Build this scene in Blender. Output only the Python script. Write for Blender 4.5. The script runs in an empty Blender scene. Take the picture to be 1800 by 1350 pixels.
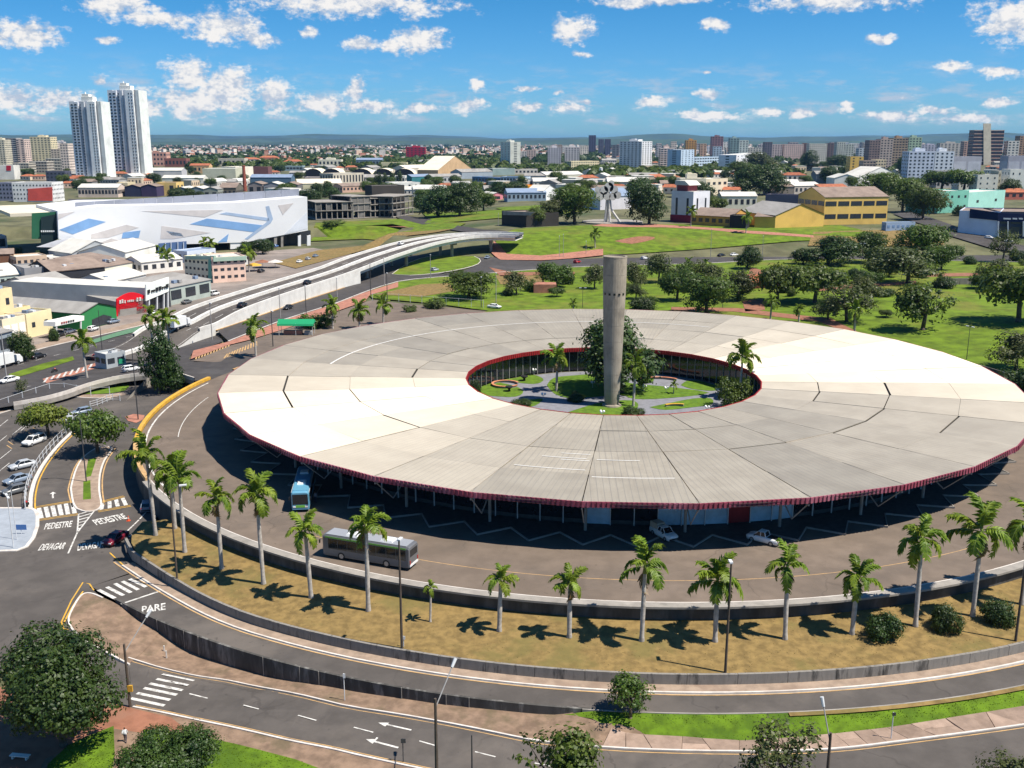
import bpy, bmesh, math, random
from mathutils import Vector, Matrix
R = math.radians
rnd = random.Random(7)
SC = bpy.context.scene
COL = SC.collection

# ------------------------------------------------------------------ camera, sky, sun, exposure
CAM = Vector((-20.16, -197.2, 52.0))
PITCH = math.atan((675 - 247) / 1767.0)
cd = bpy.data.cameras.new('camera')
cd.sensor_width = 36.0
cd.lens = 36.0 * 1767 / 1800
cd.clip_start = 1.0
cd.clip_end = 80000
cam = bpy.data.objects.new('camera', cd)
cam.location = CAM
cam.rotation_euler = (R(90) - PITCH, 0, 0)
COL.objects.link(cam)
SC.camera = cam

SUN = Vector((0.945 * math.cos(R(60)), -0.327 * math.cos(R(60)), math.sin(R(60)))).normalized()
sd = bpy.data.lights.new('sun', 'SUN')
sd.energy = 5.0
sd.angle = R(0.53)
sd.color = (1.0, 0.935, 0.83)
sun = bpy.data.objects.new('sun', sd)
sun.rotation_euler = SUN.to_track_quat('Z', 'Y').to_euler()
sun.location = (60, -40, 120)
COL.objects.link(sun)

SC.view_settings.view_transform = 'Standard'
SC.view_settings.look = 'None'
SC.view_settings.gamma = 1.0
SC.view_settings.exposure = 0.56
SC.view_settings.use_curve_mapping = False
SC.cycles.use_denoising = True
SC.cycles.max_bounces = 6
SC.cycles.diffuse_bounces = 3
SC.cycles.glossy_bounces = 3
SC.cycles.transparent_max_bounces = 8
SC.cycles.volume_bounces = 0
SC.cycles.sample_clamp_indirect = 6.0


class NT:
    """tiny node-tree helper"""
    def __init__(s, tree):
        s.t = tree; s.n = tree.nodes; s.l = tree.links
    def node(s, kind, **kw):
        n = s.n.new(kind)
        for k, v in kw.items():
            setattr(n, k, v)
        return n
    def put(s, sock, v):
        if v is None:
            return
        if hasattr(v, 'is_linked'):
            s.l.new(v, sock)
        else:
            sock.default_value = v
    def math(s, op, a, b=None, c=None, clamp=False):
        n = s.node('ShaderNodeMath', operation=op, use_clamp=clamp)
        s.put(n.inputs[0], a); s.put(n.inputs[1], b)
        if c is not None: s.put(n.inputs[2], c)
        return n.outputs[0]
    def vmath(s, op, a, b=None, out=0):
        n = s.node('ShaderNodeVectorMath', operation=op)
        s.put(n.inputs[0], a); s.put(n.inputs[1], b)
        return n.outputs[out]
    def maprange(s, v, a, b, c, d, smooth=True):
        n = s.node('ShaderNodeMapRange')
        n.interpolation_type = 'SMOOTHSTEP' if smooth else 'LINEAR'
        s.put(n.inputs[0], v)
        for i, q in enumerate((a, b, c, d)): s.put(n.inputs[i + 1], q)
        return n.outputs[0]
    def mix(s, fac, a, b, blend='MIX'):
        n = s.node('ShaderNodeMix', data_type='RGBA', blend_type=blend)
        s.put(n.inputs[0], fac); s.put(n.inputs[6], a); s.put(n.inputs[7], b)
        return n.outputs[2]
    def noise(s, vec, scale, detail=4, rough=0.55, out=0, dim='3D'):
        n = s.node('ShaderNodeTexNoise', noise_dimensions=dim)
        s.put(n.inputs['Vector'], vec)
        n.inputs['Scale'].default_value = scale
        n.inputs['Detail'].default_value = detail
        n.inputs['Roughness'].default_value = rough
        return n.outputs[out]


def build_world():
    w = bpy.data.worlds.new('World')
    SC.world = w
    w.use_nodes = True
    N = NT(w.node_tree)
    w.node_tree.nodes.clear()
    sky = N.node('ShaderNodeTexSky', sky_type='NISHITA')
    sky.sun_disc = False
    sky.sun_elevation = R(60)
    sky.sun_rotation = math.atan2(SUN.x, SUN.y)
    sky.altitude = 300
    sky.air_density = 1.0
    sky.dust_density = 0.3
    sky.ozone_density = 3.0
    bg = N.node('ShaderNodeBackground')
    hsv = N.node('ShaderNodeHueSaturation')
    hsv.inputs['Saturation'].default_value = 1.12
    N.put(hsv.inputs['Color'], sky.outputs[0])
    bg.inputs[1].default_value = 0.058
    tc = N.node('ShaderNodeTexCoord')
    d = N.vmath('NORMALIZE', tc.outputs['Generated'])
    sp = N.node('ShaderNodeSeparateXYZ'); N.put(sp.inputs[0], d)
    az = N.math('ARCTAN2', sp.outputs[0], sp.outputs[1])
    el = N.math('ARCSINE', sp.outputs[2])
    tint = N.mix(N.maprange(el, 0.0, 0.22, 0, 1), (0.48, 0.97, 1.62, 1), (0.20, 0.84, 1.19, 1))
    N.put(bg.inputs[0], N.mix(1.0, hsv.outputs[0], tint, 'MULTIPLY'))
    cv = N.node('ShaderNodeCombineXYZ'); N.put(cv.inputs[0], az); N.put(cv.inputs[1], el)
    P = cv.outputs[0]
    # cumulus clouds of this sky: (px, py, half width, half height) seen from the square, turned into azimuth / elevation
    blobs = [(45, 62, 62, 24), (205, 8, 72, 20), (272, 32, 62, 16), (395, 48, 66, 30), (455, 70, 42, 14), (188, 72, 22, 8),
             (620, 4, 190, 25), (635, 78, 36, 14), (735, 68, 52, 28), (690, 76, 26, 12), (1003, 48, 44, 25), (1022, 93, 18, 7),
             (1255, 45, 28, 10), (1540, 66, 26, 10), (1780, 30, 60, 40), (1745, 48, 30, 14), (1460, 3, 135, 16), (1110, 3, 75, 11),
             (335, 135, 46, 40), (395, 162, 80, 42), (340, 180, 80, 28), (480, 168, 32, 34), (565, 182, 66, 20), (622, 158, 20, 28), (650, 185, 60, 14),
             (835, 150, 18, 12), (925, 156, 22, 7), (980, 165, 11, 6), (1032, 178, 11, 6), (828, 186, 30, 14), (925, 190, 34, 10),
             (1000, 190, 34, 10), (1145, 180, 27, 12), (1248, 167, 28, 11), (1350, 195, 32, 10), (1412, 198, 24, 11), (1490, 190, 16, 11),
             (1640, 195, 34, 12), (1755, 182, 32, 10), (1768, 125, 38, 11), (1675, 117, 27, 9), (15, 170, 55, 24), (100, 176, 60, 22),
             (176, 142, 15, 11), (250, 188, 50, 26), (1240, 124, 14, 5), (540, 52, 18, 9), (1190, 2, 60, 8), (1700, 208, 60, 9), (1240, 205, 60, 10), (740, 190, 50, 10), (1560, 205, 60, 10)]
    warp = N.node('ShaderNodeTexNoise'); N.put(warp.inputs['Vector'], P)
    warp.inputs['Scale'].default_value = 26; warp.inputs['Detail'].default_value = 3
    wv = N.vmath('SUBTRACT', warp.outputs[1], (0.5, 0.5, 0.5))
    wv = N.vmath('MULTIPLY', wv, (0.018, 0.014, 0.0))
    PW = N.vmath('ADD', P, wv)
    best = None
    for (px, py, hw, hh) in blobs:
        x = (px - 900) / 1767.0; y = (py - 675) / 1767.0
        v = Vector((x, math.cos(PITCH) - y * math.sin(PITCH), -math.sin(PITCH) - y * math.cos(PITCH))).normalized()
        a = math.atan2(v.x, v.y); e = math.asin(v.z)
        q = N.vmath('SUBTRACT', PW, (a, e, 0))
        q = N.vmath('MULTIPLY', q, (1767.0 / hw * 1.06, 1767.0 / hh * 1.06, 0))
        ln = N.vmath('LENGTH', q, None, 1)
        best = ln if best is None else N.math('MINIMUM', best, ln)
    Pn = N.vmath('MULTIPLY', P, (1.0, 1.5, 1.0))
    n1 = N.math('ADD', N.math('MULTIPLY', N.noise(Pn, 48, 6, 0.62), 0.62), N.math('MULTIPLY', N.noise(Pn, 150, 5, 0.6), 0.38))
    near = N.math('SUBTRACT', 1.0, best)
    f1 = N.math('ADD', near, N.math('MULTIPLY', N.math('SUBTRACT', n1, 0.5), 3.4))
    m1 = N.maprange(f1, -0.15, 0.62, 0.0, 1.0)
    # thin streaks of far cloud low over the horizon
    Ps = N.vmath('MULTIPLY', P, (1.0, 3.6, 1.0))
    n2 = N.noise(Ps, 24, 6, 0.62)
    band = N.math('MULTIPLY', N.maprange(el, 0.0, 0.025, 0.45, 1.0), N.maprange(el, 0.03, 0.085, 1.0, 0.0))
    m2 = N.math('MULTIPLY', N.maprange(n2, 0.46, 0.74, 0.0, 0.95), band)
    # the same kind of cumulus overhead and behind the viewer
    zz = N.math('ADD', sp.outputs[2], 0.12)
    pl = N.node('ShaderNodeCombineXYZ')
    N.put(pl.inputs[0], N.math('DIVIDE', sp.outputs[0], zz)); N.put(pl.inputs[1], N.math('DIVIDE', sp.outputs[1], zz))
    n3 = N.noise(pl.outputs[0], 2.6, 6, 0.58)
    m3 = N.maprange(n3, 0.56, 0.66, 0.0, 1.0)
    inview = N.math('MULTIPLY', N.maprange(N.math('ABSOLUTE', az), 0.56, 0.68, 1.0, 0.0), N.maprange(el, 0.17, 0.24, 1.0, 0.0))
    m3 = N.math('MULTIPLY', m3, N.math('SUBTRACT', 1.0, inview))
    m3 = N.math('MULTIPLY', m3, N.maprange(el, 0.02, 0.1, 0.0, 1.0))
    m = N.math('MAXIMUM', m1, N.math('MAXIMUM', m2, m3))
    m = N.math('MULTIPLY', m, N.maprange(el, 0.0, 0.02, 0.0, 1.0))
    # grey flat bases, white tops: a sample shifted upwards tells how much cloud lies above
    up = N.vmath('ADD', Pn, (0.006, 0.016, 0))
    n1u = N.math('ADD', N.math('MULTIPLY', N.noise(up, 48, 6, 0.62), 0.62), N.math('MULTIPLY', N.noise(up, 150, 5, 0.6), 0.38))
    sh = N.math('ADD', N.math('SUBTRACT', n1, n1u), N.math('MULTIPLY', near, 0.10))
    sh = N.maprange(sh, -0.07, 0.15, 0.0, 1.0)
    cc = N.mix(sh, (0.55, 0.64, 0.78, 1), (1.02, 1.0, 0.98, 1))
    cb = N.node('ShaderNodeBackground'); N.put(cb.inputs[0], cc); cb.inputs[1].default_value = 0.62
    ms = N.node('ShaderNodeMixShader')
    N.put(ms.inputs[0], m); N.l.new(bg.outputs[0], ms.inputs[1]); N.l.new(cb.outputs[0], ms.inputs[2])
    out = N.node('ShaderNodeOutputWorld')
    N.l.new(ms.outputs[0], out.inputs[0])
    w.cycles.sampling_method = 'MANUAL'
    w.cycles.sample_map_resolution = 512
build_world()

# ------------------------------------------------------------------ where a pixel of the photograph stands on the ground
F = 1767.0
CP, SP_ = math.cos(PITCH), math.sin(PITCH)
def ray(px, py):
    x = (px - 900) / F; y = (py - 675) / F
    return Vector((x, CP - y * SP_, -SP_ - y * CP))
def sstep(a, b, v):
    t = max(0.0, min(1.0, (v - a) / (b - a))); return t * t * (3 - 2 * t)
def lerpt(tab, v):
    if v <= tab[0][0]: return tab[0][1]
    for (a, za), (b, zb) in zip(tab, tab[1:]):
        if v <= b:
            t = (v - a) / (b - a); t = t * t * (3 - 2 * t); return za + (zb - za) * t
    return tab[-1][1]
ZL = [(-150, -4.0), (-131, -4.05), (-127, -5.0), (-122, -6.2), (-117, -6.0), (-111, -5.2), (-106, -4.9), (-101, -4.7), (-95, -4.6), (-60, -4.6)]
def polar(x, y):
    return math.hypot(x, y), math.degrees(math.atan2(y, x))
BRIDGE = [(-135, 3), (-124, 12), (-118, 26), (-111, 35), (-102, 37), (-93, 33), (-88, 30)]   # north wall of the underpass
def north_of_wall(x, y):
    if x <= BRIDGE[0][0]: return y - 3
    for (a, ya), (b, yb) in zip(BRIDGE, BRIDGE[1:]):
        if x <= b:
            return y - (ya + (yb - ya) * (x - a) / (b - a))
    return 1.0
def ZA(x, y):
    return -2.8 + 2.8 * sstep(-142, -98, x - 0.2 * max(0, y))
def Z(x, y):
    """height of the natural and paved ground outside the terminal's apron"""
    r, az = polar(x, y)
    if y < -35 and az < -40 and az > -131:
        zl = lerpt(ZL, az)
        zl = -4.35 + (zl + 4.35) * (1 - 0.7 * sstep(108.5, 115, r)) if zl < -4.35 else zl
        if az > -99:
            k = sstep(107.2, 110.5, r)
            zl2 = -3.75 + (zl + 3.75) * k
            w = sstep(-99, -96, az)
            zl = zl * (1 - w) + zl2 * w
        return zl
    if x < -60 and (y <= 0 or north_of_wall(x, y) < 0) and y < 60:
        zp = -4.0 + 1.0 * sstep(-45, 10, y)
        if y < -60: zp = -4.0
        return zp
    if x < -88 and y < 400:
        z = ZA(x, y)
        return z
    z = 0.0
    if y > 225:
        wx = 0.35 + 0.65 * sstep(-75, -10, x)
        z += 8.0 * sstep(252, 318, y - 0.06 * abs(x - 20)) * wx
        z -= 8.0 * wx * sstep(700, 1500, y)
    if x > 60 and y > -40:
        z += 2.5 * sstep(60, 115, x) * sstep(95, 150, r) * sstep(240, 180, y) * sstep(-40, 0, y)
    return z
def gp(px, py, zf=None, off=0.0):
    v = ray(px, py)
    if zf is not None and not callable(zf):
        t = (zf - CAM.z) / v.z; p = CAM + v * t; return p
    f = zf or Z
    z = 0.0
    for _ in range(40):
        t = (z - CAM.z) / v.z; p = CAM + v * t
        z = z * 0.5 + 0.5 * (f(p.x, p.y) + off)
    p.z = f(p.x, p.y) + off
    return p
def project(p):
    d = Vector(p) - CAM
    dep = d.y * CP - d.z * SP_; u = d.y * SP_ + d.z * CP
    return 900 + F * d.x / dep, 675 - F * u / dep
def z_at(p, py):
    """height over the point p that shows at image row py"""
    k = (675 - py) / F; d = Vector(p) - CAM
    # (dy*s + dz*c) = k (dy*c - dz*s)
    dz = (k * d.y * CP - d.y * SP_) / (CP + k * SP_)
    return CAM.z + dz

# ------------------------------------------------------------------ materials
MATS = {}
def princ(name, color, rough=0.7, metal=0.0, spec=0.3):
    m = bpy.data.materials.new(name); m.use_nodes = True
    b = m.node_tree.nodes['Principled BSDF']
    b.inputs['Base Color'].default_value = (*color, 1)
    b.inputs['Roughness'].default_value = rough
    b.inputs['Metallic'].default_value = metal
    b.inputs['Specular IOR Level'].default_value = spec
    return m, NT(m.node_tree), b
def mat(name, color, rough=0.7, metal=0.0, spec=0.3, var=0.18, scale=1.5, cracks=0.0, dirt=None, dirt_scale=0.25, dirt_amt=0.5, bump=0.0, bscale=20, world=True, stretch=None, objvar=0.0):
    """plain procedural surface: base colour with two noise scales of variation, optional stains and fine relief"""
    if name in MATS: return MATS[name]
    m, N, b = princ(name, color, rough, metal, spec)
    if world:
        vec = N.node('ShaderNodeNewGeometry').outputs['Position']
    else:
        vec = N.node('ShaderNodeTexCoord').outputs['Object']
    if stretch: vec = N.vmath('MULTIPLY', vec, stretch)
    col = (*color, 1)
    n = N.noise(vec, scale, 5, 0.6)
    lo = tuple(c * (1 - var) for c in color) + (1,); hi = tuple(min(1, c * (1 + var)) for c in color) + (1,)
    c = N.mix(N.maprange(n, 0.3, 0.7, 0, 1), lo, hi)
    if dirt:
        n2 = N.noise(vec, dirt_scale, 6, 0.65)
        c = N.mix(N.math('MULTIPLY', N.maprange(n2, 0.48, 0.68, 0, 1), dirt_amt), c, (*dirt, 1))
    if cracks:
        vo = N.node('ShaderNodeTexVoronoi', feature='DISTANCE_TO_EDGE'); vo.inputs['Scale'].default_value = cracks
        wn = N.node('ShaderNodeTexNoise'); N.put(wn.inputs['Vector'], vec); wn.inputs['Scale'].default_value = 0.5; wn.inputs['Detail'].default_value = 4
        N.put(vo.inputs['Vector'], N.vmath('ADD', vec, N.vmath('MULTIPLY', N.vmath('SUBTRACT', wn.outputs[1], (.5, .5, .5)), (2.5, 2.5, 0))))
        ck = N.math('MULTIPLY', N.maprange(vo.outputs[0], 0.006, 0.016, 1, 0), N.maprange(N.noise(vec, 0.05, 2), 0.45, 0.6, 0, 0.32))
        c = N.mix(ck, c, tuple(v * 0.35 for v in color) + (1,))
        vp = N.node('ShaderNodeTexVoronoi'); vp.inputs['Scale'].default_value = cracks * 0.6; N.put(vp.inputs['Vector'], vec)
        sp2 = N.node('ShaderNodeSeparateColor'); N.put(sp2.inputs[0], vp.outputs['Color'])
        c = N.mix(N.maprange(sp2.outputs[0], 0.0, 1.0, 0.0, 0.35, False), c, tuple(v * 0.72 for v in color) + (1,))
        st = N.maprange(N.noise(vec, 0.9, 3), 0.66, 0.74, 0, 0.55); c = N.mix(st, c, tuple(v * 0.45 for v in color) + (1,))
    if objvar:
        oi = N.node('ShaderNodeObjectInfo')
        hs = N.node('ShaderNodeHueSaturation')
        N.put(hs.inputs['Value'], N.maprange(oi.outputs['Random'], 0, 1, 1 - objvar, 1 + objvar, False))
        N.put(hs.inputs['Color'], c); c = hs.outputs[0]
    N.put(b.inputs['Base Color'], c)
    if bump:
        bn = N.node('ShaderNodeBump'); bn.inputs['Strength'].default_value = bump
        N.put(bn.inputs['Height'], N.noise(vec, bscale, 4)); N.put(b.inputs['Normal'], bn.outputs[0])
    MATS[name] = m
    return m
def leafmat(name, c1, c2, rough=0.5, spec=0.35, trans=0.25):
    if name in MATS: return MATS[name]
    m, N, b = princ(name, c1, rough, 0, spec)
    g = N.node('ShaderNodeNewGeometry')
    oi = N.node('ShaderNodeObjectInfo')
    n = N.noise(g.outputs['Position'], 0.55, 3, 0.6)
    n2 = N.noise(g.outputs['Position'], 5.0, 2, 0.6)
    f = N.math('ADD', N.math('MULTIPLY', n, 0.6), N.math('MULTIPLY', n2, 0.4))
    c = N.mix(N.maprange(f, 0.36, 0.64, 0, 1), (*c1, 1), (*c2, 1))
    hs = N.node('ShaderNodeHueSaturation')
    N.put(hs.inputs['Hue'], N.maprange(oi.outputs['Random'], 0, 1, 0.485, 0.512, False))
    N.put(hs.inputs['Value'], N.maprange(N.math('FRACT', N.math('MULTIPLY', oi.outputs['Random'], 7.3)), 0, 1, 0.8, 1.2, False))
    N.put(hs.inputs['Color'], c)
    N.put(b.inputs['Base Color'], hs.outputs[0])
    tr = N.node('ShaderNodeBsdfTranslucent'); N.put(tr.inputs[0], N.mix(0.5, hs.outputs[0], (0.25, 0.35, 0.03, 1)))
    ms = N.node('ShaderNodeMixShader'); ms.inputs[0].default_value = trans
    N.l.new(b.outputs[0], ms.inputs[1]); N.l.new(tr.outputs[0], ms.inputs[2])
    N.l.new(ms.outputs[0], m.node_tree.nodes['Material Output'].inputs[0])
    MATS[name] = m
    return m
def hexc(r, g, b):
    f = lambda v: (v / 255 / 12.92) if v / 255 <= 0.04045 else ((v / 255 + 0.055) / 1.055) ** 2.4
    return (f(r), f(g), f(b))

M = lambda n: MATS[n]
mat('asphalt', (0.09, 0.079, 0.071), 0.85, cracks=0.11, var=0.16, scale=0.35, dirt=(0.15, 0.128, 0.11), dirt_scale=0.06, dirt_amt=0.7, bump=0.15, bscale=8)
mat('asphalt_dark', (0.058, 0.052, 0.05), 0.85, var=0.15, scale=0.4, dirt=(0.10, 0.095, 0.095), dirt_scale=0.06, dirt_amt=0.5)
mat('asphalt_warm', (0.165, 0.128, 0.10), 0.88, cracks=0.11, var=0.15, scale=0.3, dirt=(0.11, 0.09, 0.075), dirt_scale=0.10, dirt_amt=0.6, bump=0.12, bscale=6)
mat('sidewalk', (0.30, 0.225, 0.17), 0.9, var=0.18, scale=0.8, dirt=(0.22, 0.15, 0.11), dirt_scale=0.3, dirt_amt=0.6)
mat('dirt_walk', (0.215, 0.145, 0.10), 0.95, var=0.28, scale=0.7, dirt=(0.12, 0.095, 0.055), dirt_scale=0.25, dirt_amt=0.8, bump=0.3, bscale=3)
mat('red_earth', (0.26, 0.115, 0.07), 0.95, var=0.22, scale=0.6, dirt=(0.22, 0.12, 0.08), dirt_scale=0.3, dirt_amt=0.6, bump=0.3, bscale=3)
mat('red_brick_walk', (0.36, 0.16, 0.11), 0.9, var=0.2, scale=0.7, dirt=(0.25, 0.13, 0.10), dirt_scale=0.2, dirt_amt=0.5)
mat('dry_grass', (0.205, 0.138, 0.050), 0.95, var=0.28, scale=0.9, dirt=(0.15, 0.125, 0.04), dirt_scale=0.17, dirt_amt=0.75, bump=0.6, bscale=5)
mat('green_grass', (0.085, 0.15, 0.006), 0.95, var=0.32, scale=0.7, dirt=(0.05, 0.10, 0.006), dirt_scale=0.12, dirt_amt=0.8, bump=0.6, bscale=4)
mat('park_grass', (0.10, 0.155, 0.007), 0.95, var=0.34, scale=0.22, dirt=(0.17, 0.15, 0.03), dirt_scale=0.03, dirt_amt=0.75, bump=0.5, bscale=2)
mat('yard_grass', (0.09, 0.16, 0.01), 0.95, var=0.25, scale=0.8, dirt=(0.06, 0.13, 0.015), dirt_scale=0.3, dirt_amt=0.6, bump=0.4, bscale=4)
mat('mixed_ground', (0.12, 0.115, 0.06), 0.95, var=0.35, scale=0.06, dirt=(0.045, 0.07, 0.022), dirt_scale=0.018, dirt_amt=0.9)
mat('white_paint', (0.60, 0.58, 0.54), 0.7, var=0.15, scale=1.2, dirt=(0.14, 0.125, 0.115), dirt_scale=1.6, dirt_amt=0.75)
mat('kerb_white', (0.62, 0.57, 0.52), 0.8, var=0.15, scale=1.0, dirt=(0.33, 0.27, 0.22), dirt_scale=0.5, dirt_amt=0.55)
mat('yellow_paint', (0.60, 0.34, 0.04), 0.7, var=0.15, scale=0.9, dirt=(0.35, 0.24, 0.10), dirt_scale=0.6, dirt_amt=0.5)
mat('yellow_faded', (0.48, 0.30, 0.13), 0.8, var=0.18, scale=0.9, dirt=(0.25, 0.18, 0.12), dirt_scale=0.5, dirt_amt=0.6)
mat('concrete', (0.30, 0.275, 0.245), 0.85, var=0.16, scale=0.7, dirt=(0.14, 0.13, 0.115), dirt_scale=0.35, dirt_amt=0.65)
mat('stained_wall', (0.25, 0.23, 0.205), 0.9, var=0.2, scale=0.9, dirt=(0.035, 0.034, 0.032), dirt_scale=0.9, dirt_amt=0.85, stretch=(1, 1, 0.22))
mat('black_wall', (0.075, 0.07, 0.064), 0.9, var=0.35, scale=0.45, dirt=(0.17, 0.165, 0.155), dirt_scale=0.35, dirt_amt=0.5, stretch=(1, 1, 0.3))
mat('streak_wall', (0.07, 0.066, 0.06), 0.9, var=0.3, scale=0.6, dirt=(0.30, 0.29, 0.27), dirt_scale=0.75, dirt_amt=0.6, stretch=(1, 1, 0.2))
mat('white_concrete', (0.66, 0.64, 0.60), 0.75, var=0.08, scale=0.4, dirt=(0.48, 0.45, 0.41), dirt_scale=0.15, dirt_amt=0.5)
mat('steel_white', (0.62, 0.63, 0.64), 0.45, var=0.06)
mat('steel_dark', (0.06, 0.06, 0.062), 0.55, var=0.1)
mat('pole_brown', (0.085, 0.066, 0.052), 0.8, var=0.2, scale=1.0)
mat('pole_grey', (0.32, 0.31, 0.30), 0.7, var=0.12)
mat('glass_dark', (0.015, 0.018, 0.022), 0.08, spec=0.6, var=0.1)
mat('glass_blue', (0.42, 0.58, 0.70), 0.12, spec=0.6, var=0.15, scale=0.6)  # blue glass, its colour lightened to paint in the reflected sky
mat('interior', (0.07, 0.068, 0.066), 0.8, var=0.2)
mat('tyre', (0.018, 0.018, 0.018), 0.85, var=0.1)
mat('rim', (0.42, 0.43, 0.44), 0.35, metal=0.6)
mat('lamp_lens', (0.75, 0.75, 0.72), 0.2, spec=0.6)
mat('tail_red', (0.40, 0.015, 0.012), 0.25, spec=0.6)
mat('bark', (0.11, 0.085, 0.065), 0.95, var=0.3, scale=3.0)
mat('palm_trunk', (0.42, 0.385, 0.345), 0.9, var=0.2, scale=2.5, dirt=(0.24, 0.21, 0.18), dirt_scale=1.5, dirt_amt=0.6)
mat('palm_shaft', (0.17, 0.22, 0.045), 0.5, var=0.15)
leafmat('leaf_palm', (0.07, 0.135, 0.008), (0.24, 0.32, 0.03), trans=0.3)
leafmat('leaf_dark', (0.010, 0.030, 0.005), (0.045, 0.078, 0.012), trans=0.14)
leafmat('leaf_mid', (0.025, 0.055, 0.006), (0.085, 0.125, 0.014), trans=0.22)
leafmat('leaf_light', (0.08, 0.14, 0.014), (0.18, 0.22, 0.03), trans=0.25)
leafmat('leaf_olive', (0.040, 0.055, 0.014), (0.10, 0.115, 0.034), trans=0.18)

# ------------------------------------------------------------------ mesh helpers
class MB:
    """collects faces of one part, then links them as ONE mesh object"""
    def __init__(s):
        s.v = []; s.f = []; s.m = []; s.uv = None
    def add(s, verts, faces, mi=0):
        o = len(s.v); s.v.extend([tuple(p) for p in verts])
        for f in faces:
            s.f.append([i + o for i in f]); s.m.append(mi)
    def box(s, c, size, rz=0.0, mi=0, taper=1.0):
        x, y, z = size[0] / 2, size[1] / 2, size[2] / 2
        ca, sa = math.cos(rz), math.sin(rz)
        vs = []
        for dz, t in ((-z, 1.0), (z, taper)):
            for dx, dy in ((-x, -y), (x, -y), (x, y), (-x, y)):
                dx *= t; dy *= t
                vs.append((c[0] + dx * ca - dy * sa, c[1] + dx * sa + dy * ca, c[2] + dz))
        s.add(vs, [(3, 2, 1, 0), (4, 5, 6, 7), (0, 1, 5, 4), (1, 2, 6, 5), (2, 3, 7, 6), (3, 0, 4, 7)], mi)
    def prism(s, poly, z0, z1, mi=0, mi_side=None, cap0=True):
        n = len(poly)
        vs = [(p[0], p[1], z0 if not callable(z0) else z0(p[0], p[1])) for p in poly] + [(p[0], p[1], z1 if not callable(z1) else z1(p[0], p[1])) for p in poly]
        o = len(s.v); s.v.extend(vs)
        ms = mi if mi_side is None else mi_side
        s.f.append([o + n + i for i in range(n)]); s.m.append(mi)
        if cap0: s.f.append([o + n - 1 - i for i in range(n)]); s.m.append(mi)
        for i in range(n):
            j = (i + 1) % n
            s.f.append([o + i, o + j, o + n + j, o + n + i]); s.m.append(ms)
    def tube(s, p0, p1, r0, r1=None, n=8, mi=0, cap=True):
        r1 = r0 if r1 is None else r1
        p0 = Vector(p0); p1 = Vector(p1); d = (p1 - p0)
        if d.length < 1e-6: return
        d.normalize()
        a = d.orthogonal().normalized(); b = d.cross(a)
        o = len(s.v)
        for p, r in ((p0, r0), (p1, r1)):
            for i in range(n):
                t = 2 * math.pi * i / n
                s.v.append(tuple(p + a * (r * math.cos(t)) + b * (r * math.sin(t))))
        for i in range(n):
            j = (i + 1) % n
            s.f.append([o + i, o + j, o + n + j, o + n + i]); s.m.append(mi)
        if cap:
            s.f.append([o + n - 1 - i for i in range(n)]); s.m.append(mi)
            s.f.append([o + n + i for i in range(n)]); s.m.append(mi)
    def path(s, pts, rad, n=6, mi=0):
        for i in range(len(pts) - 1):
            r0 = rad[i] if isinstance(rad, (list, tuple)) else rad
            r1 = rad[i + 1] if isinstance(rad, (list, tuple)) else rad
            s.tube(pts[i], pts[i + 1], r0, r1, n, mi)
    def lathe(s, prof, n=16, c=(0, 0, 0), mi=0):
        o = len(s.v)
        for r, z in prof:
            for i in range(n):
                t = 2 * math.pi * i / n
                s.v.append((c[0] + r * math.cos(t), c[1] + r * math.sin(t), c[2] + z))
        for k in range(len(prof) - 1):
            for i in range(n):
                j = (i + 1) % n
                s.f.append([o + k * n + i, o + k * n + j, o + (k + 1) * n + j, o + (k + 1) * n + i]); s.m.append(mi)
        s.f.append([o + n - 1 - i for i in range(n)]); s.m.append(mi)
        s.f.append([o + (len(prof) - 1) * n + i for i in range(n)]); s.m.append(mi)
    def ball(s, c, r, n=8, m=5, mi=0, sz=1.0):
        s.lathe([(max(1e-3, r * math.sin(math.pi * k / m)), -r * sz * math.cos(math.pi * k / m)) for k in range(m + 1)], n, c, mi)
    def strip(s, A, B, mi=0):
        o = len(s.v); n = len(A)
        s.v.extend([tuple(p) for p in A]); s.v.extend([tuple(p) for p in B])
        for i in range(n - 1):
            s.f.append([o + i, o + i + 1, o + n + i + 1, o + n + i]); s.m.append(mi)
    def mesh(s, name, mats, smooth=False):
        me = bpy.data.meshes.new(name)
        me.from_pydata(s.v, [], s.f)
        for q in (mats if isinstance(mats, (list, tuple)) else [mats]):
            me.materials.append(MATS[q] if isinstance(q, str) else q)
        if any(s.m): me.polygons.foreach_set('material_index', s.m)
        if smooth: me.polygons.foreach_set('use_smooth', [True] * len(me.polygons))
        me.update()
        return me
    def obj(s, name, mats, parent=None, smooth=False, loc=None, rz=0.0):
        return mobj(name, s.mesh(name, mats, smooth), parent, loc, rz)
def mobj(name, me, parent=None, loc=None, rz=0.0):
    o = bpy.data.objects.new(name, me)
    COL.objects.link(o)
    if parent is not None: o.parent = parent
    if loc is not None: o.location = loc
    if rz: o.rotation_euler = (0, 0, rz)
    return o
def empty(name, loc=(0, 0, 0), rz=0.0):
    o = bpy.data.objects.new(name, None); COL.objects.link(o)
    o.location = loc; o.rotation_euler = (0, 0, rz); o.empty_display_size = 0.5
    return o
def tag(o, label, cat, group=None):
    o['label'] = label; o['category'] = cat
    if group: o['group'] = group
    return o
def structure(o, label=None):
    o['kind'] = 'structure'
    if label: o['label'] = label
    return o
def stuff(o, label=None, cat=None):
    o['kind'] = 'stuff'
    if label: o['label'] = label
    if cat: o['category'] = cat
    return o
def copy_tree(o, parent=None):
    c = o.copy(); COL.objects.link(c)
    if parent is not None: c.parent = parent
    for ch in o.children: copy_tree(ch, c)
    return c
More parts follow.
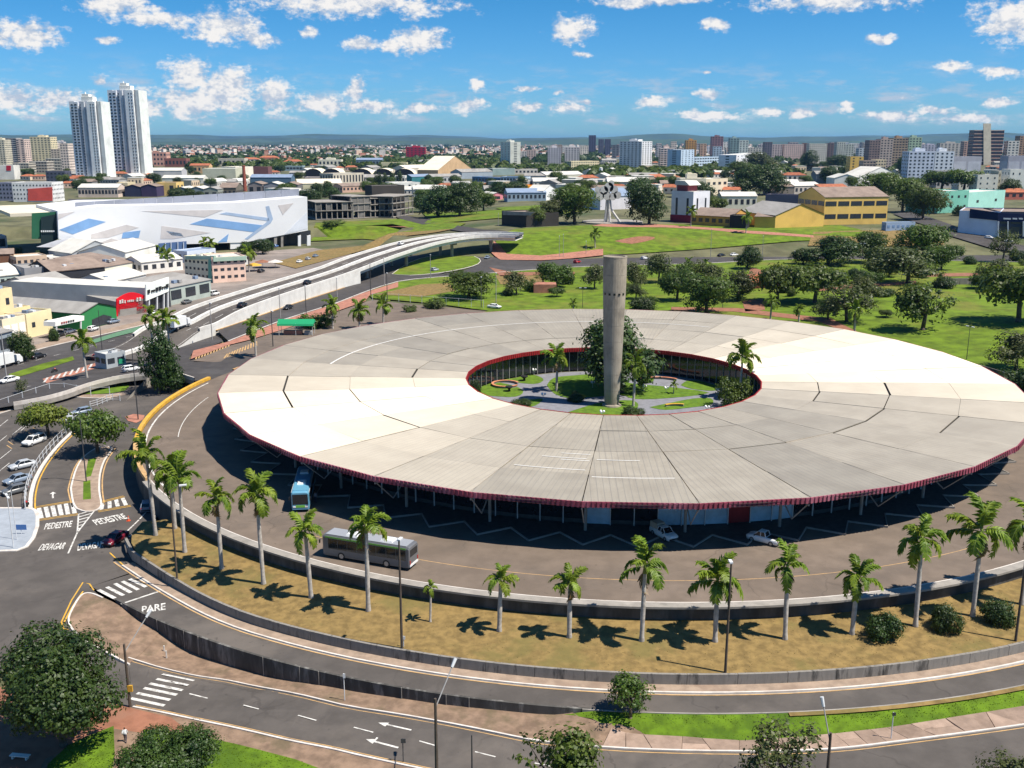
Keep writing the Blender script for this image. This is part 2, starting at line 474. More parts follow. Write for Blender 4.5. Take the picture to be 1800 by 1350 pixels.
def pt(r, az, z=0.0):
    if 101.0 <= r <= 104.6 and -145 < az < -118: r -= 2.0 * (1 - sstep(-135, -119, az))   # the ring narrows towards the crossing
    return (r * math.cos(R(az)), r * math.sin(R(az)), z)
def arc(r, a0, a1, z=0.0, step=1.5):
    n = max(2, int(abs(a1 - a0) / step) + 1)
    return [pt(r, a0 + (a1 - a0) * i / (n - 1), z if not callable(z) else 0) for i in range(n)]
def ring(name, r0, r1, a0, a1, z0, z1=None, m='asphalt', parent=None, step=1.5):
    """flat ring band as a sheet"""
    z1 = z0 if z1 is None else z1
    b = MB(); b.strip(arc(r0, a0, a1, z0, step), arc(r1, a0, a1, z1, step))
    return b.obj(name, m, parent)
def wallring(name, r0, r1, a0, a1, z0, z1, m, parent=None, step=1.5):
    """solid ring wall"""
    b = MB()
    A = arc(r0, a0, a1, 0, step); B = arc(r1, a0, a1, 0, step)
    f0 = z0 if callable(z0) else (lambda x, y: z0); f1 = z1 if callable(z1) else (lambda x, y: z1)
    up = lambda L, f: [(p[0], p[1], f(p[0], p[1])) for p in L]
    b.strip(up(A, f1), up(B, f1)); b.strip(up(B, f1), up(B, f0)); b.strip(up(A, f0), up(A, f1))
    for i in (0, -1):
        b.add([up(A, f0)[i], up(B, f0)[i], up(B, f1)[i], up(A, f1)[i]], [(0, 1, 2, 3)])
    return b.obj(name, m, parent)
def sheet(name, poly, m, off=0.05, zf=None, grid=4.0, parent=None):
    """a polygon (world x, y) draped over the ground"""
    zf = zf or Z
    bm = bmesh.new()
    vs = [bm.verts.new((p[0], p[1], 0)) for p in poly]
    es = [bm.edges.new((vs[i], vs[(i + 1) % len(vs)])) for i in range(len(vs))]
    bmesh.ops.triangle_fill(bm, use_beauty=True, use_dissolve=False, edges=es)
    if grid:
        xs = [p[0] for p in poly]; ys = [p[1] for p in poly]
        for ax, lo, hi in ((0, min(xs), max(xs)), (1, min(ys), max(ys))):
            k = math.floor(lo / grid) + 1
            while k * grid < hi:
                co = (k * grid, 0, 0) if ax == 0 else (0, k * grid, 0)
                no = (1, 0, 0) if ax == 0 else (0, 1, 0)
                bmesh.ops.bisect_plane(bm, geom=bm.verts[:] + bm.edges[:] + bm.faces[:], plane_co=co, plane_no=no)
                k += 1
    for v in bm.verts: v.co.z = zf(v.co.x, v.co.y) + off
    bmesh.ops.recalc_face_normals(bm, faces=bm.faces)
    if bm.faces and sum(f.normal.z for f in bm.faces) < 0: bmesh.ops.reverse_faces(bm, faces=bm.faces)
    me = bpy.data.meshes.new(name); bm.to_mesh(me); bm.free()
    me.materials.append(MATS[m])
    return mobj(name, me, parent)
def px(pts, zf=None):
    return [gp(a, b, zf) for a, b in pts]
def smoothline(P, sub=4):
    """Catmull-Rom through 2-D / 3-D points"""
    P = [Vector(p) for p in P]; out = []
    for i in range(len(P) - 1):
        p0 = P[max(0, i - 1)]; p1 = P[i]; p2 = P[i + 1]; p3 = P[min(len(P) - 1, i + 2)]
        for k in range(sub):
            t = k / sub
            out.append(0.5 * ((2 * p1) + (p2 - p0) * t + (2 * p0 - 5 * p1 + 4 * p2 - p3) * t * t + (3 * p1 - p0 - 3 * p2 + p3) * t ** 3))
    out.append(P[-1]); return out
def offset_line(L, d):
    """line shifted to its left by d in plan"""
    out = []
    for i, p in enumerate(L):
        a = L[max(0, i - 1)]; b = L[min(len(L) - 1, i + 1)]
        t = Vector((b[0] - a[0], b[1] - a[1], 0)); t.normalize()
        out.append(Vector((p[0] - t.y * d, p[1] + t.x * d, p[2] if len(p) > 2 else 0)))
    return out
def band(name, L, w0, w1, off, m, zf=None, parent=None, thick=0.0):
    """painted line, kerb or path: a band between two offsets of a line, draped on the ground"""
    zf = zf or Z
    A = offset_line(L, w0); B = offset_line(L, w1)
    f = lambda P, o: [(p[0], p[1], zf(p[0], p[1]) + o) for p in P]
    b = MB(); b.strip(f(B, off), f(A, off))
    if thick:
        b.strip(f(A, off), f(A, off - thick)); b.strip(f(B, off - thick), f(B, off))
        for i in (0, -1):
            b.add([f(A, off)[i], f(B, off)[i], f(B, off - thick)[i], f(A, off - thick)[i]], [(0, 1, 2, 3)])
    return b.obj(name, m, parent)
# ------------------------------------------------------------------ terrain sheet
def build_ground():
    xs = sorted(set([x for x in range(-260, 261, 8)] + [x for x in range(-800, 801, 60)] + [x for x in range(-3000, 3001, 400)] + [-30000, -20000, -12000, -7000, -4500, 4500, 7000, 12000, 20000, 30000]))
    ys = sorted(set([y for y in range(-200, 421, 8)] + [y for y in range(420, 1600, 60)] + [y for y in range(1600, 6000, 400)] + [-3000, -900, -400, -260, 7000, 10000, 14000, 20000, 30000]))
    b = MB(); nx = len(xs)
    for y in ys:
        for x in xs:
            r, az = polar(x, y)
            z = Z(x, y) - 0.45
            if r < 109: z = min(z, -9.0)
            elif r < 120 and y < 40: z -= 0.8
            b.v.append((x, y, z))
    for j in range(len(ys) - 1):
        for i in range(nx - 1):
            b.f.append([j * nx + i, j * nx + i + 1, (j + 1) * nx + i + 1, (j + 1) * nx + i]); b.m.append(0)
    return structure(b.obj('ground', 'mixed_ground', smooth=True))
build_ground()

# ------------------------------------------------------------------ apron, rings, walls, ring road
A0, A1 = -139.0, -25.0
structure(ring('apron', 0.0, 90.2, 0, 360, 0.0, m='asphalt_warm', step=2))
structure(ring('pavement', 90.35, 91.3, -148.5, 10, 0.14, m='concrete'))
MATS['concrete']
structure(wallring('kerb', 90.2, 90.35, -148.5, 10, 0.0, 0.16, 'kerb_white'))
ob = wallring('terrace_edge', 90.9, 91.55, -148.5, 10, -0.12, 0.135, 'concrete'); tag(ob, 'grey concrete edge beam overhanging the curved wall of the bus apron', 'edge beam')
ob = wallring('retaining_wall', 90.6, 91.0, -160, 10, -4.6, -0.02, 'black_wall'); tag(ob, 'tall dark retaining wall in shade under the apron edge behind the palms', 'wall')  # dark stained wall colour also stands in for shade below the overhang
zg = lambda x, y: -1.7 - 0.8 * (math.hypot(x, y) - 91) / 11
def lawn_poly():
    inner = arc(90.9, -139.5, A1); outer = arc(101.75, A1, -135.5)
    return inner + outer + [pt(98.9, -137.6), pt(97.6, -139.4), pt(95, -141.2)]
structure(sheet('lawn', lawn_poly(), 'dry_grass', 0.0, zf=zg, grid=3.0), 'dry yellow-brown lawn under the row of palms')
# low wall with coping joints, each cast length is a panel
lw = empty('low_wall', pt(102, -90, -3.5)); tag(lw, 'long low stained concrete wall along the foot of the palm lawn', 'wall')
a = -136.0
while a < A1:
    o = wallring('wall_panel', 101.75, 102.08, a, a + 2.97, -3.7, -2.36 + rnd.uniform(-0.012, 0.012), 'stained_wall', step=1.0)
    o.parent = lw; o.matrix_parent_inverse = Matrix.Translation(-Vector(lw.location)); a += 3.0
b = MB()
b.strip([pt(102.08, -136, -3.7), pt(101.2, -138.3, -3.7), pt(98.4, -140.0, -3.7)], [pt(102.08, -136, -2.36), pt(101.2, -138.3, -2.36), pt(98.4, -140.0, -2.9)])
b.strip([pt(102.08, -136, -2.36), pt(101.2, -138.3, -2.36), pt(98.4, -140.0, -2.9)], [pt(101.75, -136, -2.36), pt(98.9, -138.1, -2.36), pt(98.1, -139.8, -2.9)])
o = b.obj('wall_end', 'stained_wall', lw); o.matrix_parent_inverse = Matrix.Translation(-Vector(lw.location))
# ring pavement in slabs
def ringz(name, r0, r1, a0, a1, off, m):
    zf = lambda az: -3.96 + 0.30 * sstep(-134, -126, az) + off
    n = int((a1 - a0) / 1.0) + 1; az = [a0 + (a1 - a0) * i / (n - 1) for i in range(n)]
    b = MB(); b.strip([pt(r0, q, zf(q)) for q in az], [pt(r1, q, zf(q)) for q in az]); return structure(b.obj(name, m))
ringz('pavement', 102.08, 103.5, -135.8, A1, 0.14, 'sidewalk')
structure(wallring('kerb', 103.5, 103.72, -135.8, A1, -4.2, lambda x, y: -3.96 + 0.30 * sstep(-134, -126, polar(x, y)[1]) + 0.19, 'kerb_white'))
ringz('road', 103.72, 107.25, -134, A1, 0.0, 'asphalt')
structure(ring('road', 96.5, 100.8, -142.5, -134.0, -3.975, m='asphalt'))
ringz('road_edge_line', 103.85, 104.02, -137, A1, 0.035, 'yellow_faded')
ringz('gutter', 103.72, 103.85, -137, A1, 0.02, 'concrete')
structure(wallring('kerb', 107.25, 107.42, -97, A1, -4.6, -3.62, 'concrete'))
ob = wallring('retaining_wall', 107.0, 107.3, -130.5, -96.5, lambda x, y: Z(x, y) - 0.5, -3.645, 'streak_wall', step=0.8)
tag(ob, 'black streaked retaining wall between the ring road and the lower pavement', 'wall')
# cast joints of that wall, the pale vertical ribs
for i in range(22):
    az = -127 + i * 1.32
    bz = Z(*pt(107.5, az)[:2])
    if bz < -4.3 and i % 7 in (1, 3, 4):
        bb = MB(); bb.box((0, 0, (-3.66 + bz) / 2), (0.07, 0.09, -3.66 - bz + 0.1)); q = bb.obj('joint_rib', 'concrete', ob, loc=pt(107.31, az), rz=R(az + 90))

# ------------------------------------------------------------------ the terminal
def roof_mat():
    m, N, b = princ('roof_sheet', (0.40, 0.37, 0.325), 0.40, 0.0, 0.8)
    g = N.node('ShaderNodeNewGeometry'); oi = N.node('ShaderNodeObjectInfo')
    uv = N.node('ShaderNodeUVMap'); uv.uv_map = 'UVMap'
    n = N.noise(g.outputs['Position'], 0.16, 6, 0.65)
    c = N.mix(N.maprange(n, 0.3, 0.72, 0, 1), (0.345, 0.29, 0.21, 1), (0.445, 0.385, 0.29, 1))
    # streaks of grime that run down the ribs (v runs along them)
    st = N.vmath('MULTIPLY', uv.outputs[0], (2.4, 0.10, 1.0))
    n2 = N.noise(st, 1.0, 4, 0.6)
    c = N.mix(N.math('MULTIPLY', N.maprange(n2, 0.45, 0.75, 0, 1), 0.32), c, (0.24, 0.19, 0.14, 1))
    n3 = N.noise(g.outputs['Position'], 0.5, 5, 0.7)
    c = N.mix(N.math('MULTIPLY', N.maprange(n3, 0.60, 0.74, 0, 1), 0.22), c, (0.26, 0.18, 0.11, 1))
    hs = N.node('ShaderNodeHueSaturation')
    N.put(hs.inputs['Value'], N.maprange(oi.outputs['Random'], 0, 1, 0.84, 1.10, False)); N.put(hs.inputs['Color'], c)
    # sheet laps every 0.9 m
    sx = N.node('ShaderNodeSeparateXYZ'); N.put(sx.inputs[0], uv.outputs[0])
    fr = N.math('FRACT', N.math('MULTIPLY', sx.outputs[0], 1 / 0.9))
    lap = N.math('LESS_THAN', fr, 0.10)
    c2 = N.mix(N.math('MULTIPLY', lap, 0.62), hs.outputs[0], (0.16, 0.14, 0.12, 1))
    N.put(b.inputs['Base Color'], c2)
    tg = N.node('ShaderNodeTangent'); tg.direction_type = 'UV_MAP'; tg.uv_map = 'UVMap'
    # ribbed metal sheet: wide lobe across the ribs, tight along them
    gl = N.node('ShaderNodeBsdfAnisotropic') if hasattr(bpy.types, 'ShaderNodeBsdfAnisotropic') else N.node('ShaderNodeBsdfGlossy')
    gl.inputs['Color'].default_value = (0.98, 0.90, 0.77, 1)
    gl.inputs['Roughness'].default_value = 0.74
    gl.inputs['Anisotropy'].default_value = 0.40
    N.put(gl.inputs['Tangent'], tg.outputs[0]); gl.inputs['Rotation'].default_value = 0.25
    ms = N.node('ShaderNodeMixShader'); ms.inputs[0].default_value = 0.35
    N.l.new(b.outputs[0], ms.inputs[1]); N.l.new(gl.outputs[0], ms.inputs[2])
    b.inputs['Specular IOR Level'].default_value = 0.2
    b.inputs['Roughness'].default_value = 0.7
    N.l.new(ms.outputs[0], m.node_tree.nodes['Material Output'].inputs[0])
    MATS['roof_sheet'] = m
roof_mat()
mat('fascia_pink', (0.27, 0.055, 0.085), 0.6, var=0.2, scale=0.6, dirt=(0.50, 0.22, 0.28), dirt_scale=0.25, dirt_amt=0.45, stretch=(1, 1, 0.3))
mat('fascia_red', (0.30, 0.02, 0.022), 0.55, var=0.15, scale=0.6)
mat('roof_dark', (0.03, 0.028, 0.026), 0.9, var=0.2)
mat('flashing', (0.68, 0.66, 0.62), 0.5, var=0.1)
mat('tower_concrete', (0.30, 0.26, 0.205), 0.9, var=0.16, scale=0.5, dirt=(0.15, 0.13, 0.105), dirt_scale=0.35, dirt_amt=0.7, stretch=(1, 1, 0.5))

TERM = empty('bus_terminal', (0, 0, 0)); tag(TERM, 'huge ring-shaped bus terminal with pale ribbed roof and pink fascia around a garden', 'bus terminal')
RIN, ROUT = 29.4, 76.3
zr = lambda r: 5.73 + (r - RIN) * (7.0 - 5.73) / (ROUT - RIN)
PH = -87.2
def build_roof():
    b = MB()
    for k in range(64):
        a0, a1 = PH + k * 5.625, PH + (k + 1) * 5.625
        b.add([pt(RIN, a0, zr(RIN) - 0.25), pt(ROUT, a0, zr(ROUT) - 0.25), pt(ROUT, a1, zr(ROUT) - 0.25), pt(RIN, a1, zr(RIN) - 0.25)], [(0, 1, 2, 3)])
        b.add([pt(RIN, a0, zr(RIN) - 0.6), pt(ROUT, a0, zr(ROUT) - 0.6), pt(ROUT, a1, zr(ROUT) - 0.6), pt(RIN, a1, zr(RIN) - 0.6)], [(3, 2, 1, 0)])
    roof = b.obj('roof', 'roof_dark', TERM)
    rings = [RIN, 40.0, 52.4, 64.5, ROUT]
    gaps = {}
    for (rk, a, b_) in ((1, 95, 185), (1, -32, -3), (1, -100, -70), (2, -162, -128), (2, -57, -8), (2, -80, -62), (3, -178, -156), (3, -46, -30), (1, 70, 95), (2, 30, 70)):
        gaps.setdefault(rk, []).append((a, b_))
    def gap(rk, az):
        az = (az + 180) % 360 - 180
        for a, b_ in gaps.get(rk, []):
            if a <= az <= b_ or a <= az + 360 <= b_ : return rnd.choice((0.16, 0.34, 0.40))
        return 0.03
    rs = random.Random(3)
    for k in range(32):
        am = PH + (k + 0.5) * 11.25
        ca, sa = math.cos(R(am)), math.sin(R(am))
        half = math.tan(R(5.625))
        for q in range(4):
            r0 = rings[q] + (gap(q, am) if q else 0.0); r1 = rings[q + 1] - 0.02
            lift = (0.02 if q % 2 else 0.0) + rs.uniform(-0.015, 0.03)
            tilt = rs.uniform(-0.02, 0.02)
            fr_ = -135 < ((am + 180) % 360 - 180) < -40; ga, gb = rs.choice((0.07, 0.10, 0.14) if fr_ else (0.03, 0.07, 0.11)), rs.choice((0.02, 0.04))
            bb = MB(); vs = []; uvs = []
            for (r, s_, g_) in ((r0, -1, ga), (r1, -1, ga), (r1, 1, gb), (r0, 1, gb)):
                # straight-edged flat panel: chord, not arc
                u = r * math.cos(R(5.625)); t = s_ * (u * half - g_)
                uu = u if r not in (ROUT,) else u
                vs.append((uu * ca - t * sa, uu * sa + t * ca, zr(r) + lift + tilt * s_)); uvs.append((t, u))
            top = vs; bot = [(p[0], p[1], p[2] - 0.16) for p in vs]
            bb.add(top + bot, [(0, 1, 2, 3), (0, 4, 5, 1), (1, 5, 6, 2), (2, 6, 7, 3), (3, 7, 4, 0)])
            me = bb.mesh('panel', 'roof_sheet')
            ul = me.uv_layers.new(name='UVMap')
            for poly in me.polygons:
                for li in poly.loop_indices:
                    ul.data[li].uv = uvs[me.loops[li].vertex_index % 4]
            mobj('panel', me, roof)
    # pale flashing strips nailed over the sheets of the front bays
    for (a0, a1, r) in ((-108.5, -99.0, 62.5), (-98.0, -88.0, 65.5), (-97.8, -91.5, 57.0), (-103.5, -98.9, 54.5), (-106, -99.3, 56.8), (-103, -98.8, 57.8)):
        A = arc(r, a0, a1, zr(r) + 0.06, 2); B = arc(r + 0.22, a0, a1, zr(r) + 0.06, 2)
        bb = MB(); bb.strip(A, B); bb.obj('flashing_strip', 'flashing', roof)
    for (a0, a1, r) in ((118, 172, 58.5), (60, 118, 58.5)):
        A = arc(r, a0, a1, zr(r) + 0.07, 2); B = arc(r + 0.45, a0, a1, zr(r) + 0.07, 2)
        bb = MB(); bb.strip(A, B); bb.obj('flashing_strip', 'flashing', roof)
    return roof
build_roof()
def build_fascia():
    def seg(rad, h, ztop, out, name, m, n):
        bb = MB(); pts = []
        a0, a1 = -5.625, 5.625
        chord = rad * math.cos(R(5.625)); w = 2 * chord * math.tan(R(5.625))
        for i in range(n + 1):
            t = -w / 2 + w * i / n
            for k in (0, 1):
                if (i == n and k == 1): break
                d = out * (0.13 if (i + 0) % 2 == 0 else 0.0)
                pts.append((chord + d, t + (0 if k == 0 else w / n * 0.999)))
        top = [(p[0], p[1], ztop) for p in pts]; bot = [(p[0], p[1], ztop - h) for p in pts]
        bb.strip(top, bot) if out < 0 else bb.strip(bot, top)
        inn = [(chord - out * 0.12, p[1], ztop) for p in pts]
        bb.strip(inn, top) if out < 0 else bb.strip(top, inn)
        inb = [(chord - out * 0.12, p[1], ztop - h) for p in pts]
        bb.strip(inb, inn) if out < 0 else bb.strip(inn, inb)
        return bb.mesh(name, m)
    mo = seg(ROUT + 0.05, 0.78, 7.03, 1, 'fascia', 'fascia_pink', 46)
    mi = seg(RIN - 0.03, 0.9, 5.80, -1, 'inner_fascia', 'fascia_red', 20)
    for k in range(32):
        mobj('fascia', mo, TERM, rz=R(PH + (k + .5) * 11.25)); mobj('inner_fascia', mi, TERM, rz=R(PH + (k + .5) * 11.25))
build_fascia()
def build_hall():
    # sawtooth platform with its pale kerb
    out = []
    for k in range(64):
        out += [pt(74.0, -98.4 + k * 5.625), pt(70.2, -98.4 + (k + 0.5) * 5.625)]
    b = MB(); n = len(out)
    inn = [pt(66.5, math.degrees(math.atan2(p[1], p[0]))) for p in out]
    z = 0.2
    up = lambda L, z: [(p[0], p[1], z) for p in L]
    out_c = out + [out[0]]; inn_c = inn + [inn[0]]
    b.strip(up(inn_c, z), up(out_c, z)); b.strip(up(out_c, z), up(out_c, 0.0))
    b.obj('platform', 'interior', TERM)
    b = MB()
    for i in range(n):
        p, q = Vector(out[i]), Vector(out[(i + 1) % n]); d = (q - p); L = d.length; c = (p + q) / 2
        b.box((c.x, c.y, 0.16), (L + 0.12, 0.16, 0.24), math.atan2(d.y, d.x))
    b.obj('platform_kerb', 'concrete', TERM)
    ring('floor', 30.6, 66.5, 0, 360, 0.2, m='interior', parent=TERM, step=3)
    # glazed walls towards the platforms and the garden, pane by pane
    def pane_mesh(name, w, h, m):
        bb = MB(); bb.box((0, 0, h / 2), (w, 0.05, h)); return bb.mesh(name, m)
    def mull_mesh(h, m='steel_white'):
        bb = MB(); bb.box((0, 0, h / 2), (0.11, 0.16, h)); return bb.mesh('mullion', m)
    n = 128; w = 2 * 66.6 * math.tan(math.pi / n)
    dark = pane_mesh('pane', w - 0.12, 4.2, 'glass_dark'); blue = pane_mesh('pane', w - 0.12, 4.9, 'glass_blue'); redp = pane_mesh('pane', w - 0.12, 4.9, 'fascia_red')
    mull = mull_mesh(5.4)
    for k in range(n):
        az = -87.2 + (k + 0.5) * 360 / n
        azn = (az + 180) % 360 - 180
        if azn > 170 or -170 < azn < -20 or True:
            p = pt(66.6, az, 0.9)
            pm = dark
            if -97.5 < azn < -91.5 and k % 4 != 1: pm = blue
            elif -90.5 < azn < -82.6: pm = blue
            elif -82.6 <= azn < -80.0: pm = redp
            elif -80 <= azn < -74.2: pm = blue
            mobj('pane', pm, TERM, (p[0], p[1], 0.3 if pm is not dark else 0.9), R(az + 90))
            p = pt(66.75, az + 180 / n, 0.2); mobj('mullion', mull, TERM, p, R(az + 90 + 180 / n))
    bb = MB()
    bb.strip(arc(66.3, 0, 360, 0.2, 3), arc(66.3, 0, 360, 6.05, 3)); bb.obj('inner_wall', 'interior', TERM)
    n = 96; w = 2 * 30.5 * math.tan(math.pi / n)
    dark2 = pane_mesh('pane', w - 0.1, 4.1, 'glass_dark'); mull2 = mull_mesh(4.9, 'pole_grey')
    for k in range(n):
        az = k * 360 / n
        p = pt(30.5, az, 0.35); mobj('pane', dark2, TERM, p, R(az + 90))
        p = pt(30.42, az + 180 / n, 0.0); mobj('mullion', mull2, TERM, p, R(az + 90 + 180 / n))
    bb = MB(); bb.strip(arc(30.9, 0, 360, 5.3, 3), arc(30.9, 0, 360, 0.0, 3)); bb.obj('inner_wall', 'interior', TERM)
    # columns with radial beams and struts
    bb = MB(); bb.tube((0, 0, 0), (0, 0, 6.2), 0.22, 0.22, 10); cm = bb.mesh('column', 'concrete')
    bb = MB(); bb.box((0, 0, 0), (9.0, 0.16, 0.26)); bb.tube((-4.3, 0, -0.3), (0.5, 0, -3.4), 0.09, 0.09, 6); bb.tube((4.3, 0, 0.1), (0.5, 0, -3.4), 0.08, 0.08, 6); bm_ = bb.mesh('roof_truss', 'pole_grey')
    for k in range(32):
        az = PH + k * 11.25
        mobj('column', cm, TERM, pt(69.0, az, 0.2)); mobj('roof_truss', bm_, TERM, pt(71.6, az, 5.9), R(az))
build_hall()

# ------------------------------------------------------------------ garden in the middle
structure(ring('courtyard', 0, 30.5, 0, 360, 0.02, m='mixed_ground', step=3))
mat('garden_path', (0.20, 0.20, 0.22), 0.85, var=0.12, scale=0.8, dirt=(0.15, 0.15, 0.16), dirt_scale=0.3, dirt_amt=0.5)
structure(ring('path', 0, 30.0, 0, 360, 0.03, m='garden_path', step=3))
q8 = lambda L: [gp(800 + x / 3.103, 540 + y / 3.103, 0.06) for x, y in L]
for L in ([(90, 440), (130, 415), (200, 405), (320, 428), (372, 458), (330, 488), (200, 484), (130, 470)],
          [(250, 395), (330, 385), (420, 368), (482, 392), (450, 416), (370, 415)],
          [(500, 425), (540, 385), (650, 372), (780, 368), (960, 415), (1120, 430), (1385, 466), (1160, 496), (980, 500), (900, 478), (750, 490), (620, 495), (540, 470)],
          [(610, 575), (700, 545), (820, 515), (960, 508), (1000, 535), (960, 575), (850, 600)],
          [(985, 372), (1060, 370), (1085, 395), (1060, 412), (1000, 415)],
          [(1230, 425), (1270, 400), (1350, 405), (1450, 440), (1400, 456), (1290, 445)],
          [(1060, 545), (1180, 520), (1300, 498), (1395, 497), (1400, 530), (1300, 545), (1150, 560)],
          [(400, 505), (480, 500), (440, 535), (380, 545), (330, 530)]):
    structure(sheet('garden_lawn', smoothline(q8(L) + q8(L[:1]), 3)[:-1], 'yard_grass', 0.075, zf=lambda x, y: 0.0, grid=0))

# the concrete tower in the garden: a slender reversed cone with lift joints and small vents
def build_tower():
    base = gp(1075.5, 714, 0.0); base.y += 0.4
    t = empty('water_tower', base); tag(t, 'tall bare concrete water tower, wider at its top, rising from the garden', 'tower')
    H = z_at(base, 452); lifts = 9
    rr = lambda f: 1.42 + (2.33 - 1.42) * min(1.0, (f / 0.9)) ** 0.75
    z = 0.0
    for i in range(lifts):
        z0 = H * i / lifts; z1 = H * (i + 1) / lifts - 0.06
        b = MB(); b.lathe([(rr(z0 / H), z0), (rr(z0 / H), z0 + 0.01), (rr((z0 + z1) / 2 / H), (z0 + z1) / 2), (rr(z1 / H), z1), (rr(z1 / H) - 0.06, z1 + 0.03), (rr(z1 / H) - 0.06, z1 + 0.06)], 28)
        b.obj('shaft_ring', 'tower_concrete', t, smooth=False)
    b = MB(); b.lathe([(2.15, H - 0.05), (2.36, H - 0.02), (2.36, H + 0.22), (2.0, H + 0.22), (1.98, H - 0.3), (0.05, H - 0.3)], 28); b.obj('rim', 'tower_concrete', t)
    for az in (-120, -95, -70, -45, -150, 30, 90, 150):
        bb = MB(); bb.box((0, 0, 0), (0.12, 0.42, 0.42)); p = pt(rr(0.765) + 0.02, az, H * 0.765); bb.obj('vent', 'glass_dark', t, loc=p, rz=R(az))
    b = MB(); b.lathe([(2.0, 0.0), (1.9, 0.35), (1.5, 0.5)], 20); b.obj('footing', 'tower_concrete', t)
build_tower()
# ------------------------------------------------------------------ vegetation prototypes (mesh data shared by all copies)
def frond_mesh(seed, droop, nleaf=26, m='leaf_palm'):
    r = random.Random(seed); b = MB(); pts = []
    n = 10
    for i in range(n + 1):
        t = i / n
        pts.append(Vector((t * (1 - 0.22 * t * t * droop), 0.03 * math.sin(t * 3 + seed), 0.34 * math.sin(t * 1.9) * (1.15 - 0.35 * droop) - 0.62 * droop * t ** 2.4)))
    b.path(pts, [0.014 * (1 - 0.7 * i / n) + 0.003 for i in range(n + 1)], 4, 1)
    for i in range(nleaf):
        t = 0.10 + 0.9 * (i + 0.5) / nleaf
        k = min(n - 1, int(t * n)); p = pts[k].lerp(pts[k + 1], t * n - k); d = (pts[k + 1] - pts[k]).normalized()
        L = 0.26 * math.sin(math.pi * (0.12 + 0.80 * t)) ** 0.6 * r.uniform(0.85, 1.15)
        for s in (-1, 1):
            side = Vector((0, s, 0))
            tip = p + side * L * 0.86 + d * L * 0.55 + Vector((0, 0, -L * r.uniform(0.25, 0.8) + L * 0.25 * r.choice((-1, 1))))
            w = d * 0.044
            mid = p.lerp(tip, 0.55) + Vector((0, 0, 0.03))
            b.add([p - w * 0.7, p + w * 0.7, mid + w, tip, mid - w], [(0, 1, 2, 3, 4)], 0)
    return b.mesh('frond', [m, 'palm_shaft'])
FRONDS = [frond_mesh(i, d) for i, d in enumerate((0.35, 0.75, 1.05, 1.35, 0.9))]
leafmat('leaf_dead', (0.16, 0.10, 0.04), (0.26, 0.17, 0.08), trans=0.1)
DEAD = frond_mesh(9, 1.3, 16, 'leaf_dead')
def trunk_palm_mesh():
    b = MB(); prof = []
    for i in range(13):
        t = i / 12
        prof.append((0.27 - 0.05 * t + 0.05 * math.exp(-((t - 0.45) / 0.25) ** 2) + 0.10 * math.exp(-t * 18), t))
    b.lathe(prof, 10); return b.mesh('trunk', 'palm_trunk', True)
PTRUNK = trunk_palm_mesh()
b = MB(); b.lathe([(0.20, 0.0), (0.24, 0.15), (0.17, 0.75), (0.10, 1.2)], 8); PSHAFT = b.mesh('crown_shaft', 'palm_shaft', True)
def palm(base, height, flen, label, group=None, n=13, seed=0, lean=(0, 0), thick=1.0):
    r = random.Random(seed * 13 + 5)
    root = empty('palm_tree', base, r.uniform(0, 6.28)); tag(root, label, 'palm', group)
    root.rotation_euler = (R(r.uniform(-2.2, 2.2)), R(r.uniform(-2.2, 2.2)), root.rotation_euler.z); n += r.choice((-2, -1, 0, 1))
    t = mobj('trunk', PTRUNK, root); t.scale = (thick, thick, height)
    s = mobj('crown_shaft', PSHAFT, root, (0, 0, height - 0.05)); k = min(1.0, flen / 2.6); s.scale = (thick * k * 1.1, thick * k * 1.1, k * 1.1)
    for i in range(n):
        tier = i / (n - 1)
        o = mobj('frond', FRONDS[(i * 2 + seed) % 5] if tier > 0.25 else FRONDS[0], root, (0, 0, height + (1.0 - 0.25 * tier) * k))
        L = flen * r.uniform(1.08, 1.45)
        o.scale = (L, L, L)
        o.rotation_euler = (r.uniform(-0.25, 0.25), -R(62 - 92 * tier ** 0.8) + R(r.uniform(-7, 7)), i * 2.399 + r.uniform(-0.2, 0.2))
    if flen > 1.5 and seed % 3 != 1:
        o = mobj('dead_frond', DEAD, root, (0, 0, height + .2)); o.scale = (flen,) * 3; o.rotation_euler = (0, R(58), r.uniform(0, 6))
    return root

